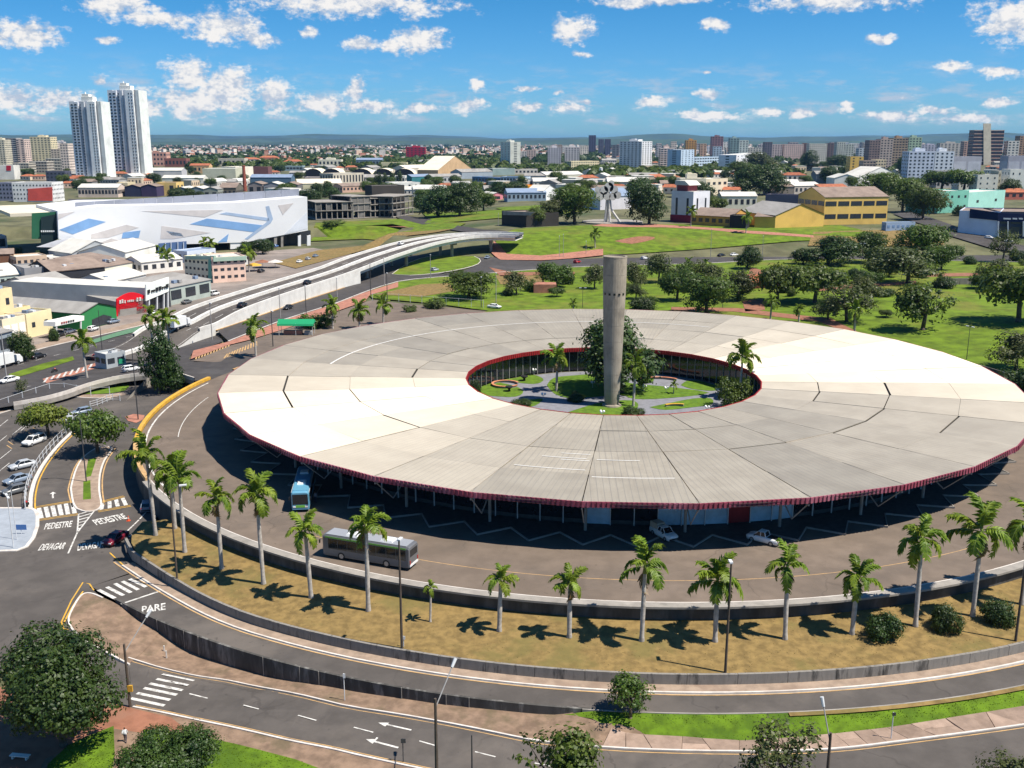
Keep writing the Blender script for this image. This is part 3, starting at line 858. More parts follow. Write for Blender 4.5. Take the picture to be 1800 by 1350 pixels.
def crown_mesh(name, seed, clumps, leaves, leaf, m, shape, lobes=7, hollow=0.55, clump_r=0.17):
    """leaf faces in clumps spread through an uneven crown of radius 1"""
    r = random.Random(seed); b = MB()
    lob = []
    for _ in range(lobes):
        a = r.uniform(0, 6.28); q = r.uniform(0.25, 0.62); z = r.uniform(-0.35, 0.45)
        lob.append((Vector((q * math.cos(a), q * math.sin(a), z * shape[1])), r.uniform(0.38, 0.6)))
    V = b.v; Fc = b.f
    for c in range(clumps):
        L, lr = lob[r.randrange(lobes)]
        d = Vector((r.gauss(0, 1), r.gauss(0, 1), r.gauss(0.15, 1))).normalized()
        rad = lr * (hollow + (1 - hollow) * r.random() ** 0.5)
        cc = L + Vector((d.x * rad, d.y * rad, d.z * rad * shape[0]))
        cr = clump_r * r.uniform(0.6, 1.3)
        for _ in range(leaves):
            o = Vector((r.gauss(0, 1), r.gauss(0, 1), r.gauss(0, 0.8))) * (cr * 0.55)
            p = cc + o
            nrm = (o.normalized() * 0.7 + d * 0.6 + Vector((r.uniform(-.6, .6), r.uniform(-.6, .6), r.uniform(0.0, 0.9)))).normalized()
            t = nrm.orthogonal().normalized(); u = nrm.cross(t)
            an = r.uniform(0, 6.28); ct, st = math.cos(an), math.sin(an)
            t2 = t * ct + u * st; u2 = u * ct - t * st
            s1 = leaf * r.uniform(0.7, 1.35); s2 = s1 * r.uniform(0.45, 0.7)
            k = len(V)
            V.extend([tuple(p - t2 * s1), tuple(p - u2 * s2 + t2 * s1 * .15), tuple(p + t2 * s1), tuple(p + u2 * s2 + t2 * s1 * .15)])
            Fc.append([k, k + 1, k + 2, k + 3])
    b.m = [0] * len(b.f)
    return b.mesh(name, m), lob
def limbs_mesh(lob, th, tr, seed, zc):
    r = random.Random(seed); b = MB()
    fork = Vector((r.uniform(-.04, .04), r.uniform(-.04, .04), th * 0.62))
    b.path([(0, 0, -0.05), (0, 0, th * 0.1), fork], [tr * 1.5, tr * 1.1, tr * 0.9], 8)
    for L, lr in lob:
        p = L + Vector((0, 0, zc)); m_ = fork.lerp(p, 0.5) + Vector((r.uniform(-.06, .06), r.uniform(-.06, .06), -0.05))
        b.path([fork, m_, p], [tr * 0.62, tr * 0.42, tr * 0.16], 6)
        for _ in range(3):
            e = p + Vector((r.uniform(-1, 1), r.uniform(-1, 1), r.uniform(-.3, .9))).normalized() * lr * 0.75
            b.path([m_.lerp(p, 0.7), e], [tr * 0.22, tr * 0.07], 4)
    return b.mesh('trunk', 'bark', True)
TREES = {}
def proto(key, seed, m, shape, zc, clumps, leaves, leaf, lobes=7, clump_r=0.17, hollow=0.55, tr=0.06):
    cm, lob = crown_mesh('crown', seed, clumps, leaves, leaf, m, shape, lobes, hollow, clump_r)
    zmin = min(v[2] for v in ((p.co.x, p.co.y, p.co.z) for p in cm.vertices)); zmax = max(p.co.z for p in cm.vertices)
    ext = sorted(math.hypot(p.co.x, p.co.y) for p in cm.vertices)[int(len(cm.vertices) * 0.985)]
    TREES[key] = (cm, limbs_mesh(lob, zc, tr, seed + 1, zc), zc, zc + zmax * 0.97, ext)
proto('big', 11, 'leaf_dark', (0.8, 0.75), 1.0, 1900, 16, 0.027, 13, 0.10, 0.5, 0.05)
proto('round', 21, 'leaf_dark', (0.85, 0.8), 0.85, 620, 14, 0.043, 9, 0.15, 0.5)
proto('round_b', 22, 'leaf_mid', (0.8, 0.9), 0.95, 600, 14, 0.044, 9, 0.15, 0.5)
proto('mid', 23, 'leaf_mid', (0.85, 0.9), 0.9, 560, 13, 0.045, 10, 0.15, 0.45)
proto('umbrella', 24, 'leaf_light', (0.42, 0.35), 0.85, 380, 13, 0.055, 9)
proto('umbrella_dark', 25, 'leaf_mid', (0.42, 0.35), 0.8, 400, 13, 0.055, 9)
proto('olive', 26, 'leaf_olive', (0.85, 0.9), 1.0, 330, 12, 0.052, 9, 0.16, 0.45)
proto('sparse', 27, 'leaf_olive', (1.1, 1.2), 1.15, 170, 12, 0.05, 8, 0.15, 0.4)
proto('sparse_green', 31, 'leaf_mid', (1.0, 1.0), 0.95, 210, 13, 0.055, 8, 0.15, 0.45)
proto('tall', 28, 'leaf_dark', (1.5, 1.5), 1.5, 420, 13, 0.055, 8)
proto('bush', 29, 'leaf_dark', (0.8, 0.5), 0.45, 420, 13, 0.05, 8, 0.16, 0.6, 0.03)
proto('bush_light', 30, 'leaf_mid', (0.75, 0.5), 0.45, 260, 12, 0.06, 7, 0.16, 0.6, 0.03)
def tree_at(base, width, height, kind, label, name='tree', group=None, seed=0, cat='tree'):
    cm, tm, zc, ht, ext = TREES[kind]
    root = empty(name, base, (seed * 1.7) % 6.28); tag(root, label, cat, group)
    s = width / 2 / ext; sz = height / ht
    t = mobj('trunk', tm, root); c = mobj('crown', cm, root, (0, 0, zc * sz))
    t.scale = (s, s, sz); c.scale = (s, s, sz)
    return root
TSEED = [1]
def tree(pxx, pyb, wpx, hpx, kind, label, name='tree', group=None, cat='tree', zf=None):
    base = gp(pxx, pyb, zf)
    dep = (base - CAM).y * CP - (base - CAM).z * SP_
    h = z_at(base, pyb - hpx) - base.z
    TSEED[0] += 1
    base.z -= 0.1
    k_ = 1.18 if pyb < 900 else 1.04
    return tree_at(base, wpx * dep / F * k_, h * (1.08 if pyb < 900 else 1.0), kind, label, name, group, TSEED[0], cat)

# ------------------------------------------------------------------ palms of the front lawn, left to right
ORD = ['first', 'second', 'third', 'fourth', 'fifth', 'sixth', 'seventh', 'eighth', 'ninth', 'tenth', 'eleventh', 'twelfth', 'thirteenth', 'fourteenth', 'fifteenth', 'sixteenth', 'seventeenth', 'eighteenth']
front = [(285, 937, 800, 1.15, 2.9), (331, 968, 843, 1.05, 2.6), (393, 998, 880, 1.0, 2.5), (465, 1025, 873, 1.1, 2.7), (550, 1048, 935, 0.95, 2.1), (651, 1070, 930, 1.0, 2.4), (757, 1092, 1030, 0.6, 0.9), (878, 1108, 1020, 0.75, 1.75),
         (1001, 1118, 1028, 0.85, 2.0), (1128, 1128, 1000, 1.0, 2.7), (1258, 1130, 1024, 0.95, 2.6), (1381, 1125, 1000, 0.95, 2.3), (1500, 1117, 1018, 0.85, 2.1), (1612, 1103, 955, 1.05, 2.6), (1710, 1083, 938, 1.15, 3.4), (1806, 1068, 930, 1.1, 3.0)]
look = ['very tall dark palm', 'tall palm', 'tall palm', 'tall palm with the straightest grey trunk', 'medium palm', 'tall palm', 'tiny thin sapling palm', 'small yellow-green palm', 'small yellow-green palm', 'tall palm with drooping fronds',
        'medium palm with shaggy crown', 'slim palm', 'small palm', 'tall palm between two round shrubs', 'largest spreading palm', 'tall palm cut by the right picture edge']
where = ['at the left tip of the dry lawn', 'second from the left on the dry lawn', 'third from the left on the dry lawn', 'fourth from the left on the dry lawn', 'left of the parked grey bus', 'in front of the parked grey bus', 'right of the grey bus',
         'second to the right of the grey bus', 'third to the right of the grey bus', 'below the white pickup van', 'just left of the tall dark lamp post', 'just right of the tall dark lamp post', 'left of the dark shrubs on the lawn', 'on the right of the lawn', 'on the right of the lawn', 'at the far right of the lawn']
for i, (x, y, yc, th, fl) in enumerate(front):
    base = gp(x, y, lambda X, Y: zg(X, Y)); az = math.atan2(base.y, base.x)
    base = Vector((95.5 * math.cos(az), 95.5 * math.sin(az), 0)); base.z = zg(base.x, base.y)
    h = z_at(base, yc) - base.z
    palm(base, h - 0.55, fl, look[i] + ' ' + where[i], 'royal palms on the front lawn', n=11 if fl > 1.2 else 8, seed=i, thick=0.92 if fl > 1.2 else 0.45)
palm(pt(92.6, -137.5, -1.9), 7.6, 2.7, 'dark palm crowded behind the first palm of the lawn beside the ramp wall', 'royal palms on the front lawn', seed=31)
# lawn shrubs
for (x, y, w, h, wh) in ((1548, 1122, 66, 48, 'between the small palm and the tall palm'), (1664, 1108, 60, 46, 'beside the largest palm'), (1756, 1093, 62, 44, 'nearest the right picture edge')):
    tree(x, y, w, h, 'bush', 'round dark green shrub on the dry lawn ' + wh, 'shrub', 'shrubs on the front lawn', 'shrub', zf=zg)
mat('slab', (0.30, 0.215, 0.165), 0.9, var=0.14, scale=0.9, dirt=(0.19, 0.13, 0.095), dirt_scale=0.5, dirt_amt=0.5, objvar=0.22)
# ------------------------------------------------------------------ foreground: lower road, pavements, verges
kerb_far = [(-60, 1062), (60, 1092), (130, 1118), (225, 1158), (330, 1187), (400, 1198), (480, 1214), (600, 1241), (760, 1268), (900, 1296), (960, 1306), (1100, 1318), (1300, 1323), (1460, 1319), (1600, 1303), (1800, 1276), (1960, 1250)]
kerb_near = [(-120, 1150), (0, 1172), (70, 1195), (150, 1222), (235, 1243), (300, 1256), (400, 1277), (500, 1300), (580, 1316), (640, 1330), (760, 1356), (900, 1388), (1050, 1410), (1300, 1425), (1500, 1420), (1800, 1390)]
KF = smoothline(px(kerb_far[3:]), 4)
KN = smoothline(px(kerb_near[4:]), 4)
structure(sheet('road', [p for p in KF] + [p for p in reversed(KN)], 'asphalt', 0.04, grid=3))
structure(band('kerb', KF, -0.02, 0.2, 0.17, 'kerb_white', thick=0.3))
structure(band('kerb', KN, -0.2, 0.02, 0.17, 'kerb_white', thick=0.3))
structure(band('road_edge_line', KF, -0.42, -0.28, 0.055, 'yellow_faded'))
structure(band('road_edge_line', KN, 0.25, 0.38, 0.055, 'yellow_faded'))
# dirt and slab pavement between kerb and wall
V2_ = lambda L: [Vector(p) for p in L]
wallfoot = arc(107.3, -129.5, -97.5, 0, 1.0)
dirt = [p for p in offset_line(KF, 0.2) if p[0] < -10.5]
structure(sheet('pavement', dirt + [Vector(p) for p in reversed(arc(109.2, -96.6, -96.0, 0, 0.5))] + [Vector(p) for p in reversed(wallfoot)] , 'dirt_walk', 0.07, grid=2.5))
corner = px([(200, 1066), (182, 1052), (165, 1045), (150, 1044), (138, 1052), (124, 1076), (119, 1092), (130, 1108), (160, 1128), (225, 1158)], -4.0)
structure(sheet('corner_island', [Vector(pt(107.35, -129.6))] + corner[1:] + [Vector(wallfoot[4]), Vector(wallfoot[2])], 'dirt_walk', 0.13, grid=2.5))
structure(band('kerb', smoothline(corner[1:], 3), 0.0, 0.22, 0.2, 'kerb_white', thick=0.3))
# grass bank on the right
bank_low = px([(1040, 1264), (1100, 1289), (1200, 1296), (1300, 1303), (1400, 1297), (1500, 1287), (1600, 1274), (1800, 1242), (1960, 1211)])
bl = smoothline(bank_low, 3)
structure(sheet('grass_bank', [Vector(p) for p in arc(107.42, -98.0, -58, 0, 1.0)] + list(reversed(bl)), 'green_grass', 0.06, grid=2.0))
structure(ring('grass_edge', 107.42, 108.0, -86, -58, -3.62, -3.68, m='dry_grass'))
structure(sheet('verge_soil', V2_(arc(107.35, -103, -93, 0, 1)) + V2_(reversed(arc(112.5, -103, -93, 0, 1))), 'dirt_walk', 0.02, grid=2.0))
# slabs of the lower pavement, each one laid separately
pav = structure(sheet('pavement', [p for p in bl] + list(reversed([p for p in offset_line(KF, 0.2) if p[0] > -9])), 'slab', 0.08, grid=2.5))
def slab_row():
    K = [p for p in offset_line(KF, 0.22) if p[0] > -13]
    d = 0.0; pts = [K[0]]
    for i in range(1, len(K)):
        seg = (K[i] - K[i - 1]).length; n = max(1, int(seg / 2.3))
        for k in range(1, n + 1): pts.append(K[i - 1].lerp(K[i], k / n))
    r = random.Random(4)
    def inner(p):
        best = min(bl, key=lambda q: (q - p).length); v = (best - p); v.z = 0; return v
    i = 0
    for a_, b_ in zip(pts, pts[1:]):
        va, vb = inner(a_), inner(b_)
        n = 1 if r.random() < 0.75 else 2
        for k in range(n):
            f0, f1 = k / n + 0.005, (k + 1) / n - 0.012
            t0, t1 = 0.012, 0.985
            q = [a_.lerp(b_, t0) + va.lerp(vb, t0) * f0, a_.lerp(b_, t1) + va.lerp(vb, t1) * f0, a_.lerp(b_, t1) + va.lerp(vb, t1) * f1, a_.lerp(b_, t0) + va.lerp(vb, t0) * f1]
            h = 0.12 + r.uniform(0, 0.03)
            bb = MB(); bb.prism(q, lambda x, y: Z(x, y) + 0.03, lambda x, y: Z(x, y) + h)
            bb.obj('paving_slab', 'slab', pav)
slab_row()
# near side: dirt strip, red earth park, grass
nearL = [p for p in KN]
structure(sheet('pavement', list(offset_line(KN, -0.2)) + px([(1800, 1480), (1300, 1500), (900, 1480), (700, 1430), (560, 1400), (300, 1420), (60, 1450), (-80, 1400), (-60, 1250), (60, 1215), (150, 1222)]), 'dirt_walk', 0.06, grid=4))
structure(sheet('red_earth_patch', px([(150, 1225), (235, 1247), (300, 1262), (330, 1285), (250, 1285), (240, 1400), (190, 1400), (190, 1290), (80, 1335), (60, 1370), (-60, 1370), (-60, 1215), (40, 1205)]), 'red_earth', 0.09, grid=4))
structure(sheet('grass_patch', px([(252, 1284), (330, 1291), (420, 1311), (520, 1337), (580, 1360), (640, 1420), (245, 1420)]), 'green_grass', 0.14, grid=4))
structure(sheet('grass_patch', px([(85, 1345), (120, 1312), (150, 1298), (200, 1278), (202, 1330), (190, 1400), (70, 1400)]), 'green_grass', 0.14, grid=4))
structure(sheet('footpath', px([(196, 1282), (248, 1290), (250, 1420), (185, 1420)]), 'dirt_walk', 0.12, grid=4))
structure(sheet('grass_patch', px([(560, 1375), (760, 1395), (900, 1420), (900, 1480), (560, 1470)]), 'green_grass', 0.16, grid=4))

# painted markings
PAINT = 0.052
def stripe(a_, b_, wpx, m='white_paint', name='road_stripe', parent=None, off=PAINT, zf=None):
    p, q = gp(*a_, zf), gp(*b_, zf); d = (q - p); d.z = 0; L = d.length; d.normalize(); n = Vector((-d.y, d.x, 0)) * wpx / 2
    b = MB(); f = zf if callable(zf) else (Z if zf is None else (lambda x, y: zf))
    P = []
    k = max(1, int(L / 3)); A = [p.lerp(q, i / k) + n for i in range(k + 1)]; B = [p.lerp(q, i / k) - n for i in range(k + 1)]
    A = [(v.x, v.y, f(v.x, v.y) + off) for v in A]; B = [(v.x, v.y, f(v.x, v.y) + off) for v in B]
    b.strip(B, A); return b.obj(name, m, parent)
def crossing(stripes, w, zf=None, off=PAINT, label=None):
    e = empty('zebra_crossing', gp(*stripes[0][0], zf)); structure(e)
    for s_, t_ in stripes:
        o = stripe(s_, t_, w, parent=e, off=off, zf=zf); o.matrix_parent_inverse = Matrix.Translation(-Vector(e.location))
crossing([((285.5, 1185.5), (341, 1197)), ((275.5, 1194), (331, 1205)), ((263, 1202), (321, 1214)), ((253, 1210), (311, 1222)), ((241, 1219), (299, 1231)), ((230, 1228), (289, 1241))], 0.42)
ZR = lambda x, y: -3.66
crossing([((173, 1037), (202, 1052)), ((188, 1032), (217, 1047)), ((202, 1026), (230, 1042)), ((215, 1022), (243, 1037)), ((228, 1018), (257, 1032)), ((240, 1014), (268, 1028))], 0.5, zf=lambda x, y: -3.96 + 0.30 * sstep(-134, -126, polar(x, y)[1]), off=0.03)
structure(stripe((213, 1062), (285, 1038), 0.35, zf=lambda x, y: -3.96 + 0.30 * sstep(-134, -126, polar(x, y)[1]), off=0.03))
for a_, b_ in (((333, 1220), (365, 1228)), ((428, 1240), (455, 1247)), ((524, 1258), (556, 1267)), ((622, 1279), (656, 1288)), ((737, 1303), (768, 1312)), ((835, 1322), (871, 1331)), ((940, 1342), (985, 1350))):
    structure(stripe(a_, b_, 0.16))
def arrow(tail, tip, hw, name='road_arrow', zf=None, off=PAINT, turn=0):
    f = zf if callable(zf) else Z
    p, q = gp(*tail, zf), gp(*tip, zf); d = q - p; d.z = 0; L = d.length; d.normalize(); n = Vector((-d.y, d.x, 0))
    h = min(L * 0.3, hw * 2.4); s = q - d * h
    b = MB()
    def put(P): b.add([(v.x, v.y, f(v.x, v.y) + off) for v in P], [tuple(range(len(P)))])
    put([p - n * hw * .28, s - n * hw * .28, s + n * hw * .28, p + n * hw * .28]); put([s - n * hw, q, s + n * hw])
    if turn: put([s - n * hw * .28, s + n * turn * hw * 1.6, s + n * turn * hw * 1.6 + d * hw * .5, s + d * hw * .3])
    return structure(b.obj(name, 'white_paint'))
arrow((723, 1284), (665, 1271), 0.42); arrow((700, 1315), (643, 1300), 0.42, turn=-1)
def road_text(txt, a_, b_, hpx, zf, off=0.06, shear=0.0, name='road_lettering'):
    """letters painted on the road, baseline from pixel a to pixel b, about hpx rows tall"""
    p, q = gp(*a_, zf), gp(*b_, zf); f = zf
    top = gp((a_[0] + b_[0]) / 2, (a_[1] + b_[1]) / 2 - hpx, zf); mid = (p + q) / 2
    d = (q - p); d.z = 0; W = d.length; d.normalize(); n = Vector((-d.y, d.x, 0))
    H = abs((top - mid).dot(n)) or 1.0
    if (top - mid).dot(n) < 0: n = -n
    cu = bpy.data.curves.new('t', 'FONT'); cu.body = txt; cu.size = 1.0; cu.resolution_u = 3
    cu.offset = 0.022
    o = bpy.data.objects.new('t', cu); COL.objects.link(o)
    dg = bpy.context.evaluated_depsgraph_get()
    me = bpy.data.meshes.new_from_object(o.evaluated_get(dg)); bpy.data.objects.remove(o)
    xs = [v.co.x for v in me.vertices]; ys = [v.co.y for v in me.vertices]
    x0, x1, y0, y1 = min(xs), max(xs), min(ys), max(ys)
    for v in me.vertices:
        u = (v.co.x - x0) / (x1 - x0); w = (v.co.y - y0) / (y1 - y0)
        P = p + d * (u * W) + n * (w * H)
        v.co = (P.x, P.y, f(P.x, P.y) + off)
    me.materials.clear(); me.materials.append(M('white_paint')); me.name = name
    return structure(mobj(name, me))
ZP4 = lambda x, y: -4.0
road_text('PEDESTRE', (77, 932), (125, 927), 11, ZP4, 0.075)
road_text('PEDESTRE', (170, 924), (225, 912), 11, ZP4, 0.075)
road_text('DEVAGAR', (66, 969), (111, 966), 11.5, ZP4, 0.075)
road_text('DEVAGAR', (136, 969), (182, 963), 11.5, ZP4, 0.075)
def pare():
    # read by a driver coming from the right: letters stand across the lane, tops to the left
    p, q = gp(272, 1078, ZR), gp(290, 1063, ZR); t = gp(247, 1066, ZR)
    road_text('PARE', (249, 1078), (291, 1072), 12, lambda x, y: -3.96 + 0.30 * sstep(-134, -126, polar(x, y)[1]), 0.03)
pare()

# ------------------------------------------------------------------ tufts that break up the grass
def inside(p, poly):
    c = False; n = len(poly); j = n - 1
    for i in range(n):
        a_, b_ = poly[i], poly[j]
        if (a_[1] > p[1]) != (b_[1] > p[1]) and p[0] < (b_[0] - a_[0]) * (p[1] - a_[1]) / (b_[1] - a_[1]) + a_[0]: c = not c
        j = i
    return c
def tufts(name, poly, n, m, zf, h, label, seed=1):
    r = random.Random(seed); xs = [p[0] for p in poly]; ys = [p[1] for p in poly]; b = MB(); k = 0
    while k < n:
        x, y = r.uniform(min(xs), max(xs)), r.uniform(min(ys), max(ys))
        if not inside((x, y), poly): k += 0.2; continue
        k += 1; z = zf(x, y); hh = h * r.uniform(.5, 1.5)
        for _ in range(2):
            a_ = r.uniform(0, 6.28); w = h * r.uniform(.5, 1.1); dx, dy = math.cos(a_) * w, math.sin(a_) * w; lx, ly = r.uniform(-.5, .5) * hh, r.uniform(-.5, .5) * hh
            b.add([(x - dx, y - dy, z), (x + dx, y + dy, z), (x + dx * 1.2 + lx, y + dy * 1.2 + ly, z + hh), (x - dx * 1.2 + lx, y - dy * 1.2 + ly, z + hh * .8)], [(0, 1, 2, 3)])
    stuff(b.obj(name, m), label, 'grass')
leafmat('blade_green', (0.065, 0.125, 0.006), (0.12, 0.19, 0.012), trans=0.25); leafmat('blade_dry', (0.13, 0.105, 0.035), (0.21, 0.165, 0.06), trans=0.15)
tufts('grass_tufts', [Vector(p) for p in arc(107.5, -97.5, -58, 0, 1.0)] + list(reversed(bl)), 5000, 'blade_green', lambda x, y: Z(x, y) + .04, .055, 'short bright tufts on the grass bank')
tufts('dry_tufts', [Vector(p) for p in lawn_poly()], 5000, 'blade_dry', lambda x, y: zg(x, y) - .02, .05, 'short dry tufts on the palm lawn', 2)
tufts('grass_tufts', px([(252, 1284), (330, 1291), (420, 1311), (520, 1337), (580, 1360), (640, 1420), (245, 1420)]), 3000, 'blade_green', lambda x, y: Z(x, y) + .1, .07, 'short tufts on the grass patch at the bottom edge', 3)
tufts('grass_tufts', px([(85, 1345), (120, 1312), (150, 1298), (200, 1278), (202, 1330), (190, 1400), (70, 1400)]), 1500, 'blade_green', lambda x, y: Z(x, y) + .1, .07, 'short tufts on the grass patch in the lower left corner', 4)
# ------------------------------------------------------------------ left: crossing, car park, underpass, avenue
V2 = lambda L: [Vector(p) for p in L]
c5 = lambda L, zf=None: [gp(x / 4.09, 650 + y / 4.09, zf) for x, y in L]
c6 = lambda L, zf=None: [gp(x / 5.143, 460 + y / 5.143, zf) for x, y in L]
c7 = lambda L, zf=None: [gp(x / 5.143, 620 + y / 5.143, zf) for x, y in L]
c8 = lambda L, zf=None: [gp(300 + x / 4.5, 440 + y / 4.5, zf) for x, y in L]
structure(sheet('road', V2(arc(90.9, 158, 212, 0, 3)) + V2([pt(90.9, -145), pt(95, -141), pt(99.4, -140), pt(102.5, -137), pt(104, -134.2), pt(107.5, -134.0)]) +
    px([(190, 1060), (180, 1090), (200, 1120), (260, 1160), (270, 1245), (238, 1240), (150, 1222), (70, 1195), (0, 1172), (-160, 1150)], -4.0) + V2([(-190, -70), (-200, 3), (-128, 6), (-124, 13), (-118, 27), (-111, 36), (-102, 38), (-92, 34)]), 'asphalt', 0.03, zf=lambda x, y: Z(x, y) if y < -50 else (-4.0 + 1.0 * sstep(-45, 10, y)), grid=3))
ZPK = lambda x, y: -4.0 + 1.0 * sstep(-45, 10, y)
def island(name, P, m, off=0.15, zf=ZPK, kerb='kerb_white', grid=4, w=0.28):
    P = list(P)
    structure(sheet(name, P, m, off, zf=zf, grid=grid))
    L = P + [P[0]]
    ar = sum(a.x * b.y - b.x * a.y for a, b in zip(P, P[1:] + P[:1]))
    s_ = 1 if ar > 0 else -1
    if kerb: structure(band('kerb', L, (-w) * s_, 0.0, off + 0.012, kerb, zf=zf, thick=0.2))
mat('plaza_paint', (0.30, 0.33, 0.37), 0.85, var=0.1, scale=0.6, dirt=(0.23, 0.25, 0.28), dirt_scale=0.25, dirt_amt=0.5)
plaza = c5([(-260, 1000), (0, 1003), (215, 1003), (245, 1020), (258, 1060), (256, 1130), (228, 1212), (178, 1276), (120, 1298), (0, 1302), (-260, 1306)], ZPK)
island('plaza', plaza, 'plaza_paint', w=0.5)
structure(band('road_edge_line', smoothline(plaza[3:10], 3), -0.75, -0.55, 0.045, 'yellow_paint', zf=ZPK))
lane = smoothline(c5([(545, 438), (440, 538), (340, 660), (272, 780), (242, 880), (234, 960), (236, 1003)], ZPK), 4)
structure(band('kerb', lane, -0.6, 0.0, 0.18, 'kerb_white', zf=ZPK, thick=0.25))
structure(band('road_edge_line', lane, 0.25, 0.48, 0.045, 'yellow_paint', zf=ZPK))
median = c5([(160 + 400, 1000), (535, 960), (520, 880), (522, 830), (560, 705), (620, 620), (720, 560), (800, 570), (745, 655), (712, 760), (708, 880), (722, 975), (690, 1010), (620, 1020)], ZPK)
island('median', smoothline(median + median[:1], 3)[:-1], 'sidewalk')
mL = smoothline(c5([(552, 985), (522, 880), (525, 830), (562, 705), (622, 618)], ZPK), 3); mR = smoothline(c5([(722, 975), (708, 880), (712, 760), (745, 655), (805, 568)], ZPK), 3)
structure(band('road_edge_line', mL, 0.5, 0.72, 0.045, 'yellow_faded', zf=ZPK)); structure(band('road_edge_line', mR, -0.72, -0.5, 0.045, 'yellow_faded', zf=ZPK))
structure(sheet('median_grass', c5([(600, 810), (650, 800), (655, 935), (598, 940)], ZPK), 'green_grass', 0.165, zf=ZPK, grid=0))
structure(sheet('median_grass', c5([(635, 650), (695, 640), (655, 770), (612, 780)], ZPK), 'green_grass', 0.165, zf=ZPK, grid=0))
# crossings and hatch
def zebra_between(a_, b_, c_, d_, n, w, zf):
    A, B, C, D = [gp(x / 4.09, 650 + y / 4.09, zf) for x, y in (a_, b_, c_, d_)]
    e = empty('zebra_crossing', (A + C) / 2); structure(e); inv = Matrix.Translation(-Vector(e.location))
    for i in range(n):
        f = (i + 0.5) / n; p = A.lerp(B, f); q = D.lerp(C, f); t = (B - A).normalized() * w / 2
        b = MB(); b.add([(p - t) + Vector((0, 0, .045)), (p + t) + Vector((0, 0, .045)), (q + t) + Vector((0, 0, .045)), (q - t) + Vector((0, 0, .045))], [(0, 1, 2, 3)])
        o = b.obj('road_stripe', 'white_paint', e); o.matrix_parent_inverse = inv
    for P, Q in ((A, B), (D, C)):
        u = (Q - P).normalized(); n_ = Vector((-u.y, u.x, 0)); s_ = 1 if P is A else -1
        for k in range(2):
            b = MB(); o0 = n_ * s_ * (0.35 + 0.55 * k); t = n_ * 0.08
            b.add([P + o0 - t + Vector((0, 0, .046)), Q + o0 - t + Vector((0, 0, .046)), Q + o0 + t + Vector((0, 0, .046)), P + o0 + t + Vector((0, 0, .046))], [(0, 1, 2, 3)])
            o = b.obj('border_line', 'yellow_paint', e); o.matrix_parent_inverse = inv
zebra_between((255, 1000), (545, 952), (560, 1030), (275, 1072), 6, 0.62, ZP4)
zebra_between((715, 965), (905, 918), (935, 970), (700, 1012), 4, 0.62, ZP4)
for k in range(6):
    f = k / 6
    a_ = (565 - 8 * f, 1040 + 125 * f); b_ = (690 - 128 * f, 1004 + 163 * f)
    structure(stripe((a_[0] / 4.09, 650 + a_[1] / 4.09), (b_[0] / 4.09, 650 + b_[1] / 4.09), 0.3, zf=ZP4, off=0.045))
for a_, b_ in (((565, 1040), (556, 1172)), ((690, 1000), (556, 1172)), ((556, 1172), (490, 1322)), ((1005, 1075), (885, 1190)), ((1055, 1115), (925, 1205)), ((1000, 1080), (1090, 980))):
    structure(stripe((a_[0] / 4.09, 650 + a_[1] / 4.09), (b_[0] / 4.09, 650 + b_[1] / 4.09), 0.22, zf=ZP4, off=0.047))
arrow((93, 876), (93, 865), 0.5, zf=ZP4, off=0.045); arrow((207, 862), (206, 850), 0.5, zf=ZP4, off=0.045)
for L in ([(165, 1038), (146, 1024), (108, 1094), (122, 1108)], [(146, 1040), (128, 1066), (113, 1094)], [(193, 972), (225, 1001), (262, 1027)]):
    structure(band('yellow_line', smoothline(px(L, -4.0), 2), -0.09, 0.09, 0.05, 'yellow_paint', zf=ZP4))
# parking bays and lane marks
for (x, y) in ((0, 770), (8, 795), (5, 818), (2, 742), (30, 752), (45, 700 + 45)):
    structure(stripe((x - 8, y + 12), (x + 12, y - 4), 0.14, zf=ZPK, off=0.045))
for (x, y) in ((14, 776), (30, 770), (45, 757), (58, 752), (12, 783)):
    structure(stripe((x, y), (x + 9, y + 6), 0.18, 'yellow_faded', zf=ZPK, off=0.046))
# red painted walk under the yellow wall
structure(sheet('red_walk', c5([(900, 340), (960, 320), (1040, 330), (1030, 360), (980, 385), (920, 370)], ZPK), 'red_brick_walk', 0.1, zf=ZPK, grid=4))
# round lawn below the ramp bridge
island('round_lawn', smoothline(c5([(410, 138), (520, 108), (700, 84), (850, 76), (930, 100), (900, 150), (780, 172), (600, 178), (470, 165), (410, 138)], ZPK), 2)[:-1], 'yard_grass', 0.12, kerb=None)
structure(sheet('pavement', c5([(-200, 330), (0, 290), (150, 235), (340, 165), (430, 150), (600, 182), (800, 178), (900, 160), (925, 175), (800, 205), (600, 200), (420, 185), (350, 195), (160, 260), (0, 312), (-200, 360)], ZPK), 'sidewalk', 0.09, zf=ZPK, grid=5))
structure(band('kerb', smoothline(c5([(-200, 362), (0, 314), (160, 262), (350, 197), (420, 187), (600, 202), (800, 207)], ZPK), 3), -0.25, 0.0, 0.15, 'kerb_white', zf=ZPK, thick=0.2))

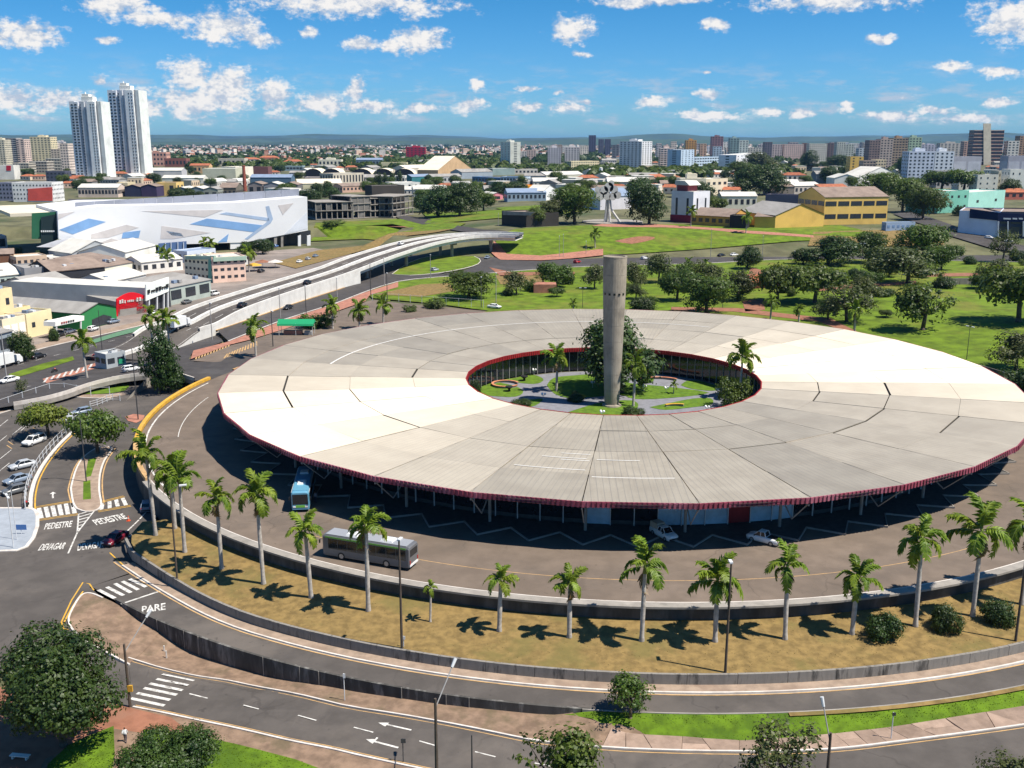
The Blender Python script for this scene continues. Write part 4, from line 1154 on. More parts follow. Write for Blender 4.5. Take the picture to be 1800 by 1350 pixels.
# fences made of single white posts and rails
bpost = MB(); bpost.box((0, 0, 0.75), (0.12, 0.12, 1.5)); POST = bpost.mesh('post', 'steel_white')
def fence(L, zf, gap, label, h=1.5, rails=2, name='fence', m='steel_white'):
    root = empty(name, L[0]); tag(root, label, 'fence'); inv = Matrix.Translation(-Vector(root.location))
    d = 0.0; acc = 0.0; posts = []
    for a_, b_ in zip(L, L[1:]):
        seg = (b_ - a_).length
        while acc <= seg:
            posts.append(a_.lerp(b_, acc / seg)); acc += gap
        acc -= seg
    for p in posts:
        o = mobj('post', POST, root, (p.x - L[0].x, p.y - L[0].y, zf(p.x, p.y) - L[0].z)); o.scale = (1, 1, h / 1.5)
    for k in range(rails):
        z = h * (k + 1) / rails - 0.12
        b = MB(); b.path([(p.x - L[0].x, p.y - L[0].y, zf(p.x, p.y) - L[0].z + z) for p in posts], 0.035, 5); b.obj('rail', m, root)
    return root
fence(offset_line(lane, -1.0), ZPK, 2.4, 'white post fence between the car park and the curved lane', 1.6)
fence(smoothline(c5([(-40, 300), (120, 245), (345, 168), (430, 155), (620, 190), (800, 190), (890, 165)], ZPK), 2), ZPK, 4.2, 'white post fence around the round lawn at the car park entrance', 2.2, 1)
fence(smoothline(c5([(650, 275), (720, 255), (800, 220), (900, 230)], ZPK), 2), ZPK, 1.8, 'short white railing beside the ramp stairs', 1.5, 3, 'railing')

# avenue level
avN = px([(-160, 680), (0, 636), (31, 626), (86, 610), (156, 594), (222, 579), (300, 560)], None)
AVN = smoothline(avN, 3)
deckS = V2([(-135, 1.5), (-127, 5), (-120, 9), (-116.5, 14), (-114.5, 21), (-110, 26.5), (-103, 28), (-97, 26), (-91, 20.5)])
DECKS = smoothline(deckS, 3)
structure(sheet('avenue', AVN + px([(382, 578), (392, 596), (336, 618), (332, 628)], 0.0) + V2([pt(91.0, 150), pt(90.3, 158), pt(90.3, 166)]) + list(reversed(DECKS)) + V2([(-200, 0)]), 'asphalt_dark', 0.03, zf=lambda x, y: ZA(x, y), grid=5))
br = empty('ramp_bridge', (-108, 28, -1)); tag(br, 'curved concrete ramp bridge with pale parapet over the dark underpass', 'bridge'); inv = Matrix.Translation(-Vector(br.location))
b = MB(); f = lambda L, o: [(p[0], p[1], ZA(p[0], p[1]) + o) for p in L]
S = [p for p in DECKS if p[0] > -126]; Nn = [Vector((p[0], p[1] + 10, 0)) for p in S]
b.strip(f(S, -0.05), f(S, -1.0)); b.strip(f(S, -1.0), f(Nn, -1.0)); o = b.obj('deck', 'concrete', br); o.matrix_parent_inverse = inv
b = MB(); S2 = offset_line(S, 0.3)
b.strip(f(S2, 0.75), f(S, 0.75)); b.strip(f(S, 0.75), f(S, -0.06)); b.strip(f(S2, -0.06), f(S2, 0.75)); o = b.obj('parapet', 'kerb_white', br); o.matrix_parent_inverse = inv
b = MB(); W = V2([(x, y) for x, y in ((-126, 10.5, ), (-118, 25.5), (-111, 34.5), (-102, 36.5), (-92, 32.5))]); W = [Vector((p.x, p.y, 0)) for p in W]
b.strip(f(W, -0.3), [(p.x, p.y, -4.4) for p in W]); o = b.obj('abutment', 'black_wall', br); o.matrix_parent_inverse = inv
for (x, y) in ((-112, 28.5), (-104, 31)):
    b = MB(); b.tube((x, y, -4.2), (x, y, -0.9), 0.5, 0.5, 12); o = b.obj('pier', 'concrete', br); o.matrix_parent_inverse = inv
# yellow ramp wall around the left side of the apron
YW = V2(arc(91.6, 166, 212, 0, 1.5)); YW = [Vector(pt(88.5, 164)), Vector(pt(90.6, 165))] + YW
rw = wallring('ramp_wall', 90.4, 90.95, 164, 211.5, -4.2, 0.0, 'concrete'); tag(rw, 'curved apron wall with bright yellow coping above the left lane', 'wall')
o = wallring('coping', 90.3, 91.05, 166, 197, 0.0, 0.62, 'yellow_paint', rw); o = wallring('coping', 90.3, 91.05, 197.1, 211.5, 0.0, 0.6, 'yellow_faded', rw)
structure(ring('apron_edge_line', 89.0, 89.3, 168, 214, 0.006, m='white_paint'))
structure(ring('apron_lane_line', 83.6, 83.75, 176, 196, 0.006, m='white_paint'))
structure(ring('apron_lane_line', 84.0, 84.12, -125, -60, 0.006, m='yellow_faded'))
b = MB(); W = px([(222, 706), (240, 694), (272, 676), (282, 690)], -3.2)
b.strip([(p.x, p.y, -3.4) for p in W], [(W[0].x, W[0].y, -2.9), (W[1].x, W[1].y, -1.8), (W[2].x, W[2].y, -0.2), (W[3].x, W[3].y, -0.2)])
tag(b.obj('stair_wall', 'concrete'), 'sloping grey concrete side wall of the stairs under the ramp bridge', 'wall')
# avenue furniture: green verge, gore, lane dashes, barrier
structure(sheet('verge', c6([(80, 1020), (380, 925), (660, 858), (672, 890), (400, 975), (100, 1065)], ZA), 'park_grass', 0.10, zf=ZA, grid=6))
gore = c6([(385, 1062), (620, 990), (930, 895), (945, 940), (700, 1015), (420, 1100)], ZA)
structure(sheet('gore', gore, 'red_brick_walk', 0.05, zf=ZA, grid=6))
for k in range(9):
    f_ = k / 9
    a_ = (400 + 520 * f_, 1090 - 150 * f_); b_ = (430 + 515 * f_, 1050 - 160 * f_)
    structure(stripe((a_[0] / 5.143, 460 + a_[1] / 5.143), (b_[0] / 5.143, 460 + b_[1] / 5.143), 0.5, zf=ZA, off=0.062))
for k in range(7):
    structure(stripe((30 + k * 32, 642 - k * 8.2), (42 + k * 32, 639 - k * 8.2), 0.16, zf=ZA, off=0.05))
for k in range(6):
    structure(stripe((10 + k * 32, 690 - k * 8.4), (22 + k * 32, 687 - k * 8.4), 0.16, zf=ZA, off=0.05))
structure(band('kerb', AVN, 0.0, 0.3, 0.16, 'kerb_white', zf=ZA, thick=0.2))
structure(band('pavement', AVN, 0.3, 5.5, 0.14, 'sidewalk', zf=ZA))

# ------------------------------------------------------------------ viaduct
def viaduct():
    wall = [(352, 589), (382, 580), (433, 563), (522, 532), (608, 504.5)]; tops = [577, 567, 541, 509, 481]
    S = []
    for (x, y), ty in zip(wall, tops):
        p = gp(x, y, 0.0); S.append((Vector((p.x, p.y, 0)), max(0.05, z_at(p, ty) - 0.9)))
    for x, y, z in ((655, 463, 5.6), (700, 446, 6.6), (767, 425.5, 7.8), (822, 415.5, 8.4), (864, 413, 8.6), (905, 414, 8.5)):
        p = gp(x, y, z + 0.9); S.append((Vector((p.x, p.y, 0)), z))
    p0 = S[0][0]; d0 = (S[0][0] - S[2][0]).normalized()
    e1, e2 = p0 + d0 * 26, p0 + d0 * 12
    S = [(e1, ZA(e1.x, e1.y) + 0.02), (e2, ZA(e2.x, e2.y) + 0.02)] + S
    P = smoothline([Vector((p.x, p.y, z)) for p, z in S], 4)
    root = empty('viaduct', P[8]); tag(root, 'long pale concrete viaduct with three barriers curving over the lower road', 'viaduct'); inv = Matrix.Translation(-Vector(root.location))
    W = 17.5
    N_ = offset_line(P, W)
    def put(b, name, m): o = b.obj(name, m, root); o.matrix_parent_inverse = inv; return o
    up = lambda L, o: [(p.x, p.y, p.z + o) for p in L]
    b = MB(); b.strip(up(P, 0.04), up(N_, 0.04)); put(b, 'deck', 'asphalt')
    # girder below the span
    i0 = next(i for i, p in enumerate(P) if p.z > 4.55)
    G1 = offset_line(P[i0:], 1.2); G2 = offset_line(P[i0:], W - 1.2)
    b = MB(); b.strip(up(P[i0:], -0.35), up(P[i0:], 0.04)); b.strip(up(P[i0:], -0.35), up(G1, -0.7)); b.strip(up(G1, -0.7), up(G1, -1.7)); b.strip(up(G1, -1.7), up(G2, -1.7)); b.strip(up(G2, -1.7), up(G2, -0.7)); b.strip(up(G2, -.7), up(N_[i0:], -.35)); b.strip(up(N_[i0:], -.35), up(N_[i0:], 0.04)); put(b, 'girder', 'white_concrete')
    # walls of the ramp, cast panel by panel
    for L, s_ in ((P, 1), (N_, -1)):
        k = 0
        while k < i0:
            q = L[k:k + 2]
            b = MB(); b.strip([(p.x, p.y, -3.4) for p in q], [(p.x, p.y, p.z + 0.04) for p in q])
            put(b, 'wall_panel', 'white_concrete'); k += 1
    q = [P[i0], N_[i0]]; b = MB(); b.strip([(p.x, p.y, -.1) for p in q], [(p.x, p.y, p.z - 0.3) for p in q]); put(b, 'end_wall', 'white_concrete')
    # barriers
    for off, w, h in ((0.0, 0.6, 0.9), (W / 2 - 0.6, 1.2, 0.85), (W - 0.7, 0.7, 0.9)):
        A = offset_line(P, off); B = offset_line(P, off + w)
        for k in range(8 if off == 0.0 else 6 if off > 12 else 0, len(P) - 1, 2):
            e = min(k + 3, len(P)); a_, c_ = A[k:e], B[k:e]
            b = MB(); b.strip(up(a_, h), up(c_, h)); b.strip(up(a_, 0.0), up(a_, h)); b.strip(up(c_, h), up(c_, 0.0)); put(b, 'barrier', 'white_concrete')
    # lane dashes on both carriageways
    for off in (W * 0.25, W * 0.75):
        A = offset_line(P, off - 0.08); B = offset_line(P, off + 0.08)
        for k in range(8, len(P) - 1, 1):
            if k % 2: continue
            a_, c_ = A[k:k + 2], B[k:k + 2]; b = MB(); b.strip(up(a_, 0.055), up(c_, 0.055)); put(b, 'lane_dash', 'white_paint')
    for off in (0.7, W / 2 - 0.75, W / 2 + 0.75, W - 0.8):
        A = offset_line(P, off - 0.07); B = offset_line(P, off + 0.07)
        b = MB(); b.strip(up(A, 0.052), up(B, 0.052)); put(b, 'edge_line', 'white_paint')
    # piers
    n = len(P) - i0
    for k in range(3, n - 3, 5):
        c = P[i0 + k].lerp(N_[i0 + k], 0.5); t = (P[i0 + k] - N_[i0 + k]).normalized(); a_ = math.atan2(t.y, t.x)
        zb = 0.0
        b = MB(); b.box((c.x, c.y, c.z - 2.2), (12, 1.4, 1.0), a_)
        for s_ in (-3.5, 3.5): q = c + t * s_; b.tube((q.x, q.y, -0.5), (q.x, q.y, c.z - 1.8), 0.7, 0.7, 12)
        put(b, 'pier', 'concrete')
    q = [P[-1], N_[-1]]
    return P, N_
VIA_S, VIA_N = viaduct()

# ------------------------------------------------------------------ lower road beside the viaduct, far road, park, knoll
roadS = [(402, 600), (500, 562), (589, 534), (640, 514), (700, 495), (760, 488), (830, 483), (900, 477), (1000, 470), (1120, 466), (1240, 463), (1330, 458), (1420, 455), (1600, 457), (1800, 461), (1960, 464)]
roadN = [(382, 581), (433, 564), (522, 533), (608, 505.5), (660, 492), (720, 488), (770, 483), (820, 474), (842, 465), (846, 456), (835, 449), (800, 446), (860, 437), (872, 447), (880, 457), (950, 459), (1000, 455.5), (1120, 452), (1240, 448), (1400, 442), (1560, 438), (1800, 444), (1960, 446)]
flat0 = lambda x, y: 0.0
structure(sheet('road', px(roadN, 0.0) + list(reversed(px(roadS, 0.0))), 'asphalt_dark', 0.03, zf=flat0, grid=0))
structure(sheet('underpass_ground', px([(606, 506), (660, 492), (720, 488), (770, 483), (846, 456), (835, 449), (860, 437), (870, 425), (760, 430), (640, 470), (560, 500)], 0.0), 'asphalt_dark', 0.01, zf=flat0, grid=0))
island('road_island', smoothline(px([(690, 482), (720, 462), (760, 450), (815, 447), (842, 455), (840, 464), (815, 472), (770, 480), (720, 484), (690, 482)], 0.0), 2)[:-1], 'park_grass', 0.14, zf=flat0, grid=0)
structure(band('kerb', smoothline(px(roadS, 0.0), 2), 0.0, 0.3, 0.16, 'kerb_white', zf=flat0, thick=0.2))
structure(band('kerb', px(roadN[:4], 0.0), 0.2, 0.6, 0.16, 'yellow_faded', zf=flat0, thick=0.2))
structure(sheet('red_walk', px([(335, 632), (340, 617), (402, 601), (500, 563), (589, 535), (640, 515), (700, 496), (700, 505), (650, 519), (642, 530), (567, 556), (500, 579), (442, 597), (402, 607)], 0.0), 'red_brick_walk', 0.12, zf=flat0, grid=0))
for k in range(12):
    structure(stripe((344 + k * 5.2, 632 - k * 2.0), (348 + k * 5.2, 622 - k * 2.0), 0.35, 'yellow_faded', zf=flat0, off=0.05))
for k in range(12):
    structure(stripe((394 + k * 5.2, 630 - k * 2.0), (400 + k * 4.6, 622 - k * 2.0), 0.35, 'yellow_faded', zf=flat0, off=0.05))
structure(sheet('car_park', px([(332, 634), (340, 634), (402, 608), (442, 598), (567, 557), (642, 531), (655, 527), (720, 535), (870, 548), (860, 575), (640, 590), (440, 640)], 0.0), 'asphalt_warm', 0.012, zf=flat0, grid=0))
structure(wallring('kerb', 90.2, 90.8, 132, 160, 0.0, 0.35, 'yellow_faded'))
# park behind the terminal
pk_edge = offset_line(smoothline(px(roadS[3:], 0.0), 3), -0.3)
structure(sheet('park', list(pk_edge) + V2([(420, 240), (420, -120), (130, -90)]) + V2(arc(91.5, -35, 118, 0, 4)) + px([(858, 546), (760, 533), (655, 524)], 0.0), 'park_grass', 0.02, grid=10))
b_ = wallring('boundary_wall', 93.0, 93.35, -40, 78, lambda x, y: -0.5, lambda x, y: 1.5, 'black_wall'); tag(b_, 'dark boundary wall curving along the park behind the terminal roof', 'wall')
structure(sheet('park_path', V2(arc(91.5, 20, 78, 0, 3)) + V2(reversed(arc(92.9, 20, 78, 0, 3))), 'red_earth', 0.06, zf=flat0, grid=0))
for L in ([(1440, 505), (1500, 500), (1560, 497), (1610, 494), (1610, 499), (1540, 504), (1440, 512)], [(1620, 482), (1700, 480), (1760, 481), (1760, 485), (1680, 486), (1620, 487)], [(1320, 470), (1350, 478), (1345, 490), (1315, 485)],
          [(1305, 530), (1340, 525), (1345, 545), (1310, 548)], [(860, 470), (880, 486), (1010, 483), (1010, 478), (900, 479)], [(1180, 540), (1300, 542), (1460, 560), (1520, 590), (1500, 590), (1440, 566), (1290, 548), (1180, 546)]):
    structure(sheet('park_path', px(L), 'red_earth', 0.10, grid=10))
structure(sheet('dry_patch', px([(870, 484), (950, 486), (960, 498), (880, 500)]), 'dry_grass', 0.10, grid=10))
structure(sheet('dry_patch', px([(660, 518), (740, 500), (790, 498), (800, 512), (740, 522)]), 'dry_grass', 0.10, grid=10))
# knoll of the monument
structure(sheet('knoll', px([(872, 446), (900, 456), (1000, 453), (1120, 450), (1240, 446), (1400, 440), (1560, 436)], 0.0) + V2([(160, 300), (155, 345), (60, 352), (20, 345), (-18, 325), (-28, 300)]), 'park_grass', 0.05, grid=6))
structure(sheet('red_walk', px([(868, 440), (864, 449), (880, 457), (950, 458), (1060, 452), (1060, 447), (950, 452), (890, 450), (880, 444)], 0.0), 'red_brick_walk', 0.15, zf=lambda x, y: max(0, Z(x, y)), grid=6))
structure(sheet('bare_earth', smoothline(px([(1080, 424), (1120, 416), (1150, 417), (1145, 422), (1110, 429), (1080, 424)]), 2)[:-1], 'red_earth', 0.12, grid=5))
# ------------------------------------------------------------------ vehicles
mat('trim_black', (0.02, 0.02, 0.021), 0.6)
mat('plate', (0.6, 0.6, 0.6), 0.5)
def paint(name, c, rough=0.3):
    return mat('paint_' + name, c, rough, spec=0.55, var=0.03, scale=0.5)
for n_, c_ in dict(white=(0.76, 0.76, 0.75), silver=(0.42, 0.44, 0.46), busgrey=(0.13, 0.132, 0.14), busroof=(0.30, 0.31, 0.33), black=(0.016, 0.016, 0.018), red=(0.42, 0.02, 0.02), maroon=(0.16, 0.012, 0.025), bluegrey=(0.20, 0.25, 0.32), blue=(0.06, 0.16, 0.40), grey=(0.12, 0.125, 0.13), beige=(0.48, 0.42, 0.32), skyblue=(0.12, 0.32, 0.46), green=(0.16, 0.42, 0.06), darkgreen=(0.02, 0.22, 0.12)).items(): paint(n_, c_)
def loft(b, rings, mi=0):
    n = len(rings[0]); o = len(b.v)
    for r_ in rings: b.v.extend([tuple(p) for p in r_])
    for k in range(len(rings) - 1):
        for i in range(n):
            j = (i + 1) % n
            b.f.append([o + k * n + i, o + k * n + j, o + (k + 1) * n + j, o + (k + 1) * n + i]); b.m.append(mi)
    b.f.append([o + n - 1 - i for i in range(n)]); b.m.append(mi)
    b.f.append([o + (len(rings) - 1) * n + i for i in range(n)]); b.m.append(mi)
bw = MB(); 
def wheel_mesh(r, w):
    b = MB(); n = 14
    for (rr, mi, ww) in ((r, 0, w), (r * 0.62, 1, w * 1.06)):
        b.tube((0, -ww / 2, 0), (0, ww / 2, 0), rr, rr, n, mi)
    return b.mesh('wheel', ['tyre', 'rim'])
WHEEL = wheel_mesh(0.32, 0.2); WHEELB = wheel_mesh(0.5, 0.3)
# kind: length, width, hood z, roof z, [(x of windscreen foot, top), (x of rear window top, foot)], tail z   (x runs backwards from the nose)
KINDS = {'hatch': (3.95, 1.72, 0.92, 1.48, (0.95, 1.65), (3.45, 3.85), 1.0), 'sedan': (4.5, 1.75, 0.92, 1.45, (1.1, 1.85), (3.25, 3.85), 0.98), 'suv': (4.55, 1.85, 1.05, 1.72, (1.05, 1.7), (4.2, 4.48), 1.12),
         'pickup': (4.5, 1.7, 0.98, 1.6, (1.0, 1.65), (2.55, 2.75), 0.98), 'van': (4.3, 1.75, 1.05, 1.85, (0.75, 1.45), (4.1, 4.25), 1.1)}
CARMESH = {}
def car_meshes(kind):
    if kind in CARMESH: return CARMESH[kind]
    L, W, hz, rz, (w0, w1), (r1, r0), tz = KINDS[kind]
    hw = W / 2; b = MB(); rings = []
    for x, zt, k, zb in ((0.0, hz * 0.62, 0.80, 0.30), (0.12, hz * 0.84, 0.93, 0.22), (0.5, hz * 0.93, 1.0, 0.2), (w0, hz, 1.0, 0.2), ((w0 + r0) / 2, (hz + tz) / 2, 1.0, 0.2), (r0, tz, 1.0, 0.2), (L - 0.12, tz * 0.97, 0.95, 0.24), (L, tz * 0.75, 0.86, 0.34)):
        w = hw * k; X = L / 2 - x
        rings.append([(X, -w * .93, zb), (X, -w, zb + 0.25), (X, -w, zt * 0.72), (X, -w * .93, zt - 0.03), (X, -w * .78, zt), (X, w * .78, zt), (X, w * .93, zt - 0.03), (X, w, zt * 0.72), (X, w, zb + 0.25), (X, w * .93, zb)])
    loft(b, rings)
    body = b.mesh('body', 'paint_white', True)
    # glass house
    g = MB(); t = hw * 0.86; u = hw * 0.68; bz0, bz1 = hz - 0.04, tz - 0.04
    X = lambda x: L / 2 - x
    v = [(X(w0), -t * .92, bz0), (X(w0), t * .92, bz0), (X(r0), t * .92, bz1), (X(r0), -t * .92, bz1), (X(w1), -u, rz - 0.05), (X(w1), u, rz - 0.05), (X(r1), u, rz - 0.05), (X(r1), -u, rz - 0.05)]
    g.add(v, [(0, 1, 5, 4), (2, 3, 7, 6), (1, 2, 6, 5), (3, 0, 4, 7)])
    glass = g.mesh('window_glass', 'glass_dark')
    rf = MB(); k = 1.03
    rf.add([(X(w1) + 0.05, -u * k, rz - 0.06), (X(w1) + 0.05, u * k, rz - 0.06), (X(r1) - 0.05, u * k, rz - 0.06), (X(r1) - 0.05, -u * k, rz - 0.06), (X(w1) - 0.12, -u * .86, rz), (X(w1) - 0.12, u * .86, rz), (X(r1) + 0.12, u * .86, rz), (X(r1) + 0.12, -u * .86, rz)], [(0, 1, 5, 4), (1, 2, 6, 5), (2, 3, 7, 6), (3, 0, 4, 7), (4, 5, 6, 7)])
    for s_ in (-1, 1):
        for a_, c_, rr in ((v[1 if s_ > 0 else 0], v[5 if s_ > 0 else 4], 0.045), (v[2 if s_ > 0 else 3], v[6 if s_ > 0 else 7], 0.06)):
            rf.tube(Vector(a_) + Vector((0, s_ * .012, 0)), Vector(c_) + Vector((0, s_ * .012, 0)), rr, rr, 5)
        xm = (w1 + r1) / 2 - 0.1; rf.tube((X(xm), s_ * t * .93, (bz0 + bz1) / 2), (X(xm), s_ * u * 1.02, rz - 0.04), 0.045, 0.045, 5)
    roof = rf.mesh('roof', 'paint_white')
    hl = MB(); hl.box((0, 0, 0), (0.16, 0.36, 0.16)); head = hl.mesh('headlight', 'lamp_lens')
    tl = MB(); tl.box((0, 0, 0), (0.10, 0.26, 0.24)); tail = tl.mesh('tail_light', 'tail_red')
    mr = MB(); mr.box((0, 0, 0), (0.12, 0.2, 0.13)); mirror = mr.mesh('mirror', 'trim_black')
    bp = MB(); bp.box((0, 0, 0), (0.10, W * 0.82, 0.18)); bump = bp.mesh('bumper', 'trim_black')
    CARMESH[kind] = (body, glass, roof, head, tail, mirror, bump)
    return CARMESH[kind]
def recolor(o, m):
    for i, s_ in enumerate(o.material_slots):
        if s_.material and s_.material.name == 'paint_white':
            s_.link = 'OBJECT'; s_.material = M(m); break
def car(rear, front, kind, color, label, zf=None, name='car', cat='car', group=None, scale=1.0):
    p, q = gp(*rear, zf), gp(*front, zf); c = (p + q) / 2; rz = math.atan2(q.y - p.y, q.x - p.x)
    f = zf if callable(zf) else (Z if zf is None else (lambda x, y: zf))
    c.z = f(c.x, c.y) + 0.035
    L, W, hz, rz_, _, _, tz = KINDS[kind]
    root = empty(name, c, rz); tag(root, label, cat, group); root.scale = (scale,) * 3
    body, glass, roof, head, tail, mirror, bump = car_meshes(kind)
    for nm, me in (('body', body), ('window_glass', glass), ('roof', roof)):
        o = mobj(nm, me, root); recolor(o, 'paint_' + color)
    for s_ in (-1, 1):
        mobj('wheel', WHEEL, root, (L * 0.31, s_ * (W / 2 - 0.09), 0.32)); mobj('wheel', WHEEL, root, (-L * 0.29, s_ * (W / 2 - 0.09), 0.32))
        mobj('headlight', head, root, (L / 2 - 0.08, s_ * W * 0.33, hz * 0.70)); mobj('tail_light', tail, root, (-L / 2 + 0.06, s_ * W * 0.36, tz * 0.76))
        mobj('mirror', mirror, root, (L / 2 - KINDS[kind][4][0] - 0.25, s_ * (W / 2 + 0.06), hz + 0.05))
    mobj('bumper', bump, root, (L / 2 - 0.02, 0, 0.40)); mobj('bumper', bump, root, (-L / 2 + 0.02, 0, 0.46))
    if kind == 'pickup':
        b = MB(); b.box((-L / 2 + 0.85, 0, 0.965), (1.5, W * 0.78, 0.05)); b.obj('cargo_bed', 'trim_black', root)
    return root
FL = 0.03
car((1143, 931), (1190, 957), 'pickup', 'white', 'white utility pickup with a tan cover over its bed in the shade of the roof', 0.0)
car((1374, 961), (1312, 945), 'pickup', 'white', 'white pickup with an open dark bed half in the sun at the terminal', 0.0)
def tan_cover():
    p, q = gp(1143, 931, 0.0), gp(1190, 957, 0.0); rz = math.atan2(q.y - p.y, q.x - p.x); c = (p + q) / 2; t = Vector((math.cos(rz), math.sin(rz), 0))
    c = c - t * 1.35
    b = MB(); b.box((0, 0, 0.4), (1.6, 1.45, 0.75), 0, 0, 0.93); o = b.obj('load_cover', 'paint_beige', None, loc=(c.x, c.y, 0.99), rz=rz); tag(o, 'tan canvas cover on the bed of the white utility pickup', 'load cover')
tan_cover()
car((218, 944), (189, 962), 'sedan', 'maroon', 'maroon car waiting at the corner of the crossing beside the lawn tip', ZP4)
car((254, 912), (263, 879), 'hatch', 'bluegrey', 'pale blue car standing in the shade of the apron wall', ZP4)
for rear, frt, k, cl, lb in (((82, 772), (38, 789), 'suv', 'white', 'white sport utility car under the yellow-green tree in the car park'), ((62, 818), (18, 828), 'sedan', 'silver', 'silver estate car beside the white post fence of the car park'), ((54, 842), (8, 855), 'sedan', 'bluegrey', 'blue-grey saloon, lowest of the cars parked along the white fence'),
                             ((138, 735), (105, 746), 'hatch', 'silver', 'silver hatchback at the top end of the car park beside the dark tree'), ((161, 725), (127, 732), 'hatch', 'bluegrey', 'pale blue-grey hatchback, topmost car of the car park'), ((48, 862), (4, 873), 'hatch', 'grey', 'dark grey hatchback half hidden behind the blue-grey saloon')):
    car(rear, frt, k, cl, lb, ZPK)
for rear, frt, k, cl, lb in (((35, 668), (-2, 676), 'sedan', 'white', 'white car on the near lanes of the avenue at the left picture edge'), ((52, 633), (81, 626), 'sedan', 'black', 'black car on the far lanes of the avenue'), ((164, 634), (186, 628), 'hatch', 'red', 'bright red car beside the red hatched traffic island'),
                             ((218, 655), (242, 650), 'hatch', 'white', 'white car partly hidden by the ramp bridge parapet')):
    car(rear, frt, k, cl, lb, ZA)
def via_z(x, y):
    best = min(range(len(VIA_S)), key=lambda i: (VIA_S[i].x - x) ** 2 + (VIA_S[i].y - y) ** 2); 
    a_, n_ = VIA_S[best], VIA_N[best]
    return a_.z + 0.05
for rear, frt, k, cl, lb in (((411, 546), (440, 534), 'sedan', 'black', 'black car climbing the near carriageway of the viaduct'), ((531, 503), (549, 496), 'sedan', 'black', 'dark car on the near carriageway higher up the viaduct'), ((697, 433), (712, 428), 'hatch', 'white', 'white car near the crest of the viaduct')):
    car(rear, frt, k, cl, lb, via_z)
for rear, frt, k, cl, lb in (((519, 539), (493, 548), 'sedan', 'black', 'dark car on the lower road beside the viaduct wall'), ((864, 452), (848, 458), 'hatch', 'bluegrey', 'blue-grey car turning at the end of the grass island'), ((756, 478), (772, 475), 'hatch', 'silver', 'silver car on the road below the grass island'),
                             ((1005, 464), (1024, 461), 'hatch', 'red', 'red car on the far road left of the water tower'), ((1123, 457), (1143, 455), 'hatch', 'white', 'white car on the far road right of the water tower'), ((1259, 452), (1277, 450), 'sedan', 'black', 'black car on the far road beside a white car'), ((1281, 451), (1299, 449), 'sedan', 'white', 'white car following the black car on the far road'),
                             ((1390, 447), (1409, 446), 'sedan', 'silver', 'silver car on the far road before the trees of the park'), ((856, 541), (882, 543), 'sedan', 'white', 'white car parked behind the terminal roof by the park fence')):
    car(rear, frt, k, cl, lb, flat0)
for rear, frt, k, cl, lb in (((154, 584), (173, 578), 'hatch', 'white', 'white car parked before the green workshop'), ((112, 588), (130, 583), 'sedan', 'white', 'white car beside the black car before the sign canopy'), ((95, 594), (114, 588), 'suv', 'black', 'black car parked under the white sign canopy'),
                             ((186, 571), (212, 565), 'sedan', 'bluegrey', 'pale blue car in the shade of the green workshop'), ((256, 557), (282, 550), 'sedan', 'white', 'white car parked below the red arched shop'), ((368, 521), (386, 517), 'van', 'white', 'white van between the shops and the viaduct'), ((318, 536), (338, 531), 'sedan', 'grey', 'dark grey car in the gap beside the white sign shop')):
    car(rear, frt, k, cl, lb, ZA)

def box_truck(rear, frt, zf, label, L=8.5):
    p, q = gp(*rear, zf), gp(*frt, zf); c = (p + q) / 2; rz = math.atan2(q.y - p.y, q.x - p.x); c.z = zf(c.x, c.y) + 0.04
    root = empty('box_truck', c, rz); tag(root, label, 'truck')
    b = MB(); b.box((-L * .14, 0, 2.15), (L * .68, 2.4, 2.5)); b.obj('cargo_box', 'paint_white', root)
    b = MB(); rings = []
    for x, zt, k in ((0.0, 1.5, .93), (0.15, 1.75, 1.0), (0.75, 2.5, 0.97), (1.9, 2.55, 0.97)):
        X = L / 2 - x; w = 1.08 * k; rings.append([(X, -w, 0.55), (X, -w, zt - .1), (X, -w * .9, zt), (X, w * .9, zt), (X, w, zt - .1), (X, w, 0.55)])
    loft(b, rings); b.obj('cab', 'paint_white', root)
    b = MB(); b.add([(L / 2 - 0.13, -0.95, 1.72), (L / 2 - 0.13, 0.95, 1.72), (L / 2 - 0.70, 0.9, 2.45), (L / 2 - 0.70, -0.9, 2.45)], [(0, 1, 2, 3)]); b.obj('windscreen', 'glass_dark', root)
    b = MB(); b.box((0, 0, 0.72), (L * .92, 0.9, 0.25)); b.obj('chassis', 'trim_black', root)
    for x in (L * .33, -L * .28):
        for s_ in (-1, 1): mobj('wheel', WHEELB, root, (x, s_ * 1.0, 0.5))
    return root
box_truck((296, 588), (336, 572), via_z, 'white box truck starting up the viaduct between its barriers')
box_truck((-18, 652), (36, 638), ZA, 'white box truck cut by the left picture edge on the avenue', 9.5)

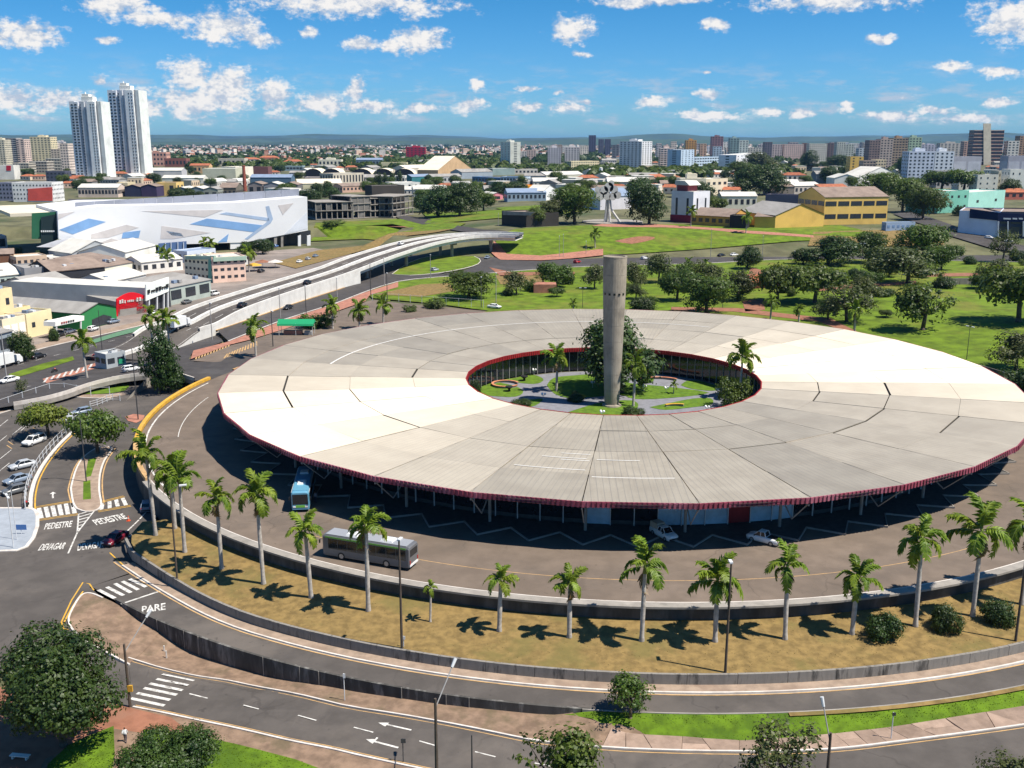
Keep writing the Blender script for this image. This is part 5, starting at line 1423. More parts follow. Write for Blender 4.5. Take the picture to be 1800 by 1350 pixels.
def bus(rear, frt, zf, label, body_m, roof_m, band_m, L=12.2, stripe_m=None, front_panel=None):
    p, q = gp(*rear, zf), gp(*frt, zf); c = (p + q) / 2; rz = math.atan2(q.y - p.y, q.x - p.x); c.z = 0.04
    root = empty('bus', c, rz); tag(root, label, 'bus')
    W, H = 2.5, 3.15; hw = W / 2
    b = MB(); rings = []
    for x, k, zt, zb in ((0, .93, H - .22, 0.42), (0.18, 1.0, H - .05, 0.36), (0.6, 1.0, H, 0.34), (L - .5, 1.0, H, 0.34), (L - .12, 1.0, H - .04, 0.38), (L, .95, H - .16, 0.45)):
        X = L / 2 - x; w = hw * k
        rings.append([(X, -w * .97, zb), (X, -w, zb + .2), (X, -w, zt - .28), (X, -w * .88, zt - .04), (X, -w * .6, zt), (X, w * .6, zt), (X, w * .88, zt - .04), (X, w, zt - .28), (X, w, zb + .2), (X, w * .97, zb)])
    loft(b, rings); b.obj('body', body_m, root, smooth=False)
    b = MB(); b.box((0, 0, H + 0.012), (L - 0.9, W * 0.86, 0.05)); b.obj('roof_panel', roof_m, root)
    for s_ in (-1, 1):
        n = 8
        for i in range(n):
            x0 = -L / 2 + 0.5 + i * (L - 1.3) / n; w = (L - 1.3) / n - 0.07
            bb = MB(); bb.box((x0 + w / 2, s_ * (hw + 0.004), 1.98), (w, 0.03, 1.35)); bb.obj('side_window', 'glass_dark', root)
        bb = MB(); bb.box((0, s_ * (hw + 0.006), 2.83), (L - 0.9, 0.03, 0.2)); bb.obj('colour_band', band_m, root)
        bb = MB(); bb.box((0, s_ * (hw + 0.003), 0.55), (L - 1.0, 0.02, 0.22)); bb.obj('skirt', 'paint_grey', root)
        for x in (L * .28, -L * .24): mobj('wheel', WHEELB, root, (x, s_ * (hw - 0.13), 0.5))
        bb = MB(); bb.box((L / 2 + 0.02, s_ * .85, 0.85), (0.06, 0.4, 0.22)); bb.obj('headlight', 'lamp_lens', root)
        bb = MB(); bb.box((-L / 2 - 0.02, s_ * 1.02, 1.05), (0.06, 0.2, 0.5)); bb.obj('tail_light', 'tail_red', root)
        bb = MB(); bb.tube((L / 2 - 0.05, s_ * hw, 2.5), (L / 2 + 0.25, s_ * (hw + 0.22), 2.45), 0.03, 0.03, 5); bb.box((L / 2 + 0.25, s_ * (hw + .22), 2.2), (0.1, 0.2, 0.45)); bb.obj('mirror', 'trim_black', root)
    for x in (L * .38, L * .02):
        bb = MB(); bb.box((x, -hw - 0.012, 1.45), (1.1, 0.03, 2.1)); bb.obj('door', 'trim_black', root)
    bb = MB(); bb.box((L / 2 + 0.005, 0, 1.95), (0.05, 2.15, 1.5)); bb.obj('windscreen', 'glass_dark', root)
    bb = MB(); bb.box((-L / 2 - 0.005, 0, 2.2), (0.05, 1.9, 0.9)); bb.obj('rear_window', 'glass_dark', root)
    bb = MB(); bb.box((L / 2 + 0.02, 0, 0.9), (0.05, 1.3, 0.35)); bb.obj('front_panel', front_panel or body_m, root)
    bb = MB(); bb.box((-L / 2 - 0.02, 0, 0.62), (0.06, 2.2, 0.3)); bb.obj('rear_bumper', 'paint_white', root)
    for x in (-L * .22, L * .18):
        bb = MB(); bb.box((x, 0, H + 0.13), (1.7, 1.3, 0.2), 0, 0, 0.85); bb.obj('roof_unit', 'paint_white', root)
    return root
bus((733, 999), (572, 972), flat0, 'grey city bus with green roof band and dark windows standing on the sunny apron', 'paint_busgrey', 'paint_busroof', 'paint_green', 12.4)
bus((541, 850), (528, 904), flat0, 'sky blue bus with green bumper pulling out from under the roof', 'paint_skyblue', 'paint_skyblue', 'paint_white', 12.0, front_panel='paint_green')
def motorbike(pa, pb, zf, label):
    p, q = gp(*pa, zf), gp(*pb, zf); c = (p + q) / 2; c.z = zf(c.x, c.y) + 0.05
    root = empty('motorcycle', c, math.atan2(q.y - p.y, q.x - p.x)); tag(root, label, 'motorcycle')
    for x in (-0.62, 0.62):
        b = MB(); b.tube((x, -0.06, 0.3), (x, 0.06, 0.3), 0.3, 0.3, 12); b.obj('wheel', 'tyre', root)
    b = MB(); b.path([(-0.62, 0, 0.3), (-0.2, 0, 0.5), (0.35, 0, 0.75), (0.62, 0, 0.3)], 0.05, 6); b.box((0, 0, 0.45), (0.5, 0.25, 0.35)); b.obj('frame', 'trim_black', root)
    b = MB(); b.box((-0.35, 0, 0.78), (0.7, 0.25, 0.1)); b.obj('saddle', 'trim_black', root)
    b = MB(); b.ball((0.18, 0, 0.82), 0.2, 8, 5); b.obj('tank', 'paint_red', root)
    b = MB(); b.tube((0.42, -0.35, 1.0), (0.42, 0.35, 1.0), 0.02, 0.02, 5); b.obj('handlebar', 'trim_black', root)
motorbike((90, 656), (102, 653), ZA, 'small dark motorcycle on the near lanes of the avenue')
motorbike((40, 896), (52, 888), ZP4, 'black motorcycle parked at the end of the white post fence')

# ------------------------------------------------------------------ people: one continuous skinned body, clothes by colour
def person(pxy, zf, label, shirt, trousers, facing=0.0, stride=0.25, hair=(0.02, 0.015, 0.012), h=1.72):
    p = gp(*pxy, zf); p.z = zf(p.x, p.y) + 0.05
    J = [(0, 0, .98), (0, 0, 1.18), (0, 0, 1.38), (0, 0, 1.50), (0.02, 0, 1.58), (0.02, 0, 1.70),
         (0, .17, 1.41), (-0.06 - stride * .2, .23, 1.14), (0.04 - stride * .1, .24, .90), (0.07, .24, .82), (0, -.17, 1.41), (0.06 + stride * .2, -.23, 1.14), (0.16 + stride * .1, -.22, .92), (0.2, -.22, .85),
         (0.0, .10, .92), (stride * .55, .10, .50), (stride * .75, .10, .09), (stride * .75 + .15, .10, .04), (0.0, -.10, .92), (-stride * .25, -.10, .50), (-stride * 1.0, -.10, .10), (-stride * 1.0 + .14, -.10, .04)]
    E_ = [(0, 1), (1, 2), (2, 3), (3, 4), (4, 5), (2, 6), (6, 7), (7, 8), (8, 9), (2, 10), (10, 11), (11, 12), (12, 13), (0, 14), (14, 15), (15, 16), (16, 17), (0, 18), (18, 19), (19, 20), (20, 21)]
    rad = [(.15, .19), (.13, .17), (.13, .19), (.06, .06), (.09, .085), (.085, .08), (.065, .065), (.05, .05), (.038, .038), (.04, .025), (.065, .065), (.05, .05), (.038, .038), (.04, .025), (.095, .095), (.065, .065), (.045, .045), (.04, .04), (.095, .095), (.065, .065), (.045, .045), (.04, .04)]
    me = bpy.data.meshes.new('body'); me.from_pydata(J, E_, [])
    o = bpy.data.objects.new('body', me); COL.objects.link(o)
    sk = o.modifiers.new('s', 'SKIN'); su = o.modifiers.new('d', 'SUBSURF'); su.levels = 1; su.render_levels = 1
    for i, r_ in enumerate(rad): me.skin_vertices[0].data[i].radius = r_
    me.skin_vertices[0].data[0].use_root = True
    dg = bpy.context.evaluated_depsgraph_get(); m2 = bpy.data.meshes.new_from_object(o.evaluated_get(dg)); bpy.data.objects.remove(o)
    m2.materials.clear()
    for q in ('skin', shirt, trousers, 'hair', 'tyre'): m2.materials.append(M(q))
    for f in m2.polygons:
        c = f.center; z = c.z
        f.material_index = 0 if (z > 1.5 and c.x > 0.0 and z < 1.72) else 3 if z > 1.53 else 0 if z > 1.47 else 1 if (z > .98 or (abs(c.y) > .19 and z > 1.05)) else 0 if (abs(c.y) > .19 and z > .7) else 2 if z > .12 else 4
        f.use_smooth = True
    r_ = mobj('person', m2, None, p, facing); r_.scale = (h / 1.78,) * 3
    return tag(r_, label, 'person')
mat('skin', (0.30, 0.17, 0.11), 0.6); mat('hair', (0.018, 0.014, 0.012), 0.7); mat('cloth_white', (0.72, 0.72, 0.72), 0.9); mat('cloth_navy', (0.03, 0.035, 0.06), 0.9); mat('cloth_grey', (0.2, 0.2, 0.21), 0.9); mat('cloth_red', (0.35, 0.05, 0.04), 0.9)
person((221, 1306), Z, 'person in a white shirt and dark shorts walking down the park path', 'cloth_white', 'cloth_navy', R(100), 0.3)
person((48, 1152), Z, 'person in a white shirt at the kerb above the large dark tree', 'cloth_white', 'cloth_navy', R(200), 0.2)
person((227, 974), ZP4, 'person in a pale top and red shorts beside the maroon car', 'cloth_white', 'cloth_red', R(160), 0.1)
person((236, 764), ZPK, 'person in dark clothes on the lane under the yellow wall', 'cloth_grey', 'cloth_navy', R(80), 0.25)
person((1176, 925), flat0, 'person in a pale shirt standing behind the white utility pickup', 'cloth_white', 'cloth_navy', R(-90), 0.05)
person((1372, 908), flat0, 'person in white beside the terminal glazing right of the white pickup', 'cloth_white', 'cloth_grey', R(-60), 0.2)
person((555, 884), flat0, 'person in grey standing in the shade right of the sky blue bus', 'cloth_grey', 'cloth_navy', R(-90), 0.1)
def cone(pxy, zf):
    p = gp(*pxy, zf); p.z += 0.04; r = empty('traffic_cone', p); tag(r, 'small orange traffic cone on the lane left of the maroon car', 'traffic cone')
    b = MB(); b.box((0, 0, .03), (.5, .5, .06)); b.obj('base', 'cone_orange', r); b = MB(); b.lathe([(.2, .06), (.13, .38)], 12); b.obj('body', 'cone_orange', r); b = MB(); b.lathe([(.132, .38), (.09, .55)], 12); b.obj('stripe', 'white_paint', r); b = MB(); b.lathe([(.09, .55), (.03, .85)], 12); b.obj('tip', 'cone_orange', r)
mat('cone_orange', (0.7, 0.10, 0.03), 0.6)
cone((226, 916), ZP4)

# ------------------------------------------------------------------ street lamps, poles and signs
def lamp(base, top, zf, label, kind='arm', m='pole_brown', rad=0.16, arm=2.2, az=None, name='street_lamp', cat='street lamp', group=None):
    """base, top: pixels of foot and head; the post is vertical"""
    p = gp(*base, zf); f = zf if callable(zf) else (Z if zf is None else (lambda x, y: zf)); p.z = f(p.x, p.y)
    H = max(1.0, z_at(p, top[1]) - p.z)
    root = empty(name, p); tag(root, label, cat, group)
    b = MB(); b.tube((0, 0, -0.1), (0, 0, H), rad, rad * 0.6, 8); b.obj('post', m, root)
    if az is None: az = math.atan2(-p.y, -p.x)
    u = Vector((math.cos(az), math.sin(az), 0))
    if kind == 'arm':
        e = u * arm + Vector((0, 0, H + 0.5)); b = MB(); b.path([(0, 0, H - 0.1), u * arm * .5 + Vector((0, 0, H + .35)), e], 0.06, 6); b.obj('arm', m, root)
        b = MB(); b.box((e.x, e.y, e.z), (0.9, 0.32, 0.16), az); b.obj('lamp_head', 'steel_white', root)
    elif kind == 'tee':
        v = Vector((-u.y, u.x, 0)) * arm; b = MB(); b.tube(Vector((0, 0, H)) - v, Vector((0, 0, H)) + v, 0.05, 0.05, 6); b.obj('arm', m, root)
        for s_ in (-1, 1):
            e = v * s_ + Vector((0, 0, H)); b = MB(); b.box((e.x, e.y, e.z + .02), (0.75, 0.32, 0.14), math.atan2(v.y, v.x)); b.obj('lamp_head', 'steel_white', root)
    elif kind == 'head':
        b = MB(); b.box((u.x * .3, u.y * .3, H + .05), (0.8, 0.34, 0.18), az); b.obj('lamp_head', 'steel_white', root)
    elif kind == 'globes':
        for k in range(3):
            t = k * 2.094; e = Vector((.38 * math.cos(t), .38 * math.sin(t), H)); b = MB(); b.tube((0, 0, H - .35), e, 0.03, 0.03, 5); b.obj('arm', m, root)
            b = MB(); b.ball(e + Vector((0, 0, .16)), 0.24, 10, 6); b.obj('globe', 'globe_white', root)
    return root
mat('globe_white', (0.8, 0.8, 0.8), 0.3)
zwalk = lambda x, y: -3.52
lamp((707, 1155), (705, 950), zwalk, 'tall dark lamp post on the ring pavement below the grey bus', 'head')
lamp((1274, 1198), (1287, 990), zwalk, 'tall dark lamp post on the ring pavement near the middle of the lawn', 'head')
lamp((1783, 1142), (1797, 930), zwalk, 'tall dark lamp post on the ring pavement at the right picture edge', 'head')
lamp((313, 1035), (290, 862), lambda x, y: -3.8, 'lamp post with a long white arm at the left end of the low wall', 'arm', 'pole_brown', 0.14, 1.6, R(20))
def leaning(base, top, tip, label, zf=Z):
    p = gp(*base, zf); H = z_at(p, top[1]) - p.z; root = empty('street_lamp', p); tag(root, label, 'street lamp')
    b = MB(); b.tube((0, 0, -.1), (0, 0, H), 0.17, 0.12, 8); b.obj('post', 'pole_brown', root)
    # the outreach arm climbs over the road behind
    e = gp(*tip, H + p.z + 2.2) - p; b = MB(); b.path([(0, 0, H - .9), e], 0.055, 6); b.obj('arm', 'pole_grey', root)
    d = (e - Vector((0, 0, H - .9))).normalized(); b = MB(); b.tube(e - d * .2, e + d * .65, 0.13, 0.17, 8); b.obj('lamp_head', 'steel_white', root)
    return root
lp = leaning((229, 1243), (220, 1132), (259, 1082), 'wooden lamp pole with a long pale arm and yellow box beside the large dark tree')
b = MB(); b.box((0.22, -0.1, 2.2), (0.5, 0.2, 0.7)); b.obj('signal_box', 'yellow_paint', lp)
leaning((768, 1372), (768, 1228), (796, 1169), 'wooden lamp pole with a long pale arm over the lower road')
leaning((1451, 1400), (1451, 1288), (1447, 1238), 'wooden lamp pole with pale arm before the grass bank on the right')
lamp((830, 1372), (830, 1292), Z, 'plain dark post at the near kerb right of the wooden lamp pole', 'none', 'steel_dark', 0.09, name='post', cat='post')
def sign(base, top, zf, label, m='steel_dark', size=(0.45, 0.45), post='steel_dark', name='road_sign'):
    p = gp(*base, zf); H = z_at(p, top[1]) - p.z; root = empty(name, p); tag(root, label, 'sign')
    b = MB(); b.tube((0, 0, 0), (0, 0, H), 0.05, 0.05, 6); b.obj('post', post, root)
    b = MB(); b.box((0.05, -.05, H - size[1] / 2), (size[0], 0.05, size[1])); b.obj('plate', m, root)
    return root
sign((709, 1340), (712, 1298), Z, 'small dark road sign at the near kerb below the turn arrow')
sign((606, 1232), (603, 1184), Z, 'thin white sign post on the dirt pavement below the streaked wall', 'steel_white', (0.25, 0.5), 'steel_white')
sign((1566, 1300), (1566, 1252), Z, 'thin sign post on the slab pavement before the grass bank', 'steel_dark', (0.35, 0.35), 'steel_white')
sign((710, 1152), (710, 1118), zwalk, 'small white sign right beside the tall lamp post on the ring pavement', 'steel_white', (0.3, 0.4), 'steel_white')
# left side
lamp((152, 848), (143, 735), ZPK, 'dark lamp post on the narrow median between the two lanes', 'arm', 'steel_dark', 0.12, 1.5, R(200))
lamp((24, 964), (18, 872), ZP4, 'white twin-headed lamp post on the blue-grey plaza corner', 'tee', 'steel_white', 0.08, 0.7)
lamp((30, 950), (28, 860), ZP4, 'plain white mast on the blue-grey plaza', 'none', 'steel_white', 0.06, name='mast', cat='mast')
lamp((243, 738), (234, 612), ZPK, 'dark lamp post beside the stairs under the ramp bridge', 'none', 'steel_dark', 0.13)
lamp((12, 668), (6, 585), ZA, 'white lamp post on the avenue verge at the left edge', 'arm', 'pole_grey', 0.16, 2.5, R(60))
lamp((182, 640), (180, 545), ZA, 'dark lamp post on the avenue median beside the red car', 'none', 'steel_dark', 0.12)
sign((38, 940), (30, 922), ZP4, 'blue and white sign board lying against the masts of the plaza', 'paint_blue', (1.6, 0.8), 'steel_white', 'sign_board')
zl = [((373, 596), (371, 533), 'pole_grey', 'foot of the ramp'), ((493, 559), (490, 507), 'pole_grey', 'middle of the wall'), ((593, 528), (591, 489), 'pole_grey', 'end of the wall'), ((676, 503), (674, 453), 'pole_grey', 'first open span'), ((757, 489), (756, 448), 'pole_grey', 'grass island'),
      ((480, 609), (478, 547), 'steel_dark', 'green kiosk'), ((539, 566), (537, 502), 'steel_dark', 'red pavement'), ((652, 523), (651, 464), 'steel_dark', 'corner of the fence'), ((681, 530), (680, 480), 'steel_dark', 'fenced car park'), ((846, 540), (845, 487), 'steel_dark', 'round hedge tree'), ((872, 532), (871, 480), 'pole_grey', 'park fence end')]
for (bs, tp, m_, wh) in zl:
    lamp(bs, tp, flat0, ('grey' if m_ == 'pole_grey' else 'dark') + ' slender lamp post by the viaduct road near the ' + wh, 'head', m_, 0.14)
for bs, tp, wh in (((1699, 632), (1708, 574), 'on the bright slope at the right'), ((1270, 541), (1269, 508), 'behind the middle of the roof'), ((1024, 541), (1023, 506), 'left of the water tower'), ((1513, 476), (1514, 428), 'among the tall trees'), ((1583, 503), (1582, 482), 'beside the earth patch'), ((1500, 580), (1497, 540), 'at the roof edge on the right')):
    lamp(bs, tp, Z, 'park lamp with twin white heads ' + wh, 'tee', 'steel_dark', 0.09, 0.8)
for bs, tp, wh in (((1249, 451), (1251, 403), 'before the yellow school'), ((1340, 450), (1341, 415), 'before the bushy dark tree'), ((990, 452), (991, 412), 'at the foot of the knoll'), ((983, 452), (983, 415), 'beside another at the foot of the knoll'), ((1030, 447), (1030, 424), 'next to the knoll palm'), ((756, 368), (757, 352), 'at the bend of the far street'), ((876, 396), (876, 375), 'beside the far underpass')):
    lamp(bs, tp, Z, 'slim pale lamp post ' + wh, 'head', 'pole_grey', 0.12)
# garden lamps with white globes, benches, planters
g8 = lambda x, y: (800 + x / 3.103, 540 + y / 3.103)
for (x, y, wh) in ((430, 372, 'behind the left bench'), (480, 505, 'on the left path'), (750, 440, 'left of the water tower'), (1030, 462, 'right of the water tower'), (1150, 470, 'beside the sapling'), (1372, 575, 'near the light bush'), (1430, 480, 'left of the light bush'), (800, 600, 'at the front lawn edge')):
    lamp(g8(x, y), g8(x, y - 28), flat0, 'garden lamp with three white globes ' + wh, 'globes', 'steel_white', 0.05)
mat('bench_orange', (0.55, 0.22, 0.12), 0.7)
def curved_bench(c, r, a0, a1, label, m='bench_orange'):
    p = gp(*g8(*c), 0.08); root = empty('garden_bench', p); tag(root, label, 'bench')
    for nm, r0, r1, z0, z1 in (('seat', r, r + .5, .38, .48), ('base', r + .12, r + .38, 0.0, .38)):
        o = wallring(nm, r0, r1, a0, a1, z0, z1, m if nm == 'seat' else 'concrete', root, 8)
curved_bench((275, 425), 2.6, 20, 330, 'round orange garden bench on the left lawn')
curved_bench((1120, 420), 5.0, 40, 140, 'curved orange garden bench behind the tower on the right', 'bench_orange')
curved_bench((1215, 560), 3.0, 60, 130, 'curved yellow garden bench on the front right lawn', 'yellow_paint')
for (x, y, wh) in ((295, 458, 'beside the round orange bench'), (377, 400, 'near the left glass wall')):
    p = gp(*g8(x, y), 0.08); root = empty('planter', p); tag(root, 'dark bowl planter on a pedestal ' + wh, 'planter')
    b = MB(); b.lathe([(.3, 0), (.22, .5)], 10); b.obj('pedestal', 'trim_black', root); b = MB(); b.lathe([(.25, .5), (.85, .95), (.8, 1.1), (.3, 1.05)], 14); b.obj('bowl', 'trim_black', root)
# bench and post in the near park
p = gp(36, 1335, Z); rt = empty('park_bench', p, R(-8)); tag(rt, 'pale concrete bench on the red earth in the lower left corner', 'bench')
b = MB(); b.box((0, 0, .45), (1.9, .5, .09)); b.obj('seat', 'white_concrete', rt)
for s_ in (-.7, .7):
    b = MB(); b.box((s_, 0, .2), (.14, .42, .42)); b.obj('leg', 'white_concrete', rt)
def plain_post(pxb, pyt, label, m='yellow_paint', w=.25):
    p = gp(*pxb, Z); H = z_at(p, pyt) - p.z; b = MB(); b.box((0, 0, H / 2), (w, w, H)); b.box((0, 0, H + .03), (w * 1.2, w * 1.2, .06)); o = b.obj('bollard', m, None, loc=p); tag(o, label, 'bollard')
plain_post((11, 1186), 1168, 'yellow bollard at the kerb by the left picture edge'); plain_post((42, 1160), 1146, 'yellow bollard beside the person at the kerb')
plain_post((293, 1158), 1145, 'small white marker on the dirt pavement above the zebra crossing', 'white_paint', .12); plain_post((289, 1146), 1136, 'upper small white marker on the dirt pavement', 'white_paint', .12)

for i, (rear, frt, k, cl, lb) in enumerate((((520, 464), (533, 460), 'sedan', 'white', 'white car parked on the strip right of the pink offices'), ((535, 459), (548, 455), 'hatch', 'silver', 'silver car parked beside the white car right of the pink offices'), ((548, 454), (561, 450), 'sedan', 'bluegrey', 'blue-grey car, third in the strip right of the pink offices'), ((352, 512), (368, 508), 'sedan', 'white', 'white car on the yard below the pink offices'), ((452, 480), (466, 477), 'hatch', 'black', 'black car on the yard right of the pink offices'), ((478, 436), (492, 433), 'hatch', 'blue', 'bright blue car under the mall deck'), ((222, 478), (236, 474), 'hatch', 'white', 'white car in the yard beside the cream end wall'), ((300, 452), (312, 449), 'hatch', 'blue', 'blue car before the blue mall entrance'), ((1672, 404), (1688, 409), 'sedan', 'grey', 'dark grey car on the street left of the showroom'), ((1730, 418), (1746, 421), 'hatch', 'white', 'white car parked before the showroom'), ((1764, 425), (1782, 427), 'sedan', 'white', 'white car parked before the showroom glass'))):
    car(rear, frt, k, cl, lb, ZA if rear[0] < 700 else Z)
def parasol(pxy, m, label):
    p = gp(*pxy, ZA); e = empty('parasol', p); tag(e, label, 'parasol')
    b = MB(); b.tube((0, 0, 0), (0, 0, 3), .08, .06, 6); b.obj('pole', 'steel_white', e); b = MB(); b.lathe([(3.6, 2.4), (3.5, 2.5), (1.8, 3.0), (.1, 3.5)], 8); b.obj('canopy', m, e)
parasol((447, 476), 'yellow_paint', 'yellow parasol on the yard right of the pink offices'); parasol((462, 470), 'red_earth', 'brown parasol beside the yellow parasol'); parasol((484, 470), 'kerb_white', 'cream parasol right of the brown parasol')
# ------------------------------------------------------------------ buildings
def wc(c):
    n_ = 'wall_%02x%02x%02x' % c
    if n_ not in MATS:
        l = hexc(*c); k = 0.92
        l = tuple(v * k for v in l)
        mat(n_, l, 0.85, var=0.07, scale=0.12, dirt=tuple(v * 0.6 for v in l), dirt_scale=0.07, dirt_amt=0.4)
    return n_
mat('roof_tile', (0.36, 0.12, 0.06), 0.9, var=0.25, scale=0.4, dirt=(0.2, 0.08, 0.05), dirt_scale=0.15, dirt_amt=0.5, objvar=0.2)
mat('roof_grey', (0.30, 0.285, 0.265), 0.8, var=0.12, scale=0.3, dirt=(0.2, 0.18, 0.16), dirt_scale=0.1, dirt_amt=0.6, stretch=(1, 0.3, 1))
mat('roof_light', (0.58, 0.56, 0.51), 0.7, var=0.08, scale=0.2, dirt=(0.42, 0.39, 0.34), dirt_scale=0.08, dirt_amt=0.5)
mat('roof_brown', (0.25, 0.19, 0.155), 0.9, var=0.15, scale=0.3, dirt=(0.15, 0.11, 0.09), dirt_scale=0.1, dirt_amt=0.6)
mat('roof_blue', (0.22, 0.28, 0.38), 0.6, var=0.1, scale=0.2)
mat('roof_cream', (0.68, 0.61, 0.48), 0.7, var=0.06, scale=0.1)
mat('win_dark', (0.035, 0.04, 0.05), 0.2, spec=0.5, var=0.2)
mat('brick_red', (0.30, 0.09, 0.06), 0.9, var=0.2, scale=0.6)
BN = [0]
def frame_of(A, B):
    d = B - A; d.z = 0; return d.length, math.atan2(d.y, d.x)
def win_block(W, D, H, rows, cols, side_cols, sill=0.8, ww=0.5, wh=0.45, faces='fsl'):
    """window boxes of one building as a single part"""
    b = MB(); fh = (H - 0.6) / rows
    for r_ in range(rows):
        z = 0.6 + fh * (r_ + 0.5)
        for c in range(cols):
            x = W * (c + 0.5) / cols
            b.box((x, -0.02, z), (W / cols * ww, 0.14, fh * wh))
        for c in range(side_cols):
            y = D * (c + 0.5) / side_cols
            b.box((-0.02, y, z), (0.14, D / side_cols * ww, fh * wh)); b.box((W + 0.02, y, z), (0.14, D / side_cols * ww, fh * wh))
    return b
def bld(xl, yl, xr, yr, yt, D, wall, roof, label, kind='flat', rows=0, cols=0, cat='building', name='building', over=0.3, tank=False, base_z=None, rise=None, ww=0.5, wh=0.45, band=None, zf=None, wm='win_dark', group=None):
    A, B = gp(xl, yl, zf), gp(xr, yr, zf)
    z0 = min(A.z, B.z) if base_z is None else base_z
    W, a_ = frame_of(A, B); H = z_at(A, yt) - z0
    H = max(2.5, H)
    root = empty(name, (A.x, A.y, z0), a_); tag(root, label, cat, group)
    wm_ = wc(wall) if isinstance(wall, tuple) else wall; rm_ = wc(roof) if isinstance(roof, tuple) else roof
    b = MB()
    if kind in ('flat', 'shed'):
        b.box((W / 2, D / 2, H / 2 - 0.5), (W, D, H + 1.0)); b.obj('wall', wm_, root)
        b = MB()
        if kind == 'flat':
            b.box((W / 2, D / 2, H + 0.06), (W - 0.6, D - 0.6, 0.12)); b.obj('roof', rm_, root)
            p_ = MB()
            for (c, s_) in (((W / 2, 0.15, H + .3), (W, .3, .6)), ((W / 2, D - .15, H + .3), (W, .3, .6)), ((.15, D / 2, H + .3), (.3, D - .6, .6)), ((W - .15, D / 2, H + .3), (.3, D - .6, .6))): p_.box(c, s_)
            p_.obj('parapet', wm_, root)
        else:
            r_ = rise or D * 0.12
            v = [(-over, -over, H), (W + over, -over, H), (W + over, D + over, H + r_), (-over, D + over, H + r_)]
            b.add(v + [(p[0], p[1], p[2] + .2) for p in v], [(3, 2, 1, 0), (4, 5, 6, 7), (0, 1, 5, 4), (1, 2, 6, 5), (2, 3, 7, 6), (3, 0, 4, 7)]); b.obj('roof', rm_, root)
            b = MB(); b.add([(0, D, H), (W, D, H), (W, D, H + r_), (0, D, H + r_), (0, 0, H), (W, 0, H)], [(0, 1, 2, 3), (4, 0, 3), (5, 2, 1)]); b.obj('gable', wm_, root)
    elif kind in ('gable', 'gablex', 'hip', 'vault'):
        b.box((W / 2, D / 2, H / 2 - .5), (W, D, H + 1.0)); b.obj('wall', wm_, root)
        o = over
        if kind == 'gablex':      # ridge along x (parallel to the street)
            r_ = rise or D * 0.16
            b = MB(); prof = [(-o, H), (D / 2, H + r_), (D + o, H)]
            b.strip([(-o, y, z + .1) for y, z in prof], [(W + o, y, z + .1) for y, z in prof]); b.strip([(W + o, y, z - .1) for y, z in prof], [(-o, y, z - .1) for y, z in prof]); b.obj('roof', rm_, root)
            for x_ in (0, W): b = MB(); b.add([(x_, 0, H), (x_, D, H), (x_, D / 2, H + r_)], [(0, 2, 1)]); b.obj('gable', wm_, root)
        elif kind == 'gable':     # gable faces the street
            r_ = rise or W * 0.16
            b = MB(); prof = [(-o, H), (W / 2, H + r_), (W + o, H)]
            b.strip([(x, D + o, z + .1) for x, z in prof], [(x, -o, z + .1) for x, z in prof]); b.strip([(x, -o, z - .1) for x, z in prof], [(x, D + o, z - .1) for x, z in prof]); b.obj('roof', rm_, root)
            for y_ in (0, D): b = MB(); b.add([(0, y_, H), (W, y_, H), (W / 2, y_, H + r_)], [(0, 1, 2)]); b.obj('gable', wm_, root)
        elif kind == 'hip':
            r_ = rise or min(W, D) * 0.2; k = min(W, D) * 0.42
            q = [(-o, -o, H), (W + o, -o, H), (W + o, D + o, H), (-o, D + o, H)]
            t = [(k, D / 2, H + r_), (W - k, D / 2, H + r_)] if W >= D else [(W / 2, k, H + r_), (W / 2, D - k, H + r_)]
            b = MB()
            b.add(q + t, [(0, 1, 5, 4), (2, 3, 4, 5), (1, 2, 5), (3, 0, 4)] if W >= D else [(0, 1, 4), (1, 2, 5, 4), (2, 3, 5), (3, 0, 4, 5)]); b.obj('roof', rm_, root)
        else:
            r_ = rise or W * 0.24; n = 10; b = MB()
            prof = [(W / 2 - (W / 2 + o) * math.cos(math.pi * i / n), H + r_ * math.sin(math.pi * i / n)) for i in range(n + 1)]
            b.strip([(x, D, z) for x, z in prof], [(x, -o, z) for x, z in prof]); b.obj('roof', rm_, root)
            b = MB(); v = [(x, 0.0, z) for x, z in prof]; b.add(v, [tuple(range(n + 1))]); b.obj('gable', wm if wm != 'win_dark' else wm_, root)
    if rows:
        sc_ = max(1, int(cols * D / max(W, 1) + 0.5))
        wb = win_block(W, D, H, rows, cols, min(sc_, 8), ww=ww, wh=wh); stuff(wb.obj('windows', wm, root))
    if band:
        b = MB(); fh = H / max(rows, 1)
        for r_ in range(1, max(rows, 1) + 1): b.box((W / 2, D / 2, fh * r_ - .1), (W + .5, D + .5, fh * 0.16))
        b.obj('floor_bands', wc(band) if isinstance(band, tuple) else band, root)
    if yl > 400 and zf is not None and kind in ('flat', 'gablex', 'shed'):
        q_ = random.Random(int(xl * 7 + yl))
        for _ in range(3):
            b = MB(); b.box((0, 0, .5), (q_.uniform(1, 2), q_.uniform(1, 1.8), 1.0)); b.obj('roof_unit', q_.choice(('steel_white', 'pole_grey', 'roof_blue')), root, loc=(W * q_.uniform(.1, .9), D * q_.uniform(.15, .4), H + (rise or D * .12) * .35 * (kind != 'flat')))
    if tank:
        b = MB(); b.box((W * .5, D * .5, H + 2.0), (W * .4, D * .4, 4.0)); b.box((W * .42, D * .5, H + 4.4), (W * .16, D * .2, 1.2)); b.obj('roof_tank', wm_, root)
    return root

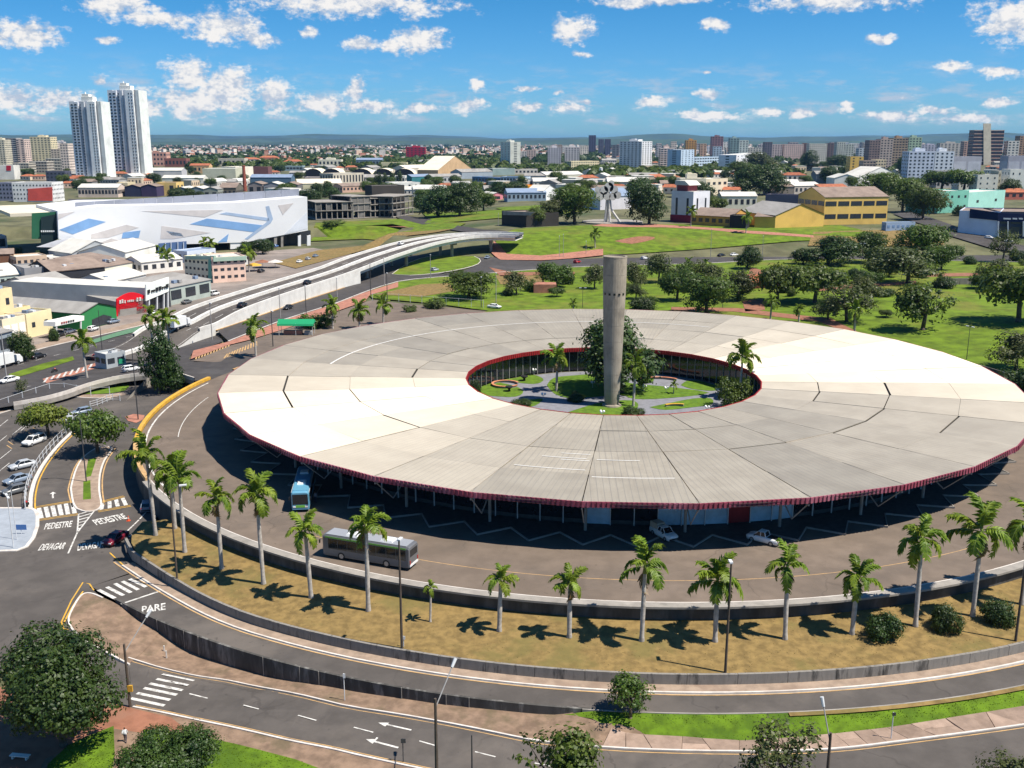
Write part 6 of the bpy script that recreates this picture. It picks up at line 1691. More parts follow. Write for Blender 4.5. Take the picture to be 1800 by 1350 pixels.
# twin towers: stepped plan of slabs, window columns on each
def twin(xl, xr, yb, yt, label):
    A, B = gp(xl, yb, 0.0), gp(xr, yb, 0.0); W, a_ = frame_of(A, B); H = z_at(A, yt)
    root = empty('apartment_tower', A, a_ - R(9)); W *= 0.94; tag(root, label, 'tower')
    D = W * 0.5; n = 27
    segs = [(0.0, .16, 5.0, (240, 242, 246)), (.16, .30, 2.2, (232, 234, 240)), (.30, .40, 4.5, (196, 200, 212)), (.40, .50, 1.2, (205, 208, 214)), (.50, .58, 3.4, (210, 212, 220)), (.58, .84, 0.0, (250, 250, 248)), (.84, .90, 2.5, (190, 188, 186)), (.90, 1.0, 1.5, (236, 238, 232))]
    for i, (u0, u1, y0, c) in enumerate(segs):
        b = MB(); b.box((W * (u0 + u1) / 2, (y0 + D) / 2, H / 2 - (i % 2) * .3), (W * (u1 - u0), D - y0, H - (i % 2) * .6)); b.obj('wall_slab', wc(c), root)
        b = MB(); k = 0
        if i in (0, 1, 2, 5):
            for f in range(n):
                z = H * (f + .6) / (n + .8); cx = W * (u0 + u1) / 2; ww = W * (u1 - u0) * (.52 if i in (1, 2) else .36 if i == 0 else .11)
                b.box((cx, y0 - .05, z), (ww, .25, H / n * .48))
                if i == 5: b.box((cx + W * .08, y0 - .05, z), (ww, .25, H / n * .48))
            stuff(b.obj('windows', 'win_dark', root))
        if i in (2,):
            b = MB()
            for f in range(n): b.box((W * (u0 + u1) / 2, y0 - .6, H * (f + .3) / (n + .8)), (W * (u1 - u0) * .8, 1.3, .5))
            stuff(b.obj('balconies', wc((215, 216, 222)), root))
    b = MB(); b.box((W * .56, D * .4, H + 2.6), (W * .34, D * .4, 6)); b.box((W * .5, D * .4, H + 7), (W * .2, D * .3, 4)); b.tube((W * .47, D * .4, H + 8), (W * .47, D * .4, H + 12), 1.4, .4, 8); b.obj('roof_house', wc((236, 234, 226)), root)
    b = MB(); b.box((W * .5, D * .4, 2.5), (W * 1.25, D * 1.3, 5)); b.obj('podium', wc((228, 222, 210)), root)
twin(131, 197, 319, 178, 'left and lower of two tall white apartment towers standing side by side')
twin(199, 263, 314, 158, 'right and taller of two tall white apartment towers standing side by side')

T = [  # xl yl xr yr top depth wall roof label kind rows cols + extras
 # far left cluster
 (-8, 292, 12, 292, 246, 30, (214, 204, 180), 'roof_light', 'cream tower block at the left picture edge on the skyline', 'flat', 12, 4, {'tank': 1}),
 (13, 290, 33, 290, 243, 28, (120, 118, 128), 'roof_light', 'grey tower with dark balconies behind the left skyline row', 'flat', 13, 3, {'ww': .7, 'band': (225, 222, 214)}),
 (31, 290, 47, 290, 245, 28, (226, 200, 186), 'roof_light', 'slim pinkish tower beside the grey balcony tower', 'flat', 12, 2, {}),
 (46, 288, 57, 288, 251, 26, (216, 220, 214), 'roof_light', 'narrow pale tower between pink and cream towers', 'flat', 10, 2, {}),
 (57, 288, 93, 288, 241, 34, (236, 220, 180), 'roof_light', 'broad cream tower with stepped top on the left skyline', 'flat', 12, 6, {'tank': 1}),
 (92, 295, 113, 295, 262, 26, (222, 202, 180), 'roof_brown', 'beige mid-rise left of the twin towers', 'flat', 8, 4, {}),
 (110, 306, 124, 306, 253, 24, (232, 214, 200), 'roof_light', 'pink and white mid-rise at the foot of the left twin tower', 'flat', 11, 3, {}),
 (24, 306, 52, 306, 287, 25, (176, 166, 152), 'roof_light', 'row of grey-beige walk-up flats, left block', 'flat', 4, 6, {'band': (226, 220, 206)}),
 (53, 304, 84, 304, 284, 25, (168, 156, 144), 'roof_light', 'row of grey-beige walk-up flats, middle block', 'flat', 4, 6, {'band': (226, 220, 206)}),
 (82, 300, 112, 300, 279, 25, (184, 172, 156), 'roof_light', 'row of grey-beige walk-up flats, right block', 'flat', 4, 6, {'band': (226, 220, 206)}),
 (0, 315, 26, 315, 291, 18, (232, 228, 220), 'roof_light', 'white block with a red square emblem on its wall', 'flat', 0, 0, {}),
 (82, 322, 116, 322, 302, 18, (84, 88, 104), 'roof_grey', 'dark slate grey block left of the twin towers', 'flat', 3, 5, {}),
 (0, 352, 24, 352, 322, 20, (128, 132, 152), 'roof_grey', 'grey wing of the hotel with red panel', 'flat', 4, 4, {}),
 (24, 354, 94, 354, 322, 22, (240, 238, 234), 'roof_grey', 'white hotel with dark roof band and a large salmon red panel', 'flat', 4, 12, {'ww': .35, 'wh': .35}),
 # belt behind the mall
 (138, 346, 208, 346, 330, 20, (226, 206, 190), 'roof_light', 'long low white-roofed hall below the twin towers', 'gablex', 1, 12, {'ww': .7}),
 (207, 343, 226, 343, 322, 20, (226, 208, 168), 'roof_light', 'small cream annex right of the long white hall', 'flat', 0, 0, {}),
 (220, 345, 248, 345, 329, 25, (52, 58, 84), 'roof_brown', 'dark gabled shed, left of a pair', 'gable', 0, 0, {'wm': 'win_dark'}),
 (249, 345, 276, 345, 328, 25, (70, 60, 92), 'roof_brown', 'dark purple gabled shed, right of a pair', 'gable', 0, 0, {}),
 (277, 343, 311, 343, 322, 22, (236, 202, 128), 'roof_brown', 'yellow low building with a dark door', 'flat', 1, 2, {'ww': .4, 'wh': .6}),
 (306, 352, 333, 352, 333, 24, (150, 148, 142), 'roof_light', 'pale grey gabled shed, first of the row behind the mall', 'gable', 1, 2, {}),
 (334, 352, 358, 352, 332, 24, (140, 152, 156), 'roof_light', 'blue-grey gabled shed, second of the row behind the mall', 'gable', 1, 2, {}),
 (358, 352, 384, 352, 333, 24, (156, 160, 150), 'roof_grey', 'greenish gabled shed, third of the row behind the mall', 'gable', 1, 2, {}),
 (386, 350, 416, 350, 330, 24, (120, 112, 100), 'roof_brown', 'brown roofed shed, fourth of the row behind the mall', 'gablex', 1, 4, {}),
 (436, 342, 462, 342, 324, 24, (150, 140, 138), 'roof_brown', 'brown gabled shed right of the brick chimney', 'gable', 1, 2, {}),
 (464, 342, 494, 342, 325, 24, (150, 150, 156), 'roof_light', 'white-roofed gabled shed further right of the brick chimney', 'gable', 1, 3, {}),
 (495, 342, 524, 342, 325, 24, (120, 118, 118), 'roof_brown', 'dark gabled shed left of the long white roof', 'gable', 1, 3, {}),
 (357, 319, 415, 319, 297, 40, (208, 206, 182), 'roof_light', 'big windowless beige warehouse behind the sheds', 'flat', 0, 0, {}),
 (415, 315, 446, 314, 294, 30, (244, 234, 216), 'roof_light', 'white end block of the big beige warehouse', 'flat', 0, 0, {}),
 (384, 292, 430, 292, 279, 30, (206, 196, 176), 'roof_light', 'pale warehouse behind the big beige warehouse', 'flat', 1, 6, {}),
 (258, 292, 294, 292, 268, 25, (222, 168, 148), 'roof_light', 'salmon building with white roof right of the twin towers', 'flat', 3, 6, {}),
 (290, 293, 328, 293, 279, 25, (150, 96, 84), 'roof_grey', 'reddish brick hall right of the salmon building', 'flat', 1, 6, {}),
 (262, 312, 320, 312, 300, 24, (200, 198, 200), 'roof_light', 'low pale grey sheds at the foot of the taller tower', 'gablex', 0, 0, {}),
 (285, 322, 358, 322, 313, 20, (232, 228, 214), 'roof_light', 'long low white wall and roof left of the beige warehouse', 'gablex', 0, 0, {}),
 (334, 304, 368, 304, 291, 20, (226, 182, 134), 'roof_tile', 'low house with orange tiled roof before the beige warehouse', 'gablex', 1, 5, {}),
 (425, 290, 455, 290, 280, 20, (238, 224, 210), 'roof_tile', 'white house with a small tiled roof on the skyline', 'hip', 2, 4, {}),
 (455, 286, 488, 286, 277, 22, (228, 150, 120), 'roof_tile', 'house with bright red hipped roof on the skyline', 'hip', 1, 5, {}),
 (446, 312, 472, 312, 294, 24, (122, 84, 84), 'roof_brown', 'dark red brick hall right of the white warehouse end', 'flat', 0, 0, {}),
 (498, 292, 530, 292, 284, 22, (230, 206, 176), 'roof_tile', 'low house with orange roof left of the vaulted sheds', 'hip', 1, 5, {}),
 (486, 300, 532, 300, 292, 22, (150, 170, 176), 'roof_light', 'low glazed pavilion with white flat roof', 'flat', 1, 8, {'ww': .8}),
 (440, 322, 512, 322, 312, 22, (92, 118, 140), 'roof_blue', 'long low blue-roofed shed', 'gablex', 0, 0, {}),
 (524, 336, 602, 335, 323, 26, (206, 200, 170), 'roof_cream', 'long cream-white roofed hall before the vaulted sheds', 'gablex', 0, 0, {}),
 (586, 324, 640, 322, 306, 24, (206, 196, 178), 'roof_grey', 'beige arcade building with tall white columns', 'flat', 1, 10, {'ww': .45, 'wh': .7}),
 (536, 322, 585, 322, 312, 20, (196, 182, 176), 'roof_grey', 'pinkish low shops left of the arcade building', 'flat', 1, 8, {}),
 (602, 338, 655, 336, 328, 18, (206, 170, 150), 'roof_brown', 'low brown-roofed sheds before the arcade building', 'gablex', 1, 8, {}),
 (668, 322, 712, 322, 310, 22, (226, 222, 214), 'roof_light', 'white low office right of the arcade building', 'flat', 1, 8, {}),
 (690, 334, 738, 333, 322, 22, (232, 230, 224), 'roof_light', 'white block with two pale bays left of the dark trees', 'flat', 1, 4, {'ww': .3}),
 (626, 292, 672, 292, 281, 24, (120, 140, 152), 'roof_blue', 'blue-roofed low hall behind the vaulted sheds', 'gablex', 1, 8, {}),
 (670, 296, 715, 296, 286, 24, (214, 206, 166), 'roof_cream', 'cream hall behind the vaulted sheds', 'flat', 0, 0, {}),
 (560, 292, 600, 292, 281, 24, (236, 228, 204), 'roof_light', 'white office with cream tower on the skyline', 'flat', 1, 6, {'tank': 1}),
 (714, 282, 748, 282, 259, 26, (176, 34, 62), 'roof_light', 'crimson mid-rise with dark balconies and white top', 'flat', 6, 5, {'tank': 1, 'ww': .45}),
 (714, 306, 770, 304, 296, 30, (220, 212, 196), 'roof_cream', 'cream-roofed hall right of the vaulted sheds', 'gablex', 0, 0, {}),
 (770, 310, 828, 306, 299, 34, (206, 172, 132), 'roof_cream', 'gabled hall with bright cream roof and tan front', 'gable', 0, 0, {}),
 (724, 320, 760, 319, 311, 18, (60, 130, 138), 'roof_blue', 'low shed with a teal roof', 'gablex', 0, 0, {}),
 (760, 322, 812, 321, 311, 20, (190, 190, 190), 'roof_grey', 'low grey shed right of the teal shed', 'gablex', 1, 8, {}),
 (812, 314, 866, 312, 303, 26, (160, 170, 180), 'roof_grey', 'grey-roofed warehouse in the middle distance', 'gablex', 0, 0, {}),
 (866, 308, 905, 307, 297, 24, (140, 158, 156), 'roof_light', 'greenish warehouse with pale roof edge', 'flat', 0, 0, {}),
 (905, 306, 945, 306, 298, 22, (232, 222, 208), 'roof_light', 'white low hall with small dark openings', 'flat', 1, 6, {}),
 (830, 320, 880, 319, 311, 16, (90, 130, 170), 'roof_blue', 'blue shop row left of a paler shop row', 'flat', 1, 9, {'ww': .6}),
 (880, 320, 922, 319, 311, 16, (196, 212, 226), 'roof_blue', 'pale blue shop row right of the blue shop row', 'flat', 1, 8, {'ww': .6}),
 (822, 330, 905, 330, 321, 18, (206, 190, 166), 'roof_grey', 'long beige arcade with a row of dark openings', 'flat', 1, 16, {'ww': .45, 'wh': .6}),
 (922, 318, 960, 318, 309, 18, (190, 186, 180), 'roof_grey', 'grey low warehouse with brown ridge', 'gablex', 0, 0, {}),
 (960, 318, 1025, 317, 308, 24, (214, 210, 190), 'roof_light', 'long low pale roofs behind the dark tree', 'gablex', 0, 0, {}),
 (892, 354, 960, 352, 339, 18, (150, 168, 184), 'roof_blue', 'long grey-blue roofed workshop behind the grass slope', 'gablex', 1, 9, {}),
 (955, 352, 978, 349, 336, 14, (238, 238, 236), 'roof_light', 'white gabled sign wall at the end of the blue-roofed workshop', 'gable', 0, 0, {}),
 (927, 338, 945, 337, 327, 10, (240, 160, 40), (226, 140, 30), 'bright orange cube building among the trees', 'flat', 0, 0, {}),
 (845, 352, 864, 352, 340, 10, (238, 150, 160), 'roof_light', 'small pink house beside the dark trees', 'gablex', 1, 2, {}),
 # centre skyline
 (880, 290, 897, 292, 250, 22, (238, 236, 220), 'roof_light', 'lone slim white tower left of the centre skyline', 'flat', 14, 3, {'ww': .3, 'wh': .4, 'tank': 1}),
 (963, 297, 986, 297, 260, 24, (206, 200, 204), 'roof_light', 'pale grey apartment block, left of a pair', 'flat', 11, 5, {'tank': 1}),
 (993, 297, 1018, 297, 259, 24, (214, 206, 204), 'roof_light', 'pale pink-grey apartment block, right of a pair', 'flat', 11, 5, {'tank': 1}),
 (1004, 301, 1053, 300, 284, 20, (222, 210, 172), 'roof_light', 'long cream four-storey block before the pale pair', 'flat', 4, 12, {}),
 (904, 285, 926, 285, 266, 22, (226, 214, 202), 'roof_light', 'small pale flats right of the slim white tower', 'flat', 6, 5, {}),
 (924, 284, 942, 284, 264, 22, (216, 190, 176), 'roof_light', 'pinkish flats right of the small pale flats', 'flat', 6, 4, {}),
 (1035, 274, 1047, 274, 238, 20, (88, 88, 112), 'roof_grey', 'tallest of three dark slate towers under construction', 'flat', 16, 3, {}),
 (1052, 276, 1061, 276, 245, 20, (104, 104, 122), 'roof_grey', 'middle one of three dark slate towers', 'flat', 14, 3, {}),
 (1063, 276, 1073, 276, 245, 20, (96, 96, 118), 'roof_grey', 'right one of three dark slate towers', 'flat', 14, 3, {}),
 (1020, 278, 1034, 278, 257, 20, (238, 226, 208), 'roof_light', 'cream block at the foot of the dark slate towers', 'flat', 7, 4, {}),
 (1076, 280, 1088, 280, 255, 18, (118, 122, 128), 'roof_grey', 'thin grey tower left of the white striped tower', 'flat', 8, 2, {}),
 (1088, 299, 1127, 300, 249, 30, (232, 232, 232), 'roof_light', 'broad white tower with dark window columns at the centre', 'flat', 15, 6, {'tank': 1, 'ww': .42}),
 (1160, 299, 1183, 299, 261, 24, (208, 186, 176), 'roof_brown', 'striped brown and white tower with pointed red top', 'flat', 10, 4, {'tank': 1, 'band': (236, 232, 226)}),
 (1184, 299, 1196, 299, 266, 22, (150, 130, 120), 'roof_brown', 'brown block between the striped and the pale blue towers', 'flat', 9, 2, {}),
 (1196, 302, 1219, 300, 264, 24, (190, 208, 224), 'roof_light', 'pale blue and white tower', 'flat', 11, 4, {'ww': .3}),
 (1205, 285, 1223, 285, 247, 22, (212, 158, 92), 'roof_brown', 'ochre tower behind the pale blue tower', 'flat', 12, 4, {'tank': 1}),
 (1230, 282, 1241, 282, 253, 20, (222, 180, 150), 'roof_brown', 'salmon slim tower right of the ochre tower', 'flat', 10, 2, {}),
 (1250, 278, 1270, 278, 240, 24, (150, 116, 118), 'roof_grey', 'brown-mauve tower with pointed mast', 'flat', 12, 4, {'tank': 1}),
 (1253, 284, 1268, 284, 258, 16, (190, 204, 216), 'roof_light', 'white stepped block before the brown-mauve tower', 'flat', 8, 3, {}),
 (1282, 284, 1298, 284, 243, 24, (150, 172, 168), 'roof_light', 'greenish glass and white tower', 'flat', 12, 3, {'tank': 1, 'ww': .7}),
 (1298, 284, 1314, 284, 247, 24, (222, 226, 216), 'roof_light', 'white tower joined to the greenish tower', 'flat', 12, 3, {}),
 (1220, 292, 1264, 290, 277, 24, (186, 204, 220), 'roof_blue', 'low pale blue office hall', 'flat', 3, 10, {'ww': .7}),
 (1293, 302, 1340, 294, 273, 30, (236, 236, 240), 'roof_light', 'bright white slab block behind the dark trees', 'flat', 6, 8, {'ww': .2}),
 (1313, 280, 1342, 280, 260, 24, (214, 206, 190), 'roof_light', 'cream block on the right-hand skyline', 'flat', 6, 6, {}),
 (1343, 284, 1356, 284, 250, 22, (120, 112, 120), 'roof_grey', 'dark grey tower on the right-hand skyline', 'flat', 11, 3, {}),
 (1356, 284, 1374, 284, 254, 22, (212, 190, 184), 'roof_light', 'pinkish tower on the right-hand skyline', 'flat', 10, 4, {}),
 (1376, 284, 1411, 284, 254, 26, (226, 196, 184), 'roof_light', 'broad pinkish slab with vertical ribs', 'flat', 9, 10, {'ww': .3}),
 (1412, 284, 1420, 284, 252, 20, (140, 108, 100), 'roof_brown', 'thin brown tower between two pale slabs', 'flat', 10, 2, {}),
 (1421, 286, 1452, 286, 253, 26, (228, 220, 206), 'roof_light', 'broad cream slab with rows of dark windows', 'flat', 10, 9, {'ww': .45}),
 (1453, 284, 1468, 284, 252, 22, (120, 100, 98), 'roof_brown', 'brown tower right of the cream slab', 'flat', 10, 3, {}),
 (1469, 288, 1484, 288, 250, 22, (206, 206, 194), 'roof_light', 'pale stone tower right of the brown tower', 'flat', 11, 4, {}),
 (1485, 286, 1499, 286, 254, 22, (196, 198, 186), 'roof_grey', 'grey-green tower at the end of the slab row', 'flat', 10, 3, {}),
 (1508, 290, 1527, 290, 261, 22, (196, 200, 204), 'roof_light', 'small white tower behind the yellow flats', 'flat', 8, 3, {}),
 (1525, 300, 1544, 300, 247, 26, (150, 128, 122), 'roof_brown', 'brown tower, left of the brown group', 'flat', 12, 4, {}),
 (1544, 300, 1566, 300, 245, 26, (198, 178, 166), 'roof_brown', 'beige tower in the middle of the brown group', 'flat', 12, 4, {'tank': 1}),
 (1566, 298, 1592, 298, 243, 28, (170, 146, 122), 'roof_brown', 'tan tower with balconies, right of the brown group', 'flat', 12, 5, {'band': (200, 180, 160), 'tank': 1}),
 (1594, 296, 1616, 296, 242, 26, (176, 196, 168), 'roof_grey', 'pale green tower behind the grey-white flats', 'flat', 12, 4, {'tank': 1}),
 (1493, 306, 1516, 306, 276, 20, (232, 190, 100), 'roof_brown', 'yellow and white flats with a purple side', 'flat', 6, 2, {'ww': .25}),
 (1516, 308, 1538, 308, 283, 20, (170, 150, 138), 'roof_light', 'brown balcony flats right of the yellow flats', 'flat', 5, 4, {'band': (206, 190, 172)}),
 (1537, 308, 1556, 308, 281, 20, (226, 206, 172), 'roof_light', 'cream balcony flats right of the brown flats', 'flat', 5, 4, {}),
 (1594, 317, 1639, 317, 267, 22, (206, 214, 230), 'roof_light', 'tall grey-white flats, left wing with dark balconies', 'flat', 8, 6, {'ww': .45, 'tank': 1}),
 (1640, 317, 1673, 317, 267, 22, (222, 228, 236), 'roof_light', 'tall grey-white flats, right wing', 'flat', 8, 4, {'ww': .4, 'tank': 1}),
 (1618, 276, 1652, 276, 255, 22, (190, 186, 196), 'roof_grey', 'grey tower rising behind the grey-white flats', 'flat', 8, 6, {'tank': 1}),
 (1650, 282, 1690, 282, 252, 24, (206, 196, 184), 'roof_grey', 'stepped beige tower left of the dark maroon tower', 'flat', 10, 6, {'tank': 1}),
 (1692, 284, 1708, 284, 249, 20, (196, 158, 140), 'roof_brown', 'reddish tower just left of the dark maroon tower', 'flat', 10, 3, {}),
 (1672, 316, 1722, 316, 276, 20, (186, 184, 192), 'roof_light', 'grey two-bay blank block below the dark maroon tower', 'flat', 1, 2, {'ww': .85, 'wh': .6, 'wm': wc((206, 206, 214))}),
 (1768, 320, 1812, 320, 275, 20, (176, 174, 186), 'roof_light', 'grey blank block at the right picture edge', 'flat', 1, 2, {'ww': .85, 'wh': .6, 'wm': wc((198, 198, 208))}),
 (1768, 290, 1788, 290, 248, 20, (222, 216, 206), 'roof_light', 'pale tower right of the dark maroon tower', 'flat', 9, 3, {}),
 (1788, 288, 1812, 288, 239, 24, (176, 140, 110), 'roof_brown', 'tan tower at the right picture edge', 'flat', 12, 4, {}),
 # right middle ground
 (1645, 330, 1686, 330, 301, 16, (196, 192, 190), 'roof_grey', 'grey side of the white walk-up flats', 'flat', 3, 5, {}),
 (1685, 333, 1716, 333, 303, 16, (238, 236, 226), 'roof_grey', 'white walk-up flats with small dark windows, left block', 'flat', 3, 3, {'ww': .2, 'wh': .3}),
 (1716, 338, 1752, 338, 308, 16, (232, 228, 214), 'roof_grey', 'cream walk-up flats with small dark windows, middle block', 'flat', 3, 3, {'ww': .2, 'wh': .3}),
 (1752, 336, 1773, 336, 302, 16, (206, 200, 178), 'roof_grey', 'beige side wall between the walk-up flats', 'flat', 3, 4, {'ww': .25}),
 (1772, 338, 1806, 338, 299, 16, (240, 238, 228), 'roof_grey', 'white walk-up flats at the right picture edge', 'flat', 3, 3, {'ww': .2, 'wh': .3}),
 (1466, 330, 1508, 330, 313, 26, (232, 230, 224), 'roof_light', 'white gabled warehouse, left of a pair', 'gable', 0, 0, {}),
 (1508, 330, 1584, 328, 312, 26, (236, 234, 228), 'roof_light', 'white gabled warehouse, right of a pair', 'gable', 0, 0, {}),
 (1434, 322, 1468, 322, 306, 20, (120, 128, 138), 'roof_grey', 'dark grey shed left of the white gabled warehouses', 'gablex', 0, 0, {}),
 (1376, 318, 1418, 318, 308, 16, (214, 200, 190), 'roof_tile', 'low house with bright orange roof among the dark trees', 'hip', 1, 5, {}),
 (1374, 330, 1404, 330, 320, 14, (236, 230, 216), 'roof_light', 'low white house before the orange roof', 'gablex', 1, 4, {}),
 (1350, 342, 1396, 342, 328, 18, (150, 140, 132), 'roof_brown', 'brown workshop roof behind the grey wall', 'gablex', 0, 0, {}),
 (1396, 342, 1442, 341, 327, 18, (196, 186, 176), 'roof_light', 'patched pale workshop roof behind the grey wall', 'gablex', 1, 6, {}),
 (1442, 342, 1490, 341, 330, 16, (222, 206, 180), 'roof_tile', 'low cream building with red roof strip behind the yellow hall', 'gablex', 0, 0, {}),
 (1195, 347, 1240, 347, 315, 20, (236, 226, 200), 'roof_light', 'cream three-storey flats with roof tank, left half', 'flat', 0, 0, {'tank': 1}),
 (1240, 345, 1278, 343, 316, 18, (230, 216, 190), 'roof_light', 'cream three-storey flats with paired dark windows, right half', 'flat', 2, 4, {'ww': .5, 'wh': .35}),
 (1268, 366, 1330, 366, 345, 16, (226, 222, 202), 'roof_light', 'long pale low building left of the grey wall', 'gablex', 1, 6, {}),
 (1055, 368, 1110, 366, 346, 22, (226, 222, 226), 'roof_blue', 'white hall with a large blue-grey roof behind the monument', 'gablex', 0, 0, {'rise': 5}),
 (1630, 374, 1700, 372, 338, 20, (136, 206, 184), 'roof_light', 'mint green building with flat white roof', 'flat', 2, 6, {'ww': .3, 'wh': .25}),
 (1700, 372, 1764, 366, 340, 18, (168, 220, 206), 'roof_light', 'paler mint wall joined to the mint green building', 'flat', 1, 2, {'ww': .12, 'wh': .15}),
 (1764, 350, 1812, 350, 338, 14, (206, 120, 100), 'roof_tile', 'red-roofed house at the right picture edge', 'hip', 1, 4, {}),
 # left shops
 (-30, 600, 30, 588, 518, 12, (240, 216, 168), 'roof_light', 'tall cream house at the left picture edge', 'flat', 2, 3, {'ww': .3, 'wh': .3}),
 (28, 588, 58, 582, 546, 14, (238, 214, 160), 'roof_light', 'low cream annex right of the tall cream house', 'flat', 1, 1, {'ww': .25, 'wh': .2}),
 (8, 604, 48, 594, 566, 6, (240, 222, 190), 'roof_light', 'cream shop front with white shutters below the tall cream house', 'flat', 1, 3, {'wm': wc((244, 240, 234)), 'ww': .8, 'wh': .5}),
 (50, 594, 94, 583, 556, 10, (242, 226, 178), 'roof_grey', 'cream shop with round dark windows', 'flat', 1, 2, {'ww': .25, 'wh': .25}),
 (-30, 638, 26, 622, 596, 6, (150, 160, 168), 'roof_grey', 'grey workshop at the left picture edge above the avenue', 'shed', 1, 2, {'ww': .7, 'wh': .5}),
 (-20, 510, 42, 503, 488, 22, (176, 190, 184), 'roof_light', 'pale green workshop with white gabled roof', 'gablex', 1, 6, {'ww': .6}),
 (46, 506, 93, 502, 474, 16, (150, 150, 152), 'roof_grey', 'plain grey concrete box behind the shops', 'flat', 0, 0, {}),
 (94, 506, 186, 496, 478, 22, (52, 54, 60), 'roof_brown', 'dark shed with long plain front', 'gablex', 0, 0, {}),
 (186, 490, 246, 478, 470, 24, (240, 236, 216), 'roof_brown', 'building with a bright cream end wall right of the dark shed', 'shed', 0, 0, {}),
 (128, 466, 212, 458, 446, 22, (168, 172, 176), 'roof_light', 'grey gabled warehouse below the mall', 'gable', 0, 0, {'rise': 5}),
 (222, 466, 275, 452, 444, 22, (240, 238, 226), 'roof_light', 'cream-white warehouse right of the grey gabled warehouse', 'gablex', 0, 0, {}),
 (88, 467, 128, 464, 455, 12, (232, 226, 216), 'roof_light', 'small white rooftop block left of the grey gabled warehouse', 'flat', 1, 3, {}),
 (30, 472, 84, 468, 454, 12, (206, 182, 158), 'roof_light', 'beige terrace block with dark openings', 'flat', 1, 5, {'ww': .5}),
 (-20, 470, 26, 468, 448, 12, (120, 84, 64), 'roof_brown', 'brown-roofed house at the left edge below the mall', 'gablex', 0, 0, {}),
 (-20, 440, 14, 438, 418, 12, (196, 196, 206), 'roof_light', 'white modern house at the left edge before the mall', 'flat', 1, 2, {'ww': .6, 'wh': .7}),
 (250, 482, 322, 474, 462, 14, (236, 232, 224), 'roof_light', 'white low shed behind the palms of the mall entrance', 'gablex', 1, 5, {'ww': .5}),
 (196, 520, 258, 505, 496, 16, (196, 196, 192), 'roof_light', 'pale grey hall roof just behind the red arched shop', 'gablex', 0, 0, {}),
 (60, 524, 128, 512, 502, 16, (186, 184, 180), 'roof_grey', 'low grey roofs between the cream house and the dark shed', 'gablex', 1, 6, {}),
 (404, 470, 436, 466, 456, 8, (226, 226, 220), 'roof_light', 'small white annex behind the pink offices', 'flat', 1, 3, {}),
 (100, 486, 150, 480, 468, 10, (228, 222, 210), 'roof_light', 'white terrace house above the dark shed', 'flat', 1, 4, {}),
 (330, 462, 380, 456, 444, 10, (206, 214, 226), 'roof_blue', 'pale blue low block below the mall panels', 'flat', 1, 5, {}),
 (298, 537, 372, 520, 507, 16, (176, 186, 178), 'roof_grey', 'grey-green shop with dark forecourt right of the white sign shop', 'shed', 1, 3, {'ww': .7, 'wh': .6}),
]
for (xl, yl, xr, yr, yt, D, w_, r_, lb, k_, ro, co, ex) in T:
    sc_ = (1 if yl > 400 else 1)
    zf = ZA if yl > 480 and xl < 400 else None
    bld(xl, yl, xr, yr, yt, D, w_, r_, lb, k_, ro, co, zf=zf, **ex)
# pieces hung on those buildings
def flat_panel(pxs, off_plane, m, name, parent=None, thick=0.3):
    pass
def facade_plane(a_, b_, zf=None):
    """vertical plane through two ground pixels; returns a function pixel -> point on it"""
    A, B = gp(*a_, zf), gp(*b_, zf); d = B - A; d.z = 0; n = Vector((d.y, -d.x, 0)).normalized()
    if (CAM - A).dot(n) < 0: n = -n
    def f(x, y, out=0.0):
        v = ray(x, y); t = (A + n * out - CAM).dot(n) / v.dot(n); return CAM + v * t
    return f, n, A
def panel(f, n, pts, m, name, parent, out=0.05, thick=0.25):
    """solid panel on a facade, outline given in pixels"""
    P = [f(x, y, out) for x, y in pts]; Q = [p - n * thick for p in P]; k = len(P)
    b = MB(); b.add(P + Q, [tuple(range(k)), tuple(range(2 * k - 1, k - 1, -1))] + [(i, k + i, k + (i + 1) % k, (i + 1) % k) for i in range(k)])
    o = b.obj(name, m, parent)
    if parent is not None: o.matrix_parent_inverse = parent.matrix_world.inverted() if False else (Matrix.LocRotScale(parent.location, parent.rotation_euler, None)).inverted()
    return o
def vaulted():
    for i, (x0, x1) in enumerate(((535, 566), (567, 599), (618, 653), (656, 690), (692, 728))):
        bld(x0, 313, x1, 313, 308, 45, (34, 36, 44), 'roof_cream', 'vaulted shed with dark arched front, %s of five' % ORD[i], 'vault', rise=9)
vaulted()
# hotel panel and emblem
f, n, A = facade_plane((24, 354), (94, 354)); e = empty('hotel_panel', A); tag(e, 'large salmon red cladding panel on the white hotel wall', 'cladding panel')
panel(f, n, [(49, 353), (49, 332), (92, 329), (92, 353)], wc((228, 96, 84)), 'panel', e, 0.4, 0.3)
f, n, A = facade_plane((0, 315), (26, 315)); e = empty('wall_emblem', A); tag(e, 'red square emblem high on the white block', 'emblem')
panel(f, n, [(11, 300), (11, 291), (19, 291), (19, 300)], wc((196, 40, 60)), 'plate', e, 0.3, 0.25)
# dark maroon tower with pale shaft
mt = bld(1707, 290, 1759, 290, 229, 26, (92, 44, 48), 'roof_light', 'dark maroon office tower with a pale vertical shaft and striped floors', 'flat', 10, 8, band=(222, 196, 178), ww=.9, wh=.5)
f, n, A = facade_plane((1707, 290), (1759, 290))
panel(f, n, [(1729, 290), (1729, 217), (1742, 217), (1742, 290)], wc((228, 214, 190)), 'shaft', mt, 1.2, 2.5)
